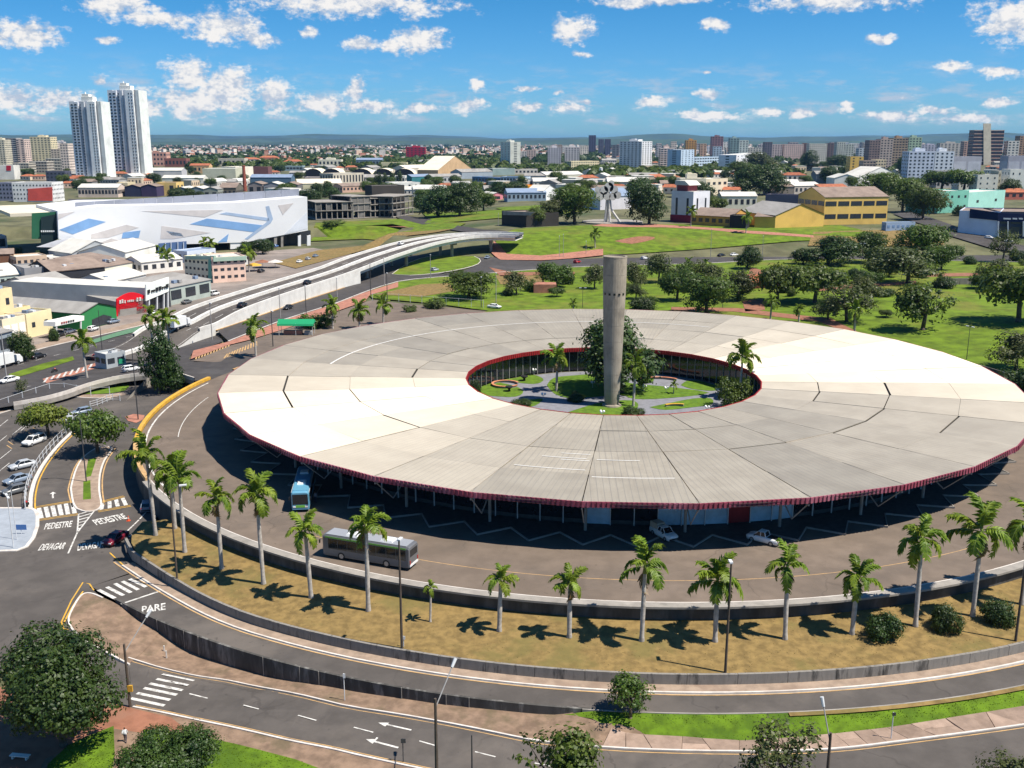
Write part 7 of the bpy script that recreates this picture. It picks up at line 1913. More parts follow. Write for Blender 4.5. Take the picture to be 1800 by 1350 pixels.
# brick chimney
p = gp(431, 340, 0.0); e = empty('chimney', p); tag(e, 'slim rust-red brick chimney standing among the sheds', 'chimney'); H = z_at(p, 293)
b = MB(); b.lathe([(2.2, 0), (1.5, H)], 12); b.obj('shaft', 'brick_red', e); b = MB(); b.lathe([(1.7, H), (1.8, H + 1), (1.5, H + 1.2)], 12); b.obj('cap', 'brick_red', e)
p = gp(1056, 314, None); e = empty('water_tank', p); tag(e, 'white cylindrical water tank in front of the trees', 'water tank'); H = z_at(p, 295) - p.z
b = MB(); b.lathe([(2.0, 0), (2.0, H * .2), (2.3, H * .25), (2.3, H), (0.3, H + .6)], 14); b.obj('tank', wc((240, 240, 236)), e)
# unfinished concrete frame building
def ruin(xl, yl, xr, yr, yt, D, fl, cols, label, walls):
    A, B = gp(xl, yl, None), gp(xr, yr, None); W, a_ = frame_of(A, B); H = z_at(A, yt) - A.z
    root = empty('unfinished_building', A, a_); tag(root, label, 'building')
    for i in range(cols + 1):
        b = MB()
        for y in (0.3, D - .3): b.box((W * i / cols, y, H / 2), (.55, .55, H))
        b.obj('column', 'concrete', root)
    for k in range(fl + 1):
        b = MB(); b.box((W / 2, D / 2, H * k / fl), (W + .8, D + .8, .45)); b.obj('slab', 'concrete', root)
    rr = random.Random(len(label))
    for k in range(fl):
        for i in range(cols):
            if rr.random() < walls:
                b = MB(); b.box((W * (i + .5) / cols, .35, H * (k + .5) / fl), (W / cols * .9, .2, H / fl * .9)); b.obj('infill_wall', 'ruin_wall', root)
    b = MB(); b.box((W / 2, D - .4, H / 2), (W, .2, H)); b.obj('rear_wall', 'ruin_wall', root)
mat('ruin_wall', (0.17, 0.16, 0.15), 0.95, var=0.3, scale=0.2, dirt=(0.05, 0.05, 0.05), dirt_scale=0.12, dirt_amt=0.8)
ruin(556, 386, 621, 384, 356, 26, 2, 7, 'unfinished grey concrete frame with open bays, left part', .35)
ruin(619, 384, 652, 382, 346, 24, 3, 3, 'unfinished dark concrete block, middle part with stained walls', .9)
ruin(652, 382, 692, 380, 349, 22, 3, 5, 'unfinished concrete frame with white infill, centre part', .3)
ruin(691, 382, 726, 376, 346, 20, 3, 5, 'unfinished concrete frame with open bays, right part', .1)
bld(655, 376, 712, 374, 328, 14, (70, 66, 62), 'roof_grey', 'dark blackened block rising behind the unfinished frame', 'flat', 0, 0)

# shopping mall: long facade of angled panels
def mall():
    f, n, A = facade_plane((84, 447), (546, 421), 0.0)
    root = empty('shopping_mall', A); tag(root, 'long white shopping mall with angular blue and grey facade panels', 'shopping mall')
    white = wc((236, 236, 238)); blue = wc((128, 168, 214)); grey = wc((206, 200, 198)); pale = wc((222, 226, 234)); bl2 = wc((168, 188, 214))
    mat('mall_white', (0.74, 0.74, 0.75), 0.5, var=0.04, scale=0.05)
    full = [(101, 371), (180, 362), (300, 360), (420, 356), (540, 346), (541, 405), (430, 426), (300, 430), (200, 432), (103, 420)]
    P = [f(x, y, 0.0) for x, y in full]; Q = [p - n * 60 for p in P]; k = len(P)
    b = MB(); b.add(P + Q, [tuple(range(k))] + [(i, k + i, k + (i + 1) % k, (i + 1) % k) for i in range(k)]); o = b.obj('facade', 'mall_white', root); o.matrix_parent_inverse = Matrix.Translation(-root.location)
    pan = [([(104, 404), (156, 384), (186, 390), (128, 412)], blue), ([(103, 376), (132, 372), (102, 386)], grey), ([(160, 412), (222, 395), (244, 400), (190, 418), (160, 420)], grey), ([(216, 409), (247, 405), (244, 418), (214, 419)], blue),
           ([(284, 397), (370, 409), (306, 420), (282, 420)], grey), ([(292, 406), (318, 410), (323, 416), (302, 414)], bl2), ([(334, 394), (364, 384), (462, 396), (446, 408)], blue), ([(386, 376), (398, 373), (472, 383), (474, 389)], bl2), ([(467, 363), (473, 362), (480, 385), (476, 392), (436, 421), (430, 420), (468, 391), (471, 383)], bl2),
           ([(360, 382), (392, 369), (250, 371), (300, 376)], grey), ([(489, 361), (516, 357), (497, 378)], grey), ([(500, 412), (540, 372), (540, 402)], pale), ([(383, 426), (402, 411), (399, 425)], blue), ([(150, 436), (196, 419), (236, 430), (200, 436)], grey), ([(64, 434), (104, 421), (160, 418), (120, 436)], wc((226, 226, 230)))]
    for pts, m_ in pan: panel(f, n, pts, m_, 'facade_panel', root, 0.10, 0.15)
    # grey roof screen with seams and cream roof behind
    g = lambda x, y, back: f(x, y, -back)
    seams = [132, 166, 201, 252, 276, 304, 340, 382, 429, 466, 494, 526]
    for a_, c_ in zip(seams, seams[1:]):
        t0, t1 = 1 - (a_ - 132) / 394, 1 - (c_ - 132) / 394
        y0, y1 = 344 + 19 * t0, 344 + 19 * t1
        top0, top1 = 339 + 24 * t0 - 9 + 2, 339 + 24 * t1 - 9 + 2
        panel(lambda x, y, o_: f(x, y, -14 + o_), n, [(a_ + .4, y0 + 9), (a_ + .4, min(top0, y0)), (c_ - .4, min(top1, y1)), (c_ - .4, y1 + 9)], wc((146, 150, 162)), 'roof_screen', root, 0.0, 0.5)
    hz = f(300, 362, -16).z
    C = [f(17, 372, -16), f(300, 360, -16), f(528, 350, -16)]
    q = [C[0] + Vector((0, 0, 0)), C[2], C[2] - n * 70, C[0] - n * 70]
    b = MB(); b.add([(p.x, p.y, hz - 1.0) for p in q] + [(p.x, p.y, hz - 2.5) for p in q], [(0, 1, 2, 3), (0, 4, 5, 1), (3, 7, 4, 0)]); o = b.obj('roof', 'roof_cream', root); o.matrix_parent_inverse = Matrix.Translation(-root.location)
    # open deck at the right end, with columns
    for x0, x1, m_ in ((405, 427, 'mall_white'), (447, 468, 'mall_white'), (482, 487, 'concrete'), (494, 498, 'concrete'), (524, 529, 'mall_white'), (540, 546, 'mall_white')):
        panel(f, n, [(x0, 438), (x0, 415), (x1, 413), (x1, 436)], m_, 'column', root, -0.4, 1.0)
    panel(f, n, [(400, 440), (400, 412), (546, 405), (546, 430)], 'win_dark', 'deck_shade_panel', root, -9.0, 0.4)  # dark panel behind the columns paints the shade of the open deck
    panel(f, n, [(72, 438), (72, 382), (101, 376), (102, 420)], wc((24, 44, 48)), 'dark_glass_entrance', root, -3.0, 0.5)
    panel(f, n, [(56, 420), (56, 375), (101, 372), (101, 380), (72, 384), (72, 420)], wc((40, 96, 70)), 'green_glass', root, -4.0, 0.5)
    # lettering too small to read on the dark glass: pale bars
    for k in range(7): panel(f, n, [(72 + k * 3.6, 408 - k * .1), (72 + k * 3.6, 405), (74.4 + k * 3.6, 405), (74.4 + k * 3.6, 408)], 'steel_white', 'letter', root, -2.3, 0.2)
    panel(f, n, [(277, 447), (279, 428), (328, 424), (328, 445)], wc((84, 112, 156)), 'blue_glass_entrance', root, 3.0, 0.5)
    for x in (290, 300, 312, 322): panel(f, n, [(x, 446), (x, 426), (x + 1.5, 426), (x + 1.5, 446)], wc((196, 206, 220)), 'mullion', root, 3.6, 0.4)
mall()

# red arched shop, white sign shop, green workshop, canopy
def shop_red():
    f, n, A = facade_plane((205, 556), (258, 549), ZA)
    root = empty('arched_shop', A); tag(root, 'bright red shop with arched top and white lettering', 'shop'); inv = Matrix.Translation(-root.location)
    m_ = wc((222, 18, 36))
    top = [(205, 526)] + [(205 + 53 * t, 526 - 4 * t - 10 * math.sin(math.pi * t)) for t in (.12, .25, .4, .5, .6, .75, .88)] + [(258, 521)]
    panel(f, n, [(205, 545), *top, (258, 538)], m_, 'arch_wall', root, 0.0, 0.5)
    panel(f, n, [(205, 556), (205, 545), (211, 544), (211, 555)], m_, 'pier', root, 0.0, .5); panel(f, n, [(240, 552), (240, 540), (258, 538), (258, 549)], m_, 'pier', root, 0.0, .5)
    panel(f, n, [(205, 556), (205, 543), (258, 537), (258, 549)], 'win_dark', 'dark_front', root, -3.0, 0.2)
    for x, y, w, h in ((210, 534, 3, 6), (214, 533, 3, 6.5), (219, 533, 2, 5), (224, 531.5, 2, 3.5), (227, 531, 2, 3.5), (230, 530.7, 2, 3.5), (233, 530.5, 2, 3.5), (240, 530, 3, 6.5), (244.5, 529, 3.5, 6)):
        panel(f, n, [(x, y), (x, y - h), (x + w, y - h - .3), (x + w, y - .3)], 'white_paint', 'letter', root, .2, .2)
    P = [f(205, 527, 0), f(258, 522, 0)]; z = min(P[0].z, P[1].z); D = 45
    b = MB(); q = [P[0], P[1], P[1] - n * D, P[0] - n * D]; b.add([(p.x, p.y, z - 0.4) for p in q] + [(p.x, p.y, -3) for p in q], [(0, 1, 2, 3), (0, 4, 5, 1), (3, 7, 4, 0), (1, 5, 6, 2)]); o = b.obj('hall', 'roof_grey', root); o.matrix_parent_inverse = inv
shop_red()
def shop_white():
    f, n, A = facade_plane((258, 550), (298, 540), ZA)
    root = empty('sign_shop', A); tag(root, 'shop with a large white sign wall and row of black letters over dark glass', 'shop'); inv = Matrix.Translation(-root.location)
    panel(f, n, [(257, 529), (257, 500), (297, 487), (297, 512)], wc((240, 244, 236)), 'sign_wall', root, 0.3, .5)
    for k, (x, y, w) in enumerate(((260, 516.5, 4), (266.5, 514, 3), (270.5, 513, 2.5), (274.5, 512.5, 4), (280, 510.5, 4), (285.5, 508, 2.5), (289.5, 507, 2.5), (292.5, 506.5, 4))):
        panel(f, n, [(x, y), (x, y - (6.5 if w > 3 else 3.6)), (x + w, y - (6.5 if w > 3 else 3.6) - w * .3), (x + w, y - w * .3)], 'trim_black', 'letter', root, .6, .25)
    panel(f, n, [(257, 550), (257, 528), (297, 512), (297, 540)], 'win_dark', 'glass_front', root, -1.5, .2)
    for x in (262, 276, 288, 295): panel(f, n, [(x, 549 - (x - 257) * .22), (x, 527 - (x - 257) * .36), (x + 1.6, 526.5 - (x - 257) * .36), (x + 1.6, 548.6 - (x - 257) * .22)], 'steel_white', 'column', root, .1, .4)
    P = [f(257, 503, 0), f(297, 489, 0)]; z = min(P[0].z, P[1].z) - 0.6; D = 55
    b = MB(); q = [P[0], P[1], P[1] - n * D, P[0] - n * D]; b.add([(p.x, p.y, z) for p in q] + [(p.x, p.y, -3) for p in q], [(0, 1, 2, 3), (3, 7, 4, 0), (1, 5, 6, 2), (2, 6, 7, 3)]); o = b.obj('hall', 'roof_light', root); o.matrix_parent_inverse = inv
shop_white()
gw = bld(143, 580, 206, 566, 552, 34, (52, 132, 76), 'roof_grey', 'green gabled workshop with dark opening beside the red arched shop', 'gable', 0, 0, zf=ZA, rise=2.2)
f, n, A = facade_plane((143, 580), (206, 566), ZA); panel(f, n, [(162, 575), (162, 562), (182, 553), (196, 556), (196, 568)], 'win_dark', 'opening', gw, .1, .3)
cn = empty('sign_canopy', gp(97, 596, ZA)); tag(cn, 'white sign canopy on posts with dark lettering before the shops', 'canopy')
f, n, A = facade_plane((97, 596), (148, 583), ZA); panel(f, n, [(97, 574), (97, 566), (148, 555), (148, 563)], wc((238, 236, 230)), 'sign_board', cn, 0.2, 4.0)
for k in range(6): panel(f, n, [(108 + k * 4, 569.5 - k * .85), (108 + k * 4, 566.5 - k * .85), (110.6 + k * 4, 566 - k * .85), (110.6 + k * 4, 569 - k * .85)], wc((150, 60, 60)) if k < 3 else 'trim_black', 'letter', cn, .35, .2)
for x, y in ((99, 596), (142, 585)): panel(f, n, [(x, y), (x, y - 22), (x + 1.6, y - 22), (x + 1.6, y)], 'steel_white', 'post', cn, .1, .3)
structure(sheet('green_forecourt', px([(150, 588), (205, 572), (245, 562), (250, 568), (200, 580), (160, 592)], -0.6), mat('green_floor', (0.10, 0.20, 0.12), 0.9) and 'green_floor', 0.2, zf=ZA, grid=6))
# pink and cream three-storey offices
pb = bld(375, 497, 433, 493, 455, 14, (240, 206, 186), 'roof_light', 'pink three-storey offices with pale green roof band, right wing', 'flat', 3, 5, ww=.55, wh=.35, zf=ZA)
pb2 = bld(326, 490, 376, 496, 452, 14, (236, 226, 196), 'roof_light', 'cream three-storey offices with green stair bay, left wing', 'flat', 3, 7, ww=.45, wh=.35, zf=ZA)
f, n, A = facade_plane((326, 490), (376, 496), ZA); panel(f, n, [(366, 495), (366, 452), (375, 452), (375, 496)], wc((120, 180, 160)), 'stair_bay', pb2, .6, 1.0); panel(f, n, [(326, 456), (326, 450), (376, 450), (376, 456)], wc((170, 196, 176)), 'roof_band', pb2, .7, 1.0)
f, n, A = facade_plane((375, 497), (433, 493), ZA); panel(f, n, [(375, 460), (375, 453), (433, 450), (433, 457)], wc((176, 200, 182)), 'roof_band', pb, .7, 1.0)
# dealership on the right
dl = bld(1683, 408, 1754, 416, 372, 30, (214, 220, 236), 'roof_brown', 'white car showroom with dark blue sign band and brown roof', 'flat', 0, 0)
f, n, A = facade_plane((1683, 408), (1754, 416)); panel(f, n, [(1704, 383), (1705, 367), (1758, 374), (1758, 388)], wc((22, 34, 70)), 'sign_band', dl, .6, .8)
dl2 = bld(1754, 416, 1830, 420, 374, 30, (60, 66, 80), 'roof_brown', 'glazed front of the car showroom with white frames and blue sign', 'flat', 2, 4, ww=.85, wh=.75)
f, n, A = facade_plane((1754, 416), (1830, 420)); panel(f, n, [(1754, 389), (1754, 374), (1830, 378), (1830, 392)], wc((22, 34, 72)), 'sign_band', dl2, .6, .8)
for x0, x1 in ((1764, 1777), (1780, 1788), (1791, 1798)): panel(f, n, [(x0, 385.5), (x0, 383), (x1, 383.5), (x1, 386)], 'steel_white', 'letter', dl2, .8, .2)
for x in (1754, 1771, 1798): panel(f, n, [(x, 416), (x, 389), (x + 2, 389), (x + 2, 416)], 'steel_white', 'column', dl2, .9, .6)
# yellow school
ys = bld(1214, 395, 1284, 399, 378, 22, (206, 156, 84), 'roof_brown', 'low yellow school wing with brown roof and dark windows', 'gablex', 1, 6, ww=.6, wh=.45)
ys2 = bld(1282, 401, 1312, 402, 380, 8, (44, 42, 50), 'roof_light', 'dark gate porch of the yellow school under a pale slab', 'flat', 0, 0)
yg = bld(1326, 400, 1362, 401, 381, 36, (232, 186, 92), 'roof_brown', 'yellow low front of the school hall', 'shed', 0, 0, rise=3)
yh = bld(1362, 401, 1447, 398, 379, 34, (236, 192, 104), 'roof_grey', 'yellow school hall with a wide gabled front', 'gable', 0, 0, rise=5.5)
yt_ = bld(1447, 394, 1558, 392, 347, 30, (236, 196, 110), 'roof_brown', 'yellow two-storey school block with two rows of dark openings', 'gablex', 2, 5, ww=.86, wh=.36)
bld(1344, 372, 1447, 376, 343, 10, (112, 108, 124), 'roof_grey', 'tall bare grey side wall behind the yellow school hall', 'flat', 0, 0)
# white tower house with red crown and red base
tw = bld(1179, 388, 1217, 391, 337, 14, (232, 232, 236), 'roof_light', 'white three-storey tower house with red base and red roof room', 'flat', 1, 2, ww=.18, wh=.6)
f, n, A = facade_plane((1179, 388), (1217, 391)); panel(f, n, [(1178, 390), (1178, 377), (1218, 379), (1218, 393)], wc((150, 44, 70)), 'red_base', tw, .5, 1.0); panel(f, n, [(1190, 336), (1190, 324), (1209, 324), (1209, 336)], wc((150, 74, 80)), 'roof_room', tw, -2.0, 8.0); panel(f, n, [(1186, 325), (1187, 317), (1204, 318), (1212, 326)], 'roof_light', 'roof_slab', tw, -1.0, 10.0)
# monument: tall sculpture of white posts carrying a cluster of discs, on a round terrace
def monument():
    p = gp(1068, 391, None); e = empty('monument', p); tag(e, 'white abstract monument with splayed legs and a cluster of discs on the knoll', 'monument'); H = z_at(p, 322) - p.z
    b = MB(); b.lathe([(17, -.6), (17, .3), (16, .3)], 24, (3, 4, 0)); b.obj('terrace', 'concrete', e)
    for (x, y, xt, yt_2) in ((-1.5, 0, -.6, 0), (1.2, -1.5, .4, -.4), (7, 1.5, 1.0, .6), (-.5, 3, 0, 1.0)):
        b = MB(); b.path([(x, y, 0), (xt * 1.6, yt_2, H * .35), (xt, yt_2, H * .75)], [.75, .6, .5], 6); b.obj('leg', 'white_concrete', e)
    for k, (x, z, r_) in enumerate(((-4.5, .68, 2.2), (-2.5, .82, 2.4), (.2, .9, 2.6), (3, .84, 2.3), (5, .7, 2.1), (-1, .68, 2.2), (2.5, .66, 2.0), (-6, .84, 1.6), (1.5, 1.0, 1.6))):
        b = MB(); b.tube((x, -1.2, z * H), (x, -.6, z * H), r_, r_, 14); b.obj('disc', 'white_concrete', e)
        b = MB(); b.path([(0, 0, H * .6), (x, -.9, z * H)], .3, 5); b.obj('arm', 'white_concrete', e)
monument()
structure(sheet('terrace_walk', px([(1040, 397), (1075, 391), (1180, 396), (1300, 405), (1430, 414), (1430, 418), (1290, 409), (1170, 400), (1070, 399)]), 'red_brick_walk', 0.14, grid=8))
# blue-grey long bus-like trailer in the field
tr = bld(1557, 406, 1608, 404, 393, 4, (150, 170, 196), 'roof_light', 'long pale blue trailer parked in the dry field', 'flat', 1, 6, wm=wc((110, 140, 180)), wh=.4, cat='trailer', name='trailer')
# concrete overpass mouth on the left of the knoll
ov = bld(882, 394, 925, 398, 372, 20, (60, 56, 52), 'roof_brown', 'dark underpass mouth with a concrete lintel left of the knoll', 'flat', 0, 0)
f, n, A = facade_plane((882, 394), (925, 398)); panel(f, n, [(884, 378), (883, 371), (940, 373), (932, 379)], 'concrete', 'lintel', ov, .4, 1.0)
# kiosk with green panels on the avenue, green umbrella stand
kk = bld(188, 649, 222, 641, 627, 5, (170, 176, 180), 'roof_light', 'grey kiosk with green panels beside the avenue ramp', 'flat', 1, 2, ww=.7, wh=.5, zf=ZA, cat='kiosk', name='kiosk')
f, n, A = facade_plane((188, 649), (222, 641), ZA); panel(f, n, [(209, 640), (209, 632), (219, 630), (219, 638)], wc((40, 150, 110)), 'green_panel', kk, .3, .2)
def green_tent():
    p = gp(522, 588, 0.0); e = empty('market_tent', p); tag(e, 'green awning tent over stalls at the edge of the car park', 'tent')
    b = MB(); b.add([(-5, -1.5, 3.2), (5, -1.5, 3.2), (5, 1.8, 3.4), (-5, 1.8, 3.4), (-5, .2, 4.3), (5, .2, 4.3), (-5, -1.7, 2.7), (5, -1.7, 2.7)], [(0, 1, 5, 4), (3, 4, 5, 2), (0, 4, 3), (1, 2, 5), (6, 7, 1, 0)]); b.obj('canopy', wc((30, 150, 100)), e)
    for x in (-4.6, 0, 4.6):
        for y in (-1.4, 1.6): b = MB(); b.tube((x, y, 0), (x, y, 3.3), .06, .06, 5); b.obj('pole', 'steel_white', e)
    b = MB(); b.box((-1, 0, .6), (5, 1.4, 1.2)); b.obj('stall', 'red_brick_walk', e); b = MB(); b.box((3.2, 0, .5), (2, 1.4, 1.0)); b.obj('counter', 'pole_grey', e)
green_tent()
# ------------------------------------------------------------------ single trees
TL = [
 (112, 1312, 228, 200, 'big', 'large dense dark green tree in the lower left corner'),
 (302, 1392, 165, 110, 'big', 'dark green tree top at the bottom edge left of the lower road'),
 (978, 1420, 150, 145, 'sparse_green', 'loose-leaved young tree at the bottom edge of the picture middle'),
 (1108, 1262, 88, 78, 'sparse_green', 'small open tree at the left end of the bright grass bank'),
 (1376, 1412, 150, 138, 'sparse', 'olive grey tree at the bottom edge beside the wooden lamp pole'),
 (1776, 1412, 120, 95, 'olive', 'tree top cut by the lower right picture corner'),
 (1232, 1420, 60, 60, 'bush', 'low dark bush at the bottom edge right of the middle'),
 (86, 768, 78, 62, 'umbrella', 'yellow-green umbrella tree in the car park'),
 (172, 798, 88, 76, 'umbrella_dark', 'dark spreading tree at the top of the narrow median'),
 (281, 692, 58, 116, 'tall', 'tall dense dark tree beside the ramp bridge'),
 (300, 690, 50, 60, 'round', 'lower dark tree crowding against the tall tree at the ramp'),
 (44, 634, 44, 52, 'round', 'dark round tree before the cream shops'),
 (42, 694, 24, 26, 'sparse', 'small brown sapling at the car park entrance'),
 (96, 600, 18, 24, 'bush', 'small green bush before the cream shop'),
 (1091, 690, 138, 130, 'round', 'big dark tree behind the water tower in the garden'),
 (1287, 716, 58, 50, 'bush_light', 'light green bushy palm clump at the right garden edge'),
 (1012, 706, 30, 14, 'bush', 'dark low shrub left of the tower footing'), (1115, 730, 36, 16, 'bush', 'dark low shrub right of the tower footing'), (835, 690, 20, 24, 'bush', 'green shrub at the left tip of the garden'), (915, 712, 34, 12, 'bush', 'reddish dark shrub along the front garden edge'), (1011, 698, 14, 12, 'bush', 'round clipped shrub on the middle lawn'),
 (824, 524, 84, 46, 'round_b', 'broad round clipped tree behind the fence'),
 (908, 518, 44, 40, 'olive', 'thin olive tree right of the clipped round tree'), (978, 506, 56, 44, 'mid', 'bushy tree above the orange earth patch'), (933, 512, 24, 22, 'bush_light', 'small tree left of the orange earth patch'),
 (1045, 508, 38, 42, 'olive', 'slender olive tree left of the tower top'), (1120, 512, 40, 50, 'olive', 'olive tree right of the tower shaft'), (1158, 496, 52, 50, 'olive', 'olive tree behind the tower on the right'), (1190, 528, 58, 54, 'mid', 'green tree right of the tower before the roof'), (1128, 545, 44, 26, 'bush', 'dark shrubs at the roof edge right of the tower'),
 (1242, 553, 92, 66, 'round_b', 'broad green tree at the roof edge'), (1297, 528, 56, 54, 'olive', 'olive tree left of the small red roof'), (1222, 498, 36, 40, 'sparse', 'pale spiky tree beyond the broad green tree'), (1256, 500, 44, 34, 'olive', 'brownish tree above the broad green tree'),
 (1314, 472, 46, 40, 'round', 'dark bush tree by the far road'), (1366, 532, 80, 66, 'umbrella_dark', 'dark flat-topped tree, left of a pair'), (1432, 532, 96, 66, 'umbrella_dark', 'dark flat-topped tree, right of a pair'), (1412, 464, 40, 28, 'round', 'dark tree at the far road left of the grove'), (1456, 466, 92, 52, 'round', 'wide dark tree of the grove by the far road'), (1526, 462, 62, 54, 'round_b', 'round tree of the grove beyond the far road'),
 (1553, 486, 64, 50, 'olive', 'grey-green tree in the middle of the grove'), (1596, 498, 104, 62, 'olive', 'large grey-green tree right of the grove'), (1620, 462, 84, 66, 'round_b', 'tall rounded tree at the grove'), (1654, 474, 58, 44, 'mid', 'green tree at the right side of the grove'), (1762, 462, 46, 54, 'sparse', 'thin pale tree by the street corner'),
 (1520, 530, 58, 44, 'olive', 'dark reddish tree below the earth patch'), (1488, 566, 86, 66, 'sparse', 'grey loose tree at the roof edge'), (1455, 562, 50, 40, 'olive', 'olive shrub tree left of the grey loose tree'), (1622, 580, 92, 84, 'sparse_green', 'two-lobed loose tree casting a long shadow on the slope'), (1790, 566, 126, 100, 'umbrella_dark', 'large layered dark tree at the right picture edge'), (1740, 500, 60, 44, 'olive', 'olive tree before the large layered tree'),
 (1786, 650, 84, 62, 'olive', 'dense grey-green shrub tree at the right edge'), (1782, 690, 66, 44, 'bush', 'dark shrub tree right at the roof edge'), (1660, 506, 40, 20, 'bush', 'dark hedge clump on the bright slope'), (1552, 520, 40, 16, 'bush', 'low hedge right of the reddish tree'),
 (1141, 394, 70, 72, 'round', 'big dark tree right of the monument'), (1010, 392, 80, 62, 'round_b', 'big rounded tree left of the monument'), (966, 392, 54, 40, 'olive', 'brownish tree above the underpass mouth'), (1128, 360, 60, 48, 'round', 'dark tree behind the big tree right of the monument'), (940, 396, 36, 30, 'mid', 'small tree beside the underpass mouth'),
 (770, 382, 70, 56, 'round', 'dark tree left of a dense clump before the halls'), (808, 380, 62, 60, 'round', 'dark tree right of a dense clump before the halls'), (745, 372, 40, 30, 'round', 'dark tree beside the unfinished frame'), (850, 370, 40, 34, 'mid', 'green tree before the pink house'), (872, 345, 46, 26, 'round', 'tree row before the beige arcade, left'), (905, 345, 46, 26, 'round', 'tree row before the beige arcade, right'),
 (1235, 366, 60, 46, 'round', 'dark tree between tower house and yellow school'), (1260, 372, 34, 26, 'mid', 'small tree left of the pale low building'), (1312, 342, 66, 48, 'round', 'dark umbrella tree, left of the pair behind the grey wall'), (1352, 342, 66, 54, 'round', 'dark umbrella tree, right of the pair behind the grey wall'), (1300, 318, 56, 34, 'mid', 'tree before the bright white slab'), (1336, 302, 60, 34, 'olive', 'feathery grey tree before the bright white slab'),
 (1548, 350, 78, 46, 'round_b', 'broad tree at the corner of the yellow school block'), (1586, 372, 66, 58, 'round_b', 'tall shade tree of the street row, first from the school'), (1622, 386, 64, 56, 'round_b', 'tall shade tree of the street row, second from the school'), (1640, 374, 50, 40, 'olive', 'olive shade tree before the mint building'), (1655, 334, 62, 34, 'umbrella_dark', 'dark umbrella tree above the mint building, left'), (1694, 336, 62, 38, 'umbrella_dark', 'dark umbrella tree above the mint building, right'), (1772, 348, 40, 34, 'round', 'dark tree between the walk-up flats'), (1690, 378, 30, 16, 'bush', 'low shrub on the showroom roof edge'),
 (1460, 322, 40, 30, 'round', 'dark tree left of the white gabled warehouses'), (1478, 300, 44, 28, 'round', 'round dark tree below the slab row'), (1420, 300, 30, 36, 'tall', 'dark cypress-like tree below the slab row'), (1590, 312, 34, 40, 'round', 'dark tree left of the grey-white flats'),
 (586, 408, 40, 22, 'bush_light', 'small tree in the rough grass below the unfinished frame'), (462, 446, 34, 26, 'round', 'dark tree before the mall deck'), (430, 446, 30, 22, 'round', 'low dark tree left of the mall deck tree'), (472, 440, 20, 20, 'bush', 'shrub with red blossom before the mall deck'), (148, 330, 24, 16, 'round', 'dark bush below the left twin tower'), (272, 322, 26, 18, 'round', 'dark bush below the taller twin tower'),
 (330, 352, 26, 22, 'round', 'tree before the sheds behind the mall'), (310, 356, 30, 26, 'round', 'dark tree left of the sheds behind the mall'), (355, 356, 24, 20, 'round', 'dark tree between the sheds behind the mall'), (30, 448, 18, 14, 'bush_light', 'green tree left of the mall entrance'), (68, 452, 16, 12, 'bush', 'dark bush before the mall entrance'), (96, 454, 14, 12, 'bush', 'dark bush right of the mall entrance'),
 (548, 358, 46, 26, 'round', 'dark trees behind the mall end'), (580, 350, 34, 22, 'round', 'dark tree left of the stained block'), (665, 342, 16, 40, 'tall', 'dark pointed tree on the stained block'), (678, 330, 12, 26, 'tall', 'slim dark cypress behind the stained block'), (690, 322, 10, 22, 'tall', 'slim dark cypress before the vaulted sheds, left'), (702, 322, 10, 22, 'tall', 'slim dark cypress before the vaulted sheds, right'),
 (560, 575, 60, 26, 'bush_light', 'bright green shrubs beside the green awning tent'), (762, 541, 40, 16, 'bush_light', 'clump of green shrubs on the fenced car park'), (720, 548, 24, 12, 'bush_light', 'small green shrub on the fenced car park'),
]
for (x, yb, w, h, k, lb) in TL:
    zf = None
    if 560 < yb < 735 and 810 < x < 1330: zf = flat0
    elif yb < 640 and x < 330 and yb > 560: zf = ZA
    elif x < 330 and 640 < yb < 700: zf = ZPK
    tree(x, yb, w, h, k, lb, zf=zf, cat='shrub' if 'bush' in k else 'tree', name='shrub' if 'bush' in k else 'tree')
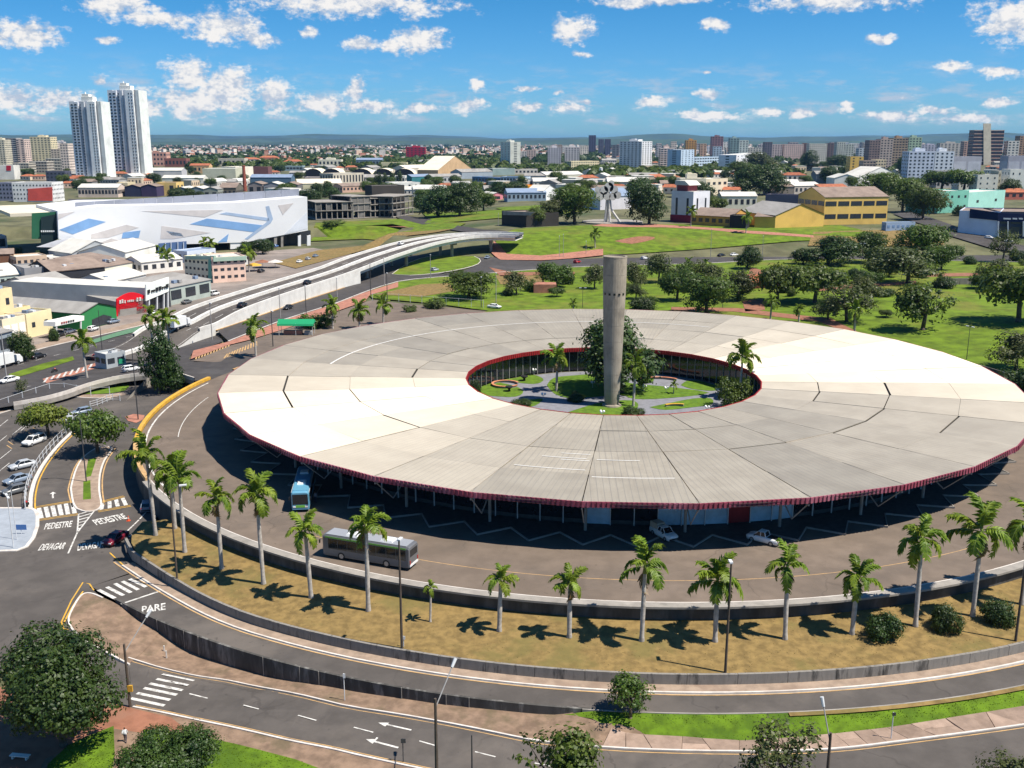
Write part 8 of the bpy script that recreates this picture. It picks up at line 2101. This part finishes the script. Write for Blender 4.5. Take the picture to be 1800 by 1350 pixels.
# single palms away from the front lawn
for i, (x, yb, yc, fl, zf, lb) in enumerate([
    (153, 664, 606, 2.8, ZA, 'palm on the avenue verge above the round lawn'), (302, 640, 566, 2.6, ZA, 'tall palm rising behind the dark tree at the ramp, right one'), (272, 640, 560, 2.8, ZA, 'tall palm rising behind the dark tree at the ramp, left one'),
    (450, 628, 578, 3.0, flat0, 'palm beside the painted bays left of the roof'), (585, 578, 541, 2.6, flat0, 'palm at the left roof edge, first from the tent'), (632, 578, 550, 3.0, flat0, 'palm at the left roof edge, second from the tent'), (674, 570, 540, 3.0, flat0, 'palm at the left roof edge, third from the tent'),
    (978, 688, 633, 2.9, flat0, 'palm in the left half of the garden'), (1113, 714, 644, 2.6, flat0, 'slim palm right of the water tower'), (1300, 700, 632, 3.2, flat0, 'dark palm at the right garden edge'), (1184, 692, 676, 0.9, flat0, 'tiny sapling palm on the right garden lawn'),
    (1354, 562, 532, 2.4, flat0, 'palm at the back roof edge below the small red roof'), (1404, 566, 545, 1.8, flat0, 'yellow palm right of the roof edge palm'), (1502, 588, 548, 2.8, flat0, 'palm at the back roof edge before the bright slope'), (1008, 548, 534, 1.5, flat0, 'low palm behind the roof left of the tower'),
    (1214, 398, 374, 3.2, None, 'palm before the yellow school wing'), (1311, 410, 384, 3.2, None, 'palm before the dark gate porch'), (1046, 436, 413, 3.0, None, 'dark palm on the slope of the knoll'),
    (286, 474, 446, 3.0, ZA, 'brownish palm before the blue mall entrance, left'), (296, 476, 450, 3.0, ZA, 'brownish palm before the blue mall entrance, right'), (360, 446, 428, 3.0, ZA, 'palm behind the cream offices, left'), (372, 446, 430, 3.0, ZA, 'palm behind the cream offices, right'), (438, 478, 446, 3.2, ZA, 'tall palm at the right corner of the pink offices'),
    (1240, 486, 466, 2.2, None, 'spiky palm in the park beyond the broad green tree'), (1210, 482, 464, 2.2, None, 'spiky palm beside another in the park')]):
    base = gp(x, yb, zf); h = z_at(base, yc) - base.z
    palm(base, max(1.0, h - .4), fl, lb, n=11, seed=40 + i, thick=0.9 if fl > 1 else .4)
# fence of the rear car park, red shelter in the park, wall by the slope
fence(px([(655, 529), (700, 530), (760, 535), (820, 539), (868, 543)], 0.0), flat0, 4.5, 'pale post fence between the rear car park and the grass', 2.6, 1)
bld(1318, 508, 1352, 506, 497, 7, (120, 70, 50), 'roof_tile', 'small park shelter with an orange-red roof under the trees', 'gablex', 0, 0, rise=2.2, cat='shelter', name='shelter')
b = MB(); p, q = gp(938, 515, 0.0), gp(978, 515, 0.0); b.add([(p.x, p.y, 0), (q.x, q.y, 0), (q.x, q.y, 3.0), (p.x, p.y, 3.0), (p.x, p.y + 6, 3.0), (q.x, q.y + 6, 3.0)], [(0, 1, 2, 3), (3, 2, 5, 4)]); tag(b.obj('earth_wall', 'red_brick_walk'), 'square block of bare orange earth on the park slope', 'earth wall')
b = MB()
P = smoothline(px([(1655, 500), (1700, 500), (1740, 497), (1760, 494)]), 2)
b.strip([(p.x, p.y, p.z) for p in P], [(p.x, p.y, p.z + 2.2) for p in P]); b.strip([(p.x, p.y, p.z + 2.2) for p in P], [(p.x, p.y + .4, p.z + 2.2) for p in P]); tag(b.obj('garden_wall', 'stained_wall'), 'long low grey wall across the bright slope', 'wall')

# ------------------------------------------------------------------ far city: single houses and trees between the named ones
ANCH = [((t[0] + t[2]) / 2, max(t[1], t[3]), abs(t[2] - t[0]) / 2, t[8]) for t in T if len(t[8].split()) <= 10 and ',' not in t[8]]
ANCH2 = [(x, yb, w / 2, lb) for (x, yb, w, h, k, lb) in TL if len(lb.split()) <= 10 and ',' not in lb and yb > 430]
SEEN = {}
def near(desc, x, y, L=None):
    """say which one: by the nearest thing that has a name of its own"""
    ax, ay, hw, lb = min(L or ANCH, key=lambda q: (q[0] - x) ** 2 + ((q[1] - y) * 2.5) ** 2)
    rel = ('left of' if x < ax else 'right of') if abs(x - ax) > hw else ('behind' if y < ay else 'in front of')
    d = abs(x - ax) + abs(y - ay)
    t = desc + ' ' + rel + ' the ' + lb
    k = SEEN.get(t, 0); SEEN[t] = k + 1
    if k:
        adj = ('lower', 'farther', 'taller', 'paler', 'wider')[(k - 1) % 5]
        t2 = ('another ' if k < 2 else 'one more ') + desc + ' ' + rel + ' the ' + lb
        t = t2 if len(t2.split()) <= 16 else t
    return ' '.join(t.split()[:16])
used = [(t[0] - 3, t[2] + 3, t[4] - 1, max(t[1], t[3])) for t in T]
def free(x, y, m=0):
    return not any(a - m < x < b_ + m and c < y < d + 7 for a, b_, c, d in used)
def house_mesh(w, d, h, wall, roof, kind):
    b = MB(); b.box((0, 0, h / 2), (w, d, h), 0, 0)
    r_ = min(w, d) * 0.2; o = .4
    if kind == 0:
        b.add([(-w / 2 - o, -d / 2 - o, h), (w / 2 + o, -d / 2 - o, h), (w / 2 + o, d / 2 + o, h), (-w / 2 - o, d / 2 + o, h), (-w / 2 + d * .35, 0, h + r_), (w / 2 - d * .35, 0, h + r_)], [(0, 1, 5, 4), (2, 3, 4, 5), (1, 2, 5), (3, 0, 4)], 1)
    elif kind == 1:
        b.add([(-w / 2 - o, -d / 2 - o, h), (w / 2 + o, -d / 2 - o, h), (w / 2 + o, 0, h + r_), (-w / 2 - o, 0, h + r_), (w / 2 + o, d / 2 + o, h), (-w / 2 - o, d / 2 + o, h)], [(0, 1, 2, 3), (3, 2, 4, 5), (0, 3, 5), (1, 4, 2)], 1)
    else: b.box((0, 0, h + .2), (w + .3, d + .3, .4), 0, 1)
    for i in range(int(w / 4)): b.box((-w / 2 + 2 + i * 4, -d / 2 - .02, h * .55), (1.5, .1, h * .35), 0, 2)
    return b.mesh('house', [wall, roof, 'win_dark'])
HM = [(house_mesh(14, 11, 4.5, wc((226, 210, 190)), 'roof_tile', 0), 'tile'), (house_mesh(12, 10, 4.5, wc((236, 230, 220)), 'roof_tile', 1), 'tile'), (house_mesh(18, 12, 6, wc((206, 180, 160)), 'roof_tile', 0), 'tile'),
      (house_mesh(24, 16, 6, wc((210, 206, 198)), 'roof_light', 1), 'pale'), (house_mesh(20, 14, 7, wc((232, 226, 214)), 'roof_light', 2), 'pale'), (house_mesh(28, 16, 6, wc((180, 176, 172)), 'roof_grey', 1), 'grey'), (house_mesh(16, 14, 9, wc((222, 200, 172)), 'roof_light', 2), 'pale'), (house_mesh(14, 12, 5, wc((150, 146, 142)), 'roof_brown', 1), 'grey')]
HL = {'tile': ('small distant house with a red-brown tiled roof among the far trees', 'distant houses with tiled roofs'), 'pale': ('small distant building with a pale roof among the far trees', 'distant buildings with pale roofs'), 'grey': ('small distant shed with a grey-brown roof among the far trees', 'distant sheds with grey roofs')}
rr = random.Random(12); nh = 0; tries = 0
while nh < 290 and tries < 6000:
    tries += 1
    x = rr.uniform(-5, 1805); y = 272 + 78 * rr.random() ** 1.5
    if y > 345 and 540 < x < 1250: continue
    if (y > 330 and x < 300) or (y > 318 and x > 1290) or not free(x, y, 4): continue
    p = gp(x, y); p.z = Z(p.x, p.y) - .1
    me, kk_ = HM[rr.randrange(len(HM))]
    o = mobj('house', me, None, p, rr.choice((0.2, -0.35, 1.2, 0.05)) + rr.uniform(-.1, .1)); s_ = rr.uniform(.85, 1.25); o.scale = (s_, s_, s_)
    tag(o, near({'tile': 'small tiled house', 'pale': 'small pale-roofed house', 'grey': 'small grey shed'}[kk_], x, y), 'house', HL[kk_][1]); nh += 1
    used.append((x - 4, x + 4, y - 3, y))
nb = 0; tries = 0
BC = [((232, 228, 220), 'roof_light'), ((222, 206, 190), 'roof_light'), ((206, 198, 196), 'roof_grey'), ((196, 176, 160), 'roof_brown'), ((226, 222, 226), 'roof_light'), ((180, 172, 172), 'roof_grey')]
while nb < 70 and tries < 3000:
    tries += 1
    x = rr.choice((rr.uniform(930, 1800), rr.uniform(1200, 1800), rr.uniform(-5, 110))); y = rr.uniform(268, 284); w = rr.uniform(7, 17)
    if any(a - w * .3 < x + w / 2 < b_ + w * .3 and d - 4 < y < d + 5 for a, b_, c, d in used): continue
    c_, f_ = rr.choice(BC)
    bld(x, y, x + w, y, rr.uniform(248, 262), rr.uniform(15, 25), c_, f_, near('pale block', x + w / 2, y), 'flat', rr.randrange(5, 11), rr.randrange(2, 6), group='distant apartment blocks of the skyline', tank=rr.random() < .4)
    used.append((x, x + w, y - 8, y)); nb += 1
# undergrowth and smaller trees that fill the park
PK = [(1180, 1330, 480, 545, 10), (1330, 1480, 490, 550, 8), (1440, 1560, 450, 560, 7), (1560, 1680, 440, 490, 5), (1700, 1800, 450, 520, 5), (1040, 1200, 485, 540, 6), (880, 1000, 485, 530, 4)]
for (x0, x1, y0, y1, n_) in PK:
    for _ in range(n_):
        x, y = rr.uniform(x0, x1), rr.uniform(y0, y1); k = rr.choice(('bush', 'mid', 'olive', 'round_b', 'bush_light', 'umbrella_dark', 'sparse_green')); w = rr.uniform(16, 36)
        tree(x, y, w, w * rr.uniform(.5, .9), k, near('small ' + {'bush': 'dark shrub', 'mid': 'green tree', 'olive': 'olive tree', 'round_b': 'round tree', 'bush_light': 'green shrub', 'umbrella_dark': 'flat-topped tree', 'sparse_green': 'loose tree'}[k], x, y, ANCH2), group='small trees and thickets of the park', name='park_tree')
nt = 0; tries = 0
kinds = ['round', 'round_b', 'mid', 'round', 'round', 'umbrella_dark']
while nt < 260 and tries < 9000:
    tries += 1
    x = rr.uniform(-5, 1805); y = 274 + 78 * rr.random() ** 1.3
    if (y > 335 and (x < 300 or 1190 < x)) or any(a < x < b_ and c < y < d + 2 for a, b_, c, d in used[:len(T)]): continue
    if y > 350 and x > 900: continue
    p = gp(x, y); p.z = Z(p.x, p.y) - .1; k = rr.choice(kinds); w = rr.uniform(11, 20)
    tree_at(p, w, rr.uniform(8, 14), k, near({'olive': 'olive tree', 'umbrella_dark': 'flat-topped tree', 'mid': 'green tree'}.get(k, 'dark tree'), x, y), 'tree', 'distant trees between the far roofs', nt); nt += 1
# beyond that nobody can count them: sprawl of roofs and woods
def sprawl():
    b = MB(); r_ = random.Random(5)
    cols = [wc((236, 226, 214)), wc((214, 186, 166)), wc((200, 150, 128)), 'roof_tile', 'roof_light', wc((186, 184, 186))]
    for _ in range(6500):
        x = r_.uniform(-20, 1820); y = 257.5 + 24 * r_.random() ** 1.4
        p = gp(x, y, 0.0); w = r_.uniform(9, 22); d = r_.uniform(8, 16); h = r_.uniform(3.5, 8) if r_.random() < .93 else r_.uniform(10, 24)
        mi = r_.randrange(6); rz = r_.uniform(0, 3.14)
        b.box((p.x, p.y, h / 2 + Z(p.x, p.y)), (w, d, h), rz, mi if mi not in (3, 4) else 0); b.box((p.x, p.y, h + .5 + Z(p.x, p.y)), (w + .6, d + .6, 1.2), rz, r_.choice((3, 3, 4, 1)), .6)
    stuff(b.obj('far_rooftops', cols), 'sprawl of tiny far roofs fading towards the horizon', 'houses')
    b = MB()
    def clump(p, w, h):
        for _ in range(14):
            d = Vector((r_.gauss(0, 1), r_.gauss(0, 1), r_.gauss(0, 1))).normalized(); c = p + Vector((d.x * w * .5, d.y * w * .5, h * .55 + d.z * h * .4))
            n = (d + Vector((0, 0, .4))).normalized(); t = n.orthogonal().normalized(); u = n.cross(t); s_ = w * r_.uniform(.22, .4)
            b.add([c - t * s_ - u * s_, c + t * s_ - u * s_, c + t * s_ + u * s_, c - t * s_ + u * s_], [(0, 1, 2, 3)])
    for _ in range(5200):
        x = r_.uniform(-20, 1820); y = 256 + 30 * r_.random() ** 1.2
        k = math.sin(x * .013 + y * .21) + math.sin(x * .031 - y * .4 + 2)
        if k < r_.uniform(-1.6, .9): continue
        p = gp(x, y, 0.0); clump(Vector((p.x, p.y, Z(p.x, p.y))), r_.uniform(10, 26), r_.uniform(7, 14))
    stuff(b.obj('far_woods', 'leaf_dark'), 'dark bands of far woods between the distant roofs', 'woods')
    # nearer belts of trees behind the halls
    b = MB()
    for (x0, x1, y0, y1, n) in ((300, 560, 279, 292, 150), (600, 900, 279, 296, 260), (690, 900, 286, 300, 120), (1040, 1240, 304, 316, 110), (880, 1100, 296, 306, 90), (1180, 1420, 296, 312, 110), (330, 540, 292, 300, 60), (1480, 1600, 296, 306, 40)):
        for _ in range(n):
            p = gp(r_.uniform(x0, x1), r_.uniform(y0, y1)); clump(Vector((p.x, p.y, Z(p.x, p.y))), r_.uniform(8, 16), r_.uniform(8, 13))
    stuff(b.obj('tree_belts', 'leaf_mid'), 'belts of merged tree crowns behind the warehouses', 'woods')
sprawl()
def rough_field():
    for L, m_ in (([(555, 392), (640, 388), (730, 384), (820, 392), (800, 402), (700, 408), (640, 420), (545, 424), (552, 400)], 'park_grass'), ([(480, 462), (560, 440), (700, 408), (800, 402), (770, 408), (640, 440), (520, 472)], 'dry_grass'), ([(620, 398), (690, 394), (720, 400), (650, 408)], 'red_earth'), ([(740, 372), (900, 368), (960, 372), (940, 386), (870, 384), (760, 392)], 'park_grass'),
                  ([(1430, 408), (1560, 404), (1650, 402), (1660, 430), (1540, 434), (1420, 432)], 'dry_grass'), ([(870, 366), (1000, 360), (1040, 366), (1000, 376), (900, 372)], 'park_grass'), ([(240, 356), (340, 356), (340, 364), (240, 364)], 'park_grass')):
        structure(sheet('rough_grass', px(L), m_, 0.12, grid=25))
    for L in ([(1600, 372), (1640, 384), (1690, 402), (1760, 424), (1800, 432), (1960, 440), (1960, 452), (1800, 446), (1740, 436), (1660, 412), (1600, 388), (1570, 376)], [(690, 376), (760, 386), (800, 396), (850, 404), (905, 410), (890, 416), (830, 410), (780, 402), (700, 384)], [(120, 350), (330, 353), (330, 356), (120, 354)]):
        structure(sheet('street', px(L), 'asphalt_dark', 0.16, grid=25))
    structure(sheet('city_yards', px([(-60, 645), (0, 628), (86, 604), (222, 574), (300, 552), (440, 508), (560, 466), (640, 440), (550, 426), (300, 440), (0, 452), (-60, 470)], 0.0), 'yard_ground', -0.1, zf=lambda x, y: Z(x, y) if x > -88 else ZA(x, y), grid=12))
mat('yard_ground', (0.24, 0.20, 0.175), 0.95, var=0.25, scale=0.1, dirt=(0.12, 0.11, 0.10), dirt_scale=0.05, dirt_amt=0.8)
rough_field()

# ------------------------------------------------------------------ hills on the horizon and the air between
def hills():
    for k, (dist, base, amp, seed) in enumerate(((13000, 50, 26, 1), (18000, 95, 45, 2), (24000, 150, 70, 5))):
        b = MB(); r_ = random.Random(seed); A = []; B = []; C_ = []
        ph = [r_.uniform(0, 6) for _ in range(6)]
        for i in range(161):
            a_ = R(-50) + R(100) * i / 160
            h = base + amp * (.5 * math.sin(a_ * 9 + ph[0]) + .3 * math.sin(a_ * 23 + ph[1]) + .2 * math.sin(a_ * 51 + ph[2]) + .1 * math.sin(a_ * 120 + ph[3]))
            if k == 1: h += 50 * math.exp(-((a_ - R(8.5)) / R(2.2)) ** 2) + 40 * math.exp(-((a_ + R(4)) / R(3)) ** 2) + 70 * math.exp(-((a_ - R(24.5)) / R(1.2)) ** 2)
            x, y = CAM.x + dist * math.sin(a_), CAM.y + dist * math.cos(a_)
            A.append((x, y, -40)); B.append((x * 1.04, y * 1.04, max(h, 5))); C_.append((x * 1.14, y * 1.14, -40))
        b.strip(A, B); b.strip(B, C_)
        structure(b.obj('hills', 'hill_green', smooth=True))
mat('hill_green', (0.045, 0.07, 0.03), 0.95, var=0.3, scale=0.002)
hills()
def haze():
    b = MB(); b.box((0, 13500, 55), (56000, 30000, 190)); m = bpy.data.materials.new('haze'); m.use_nodes = True
    t = m.node_tree; t.nodes.remove(t.nodes['Principled BSDF'])
    v = t.nodes.new('ShaderNodeVolumePrincipled'); v.inputs['Color'].default_value = (0.24, 0.54, 1.0, 1); v.inputs['Density'].default_value = 0.000026; v.inputs['Anisotropy'].default_value = 0.2
    t.links.new(v.outputs[0], t.nodes['Material Output'].inputs['Volume'])
    m.cycles.homogeneous_volume = True
    o = b.obj('haze', m); stuff(o, 'pale blue air between the square and the horizon', 'haze')
haze()
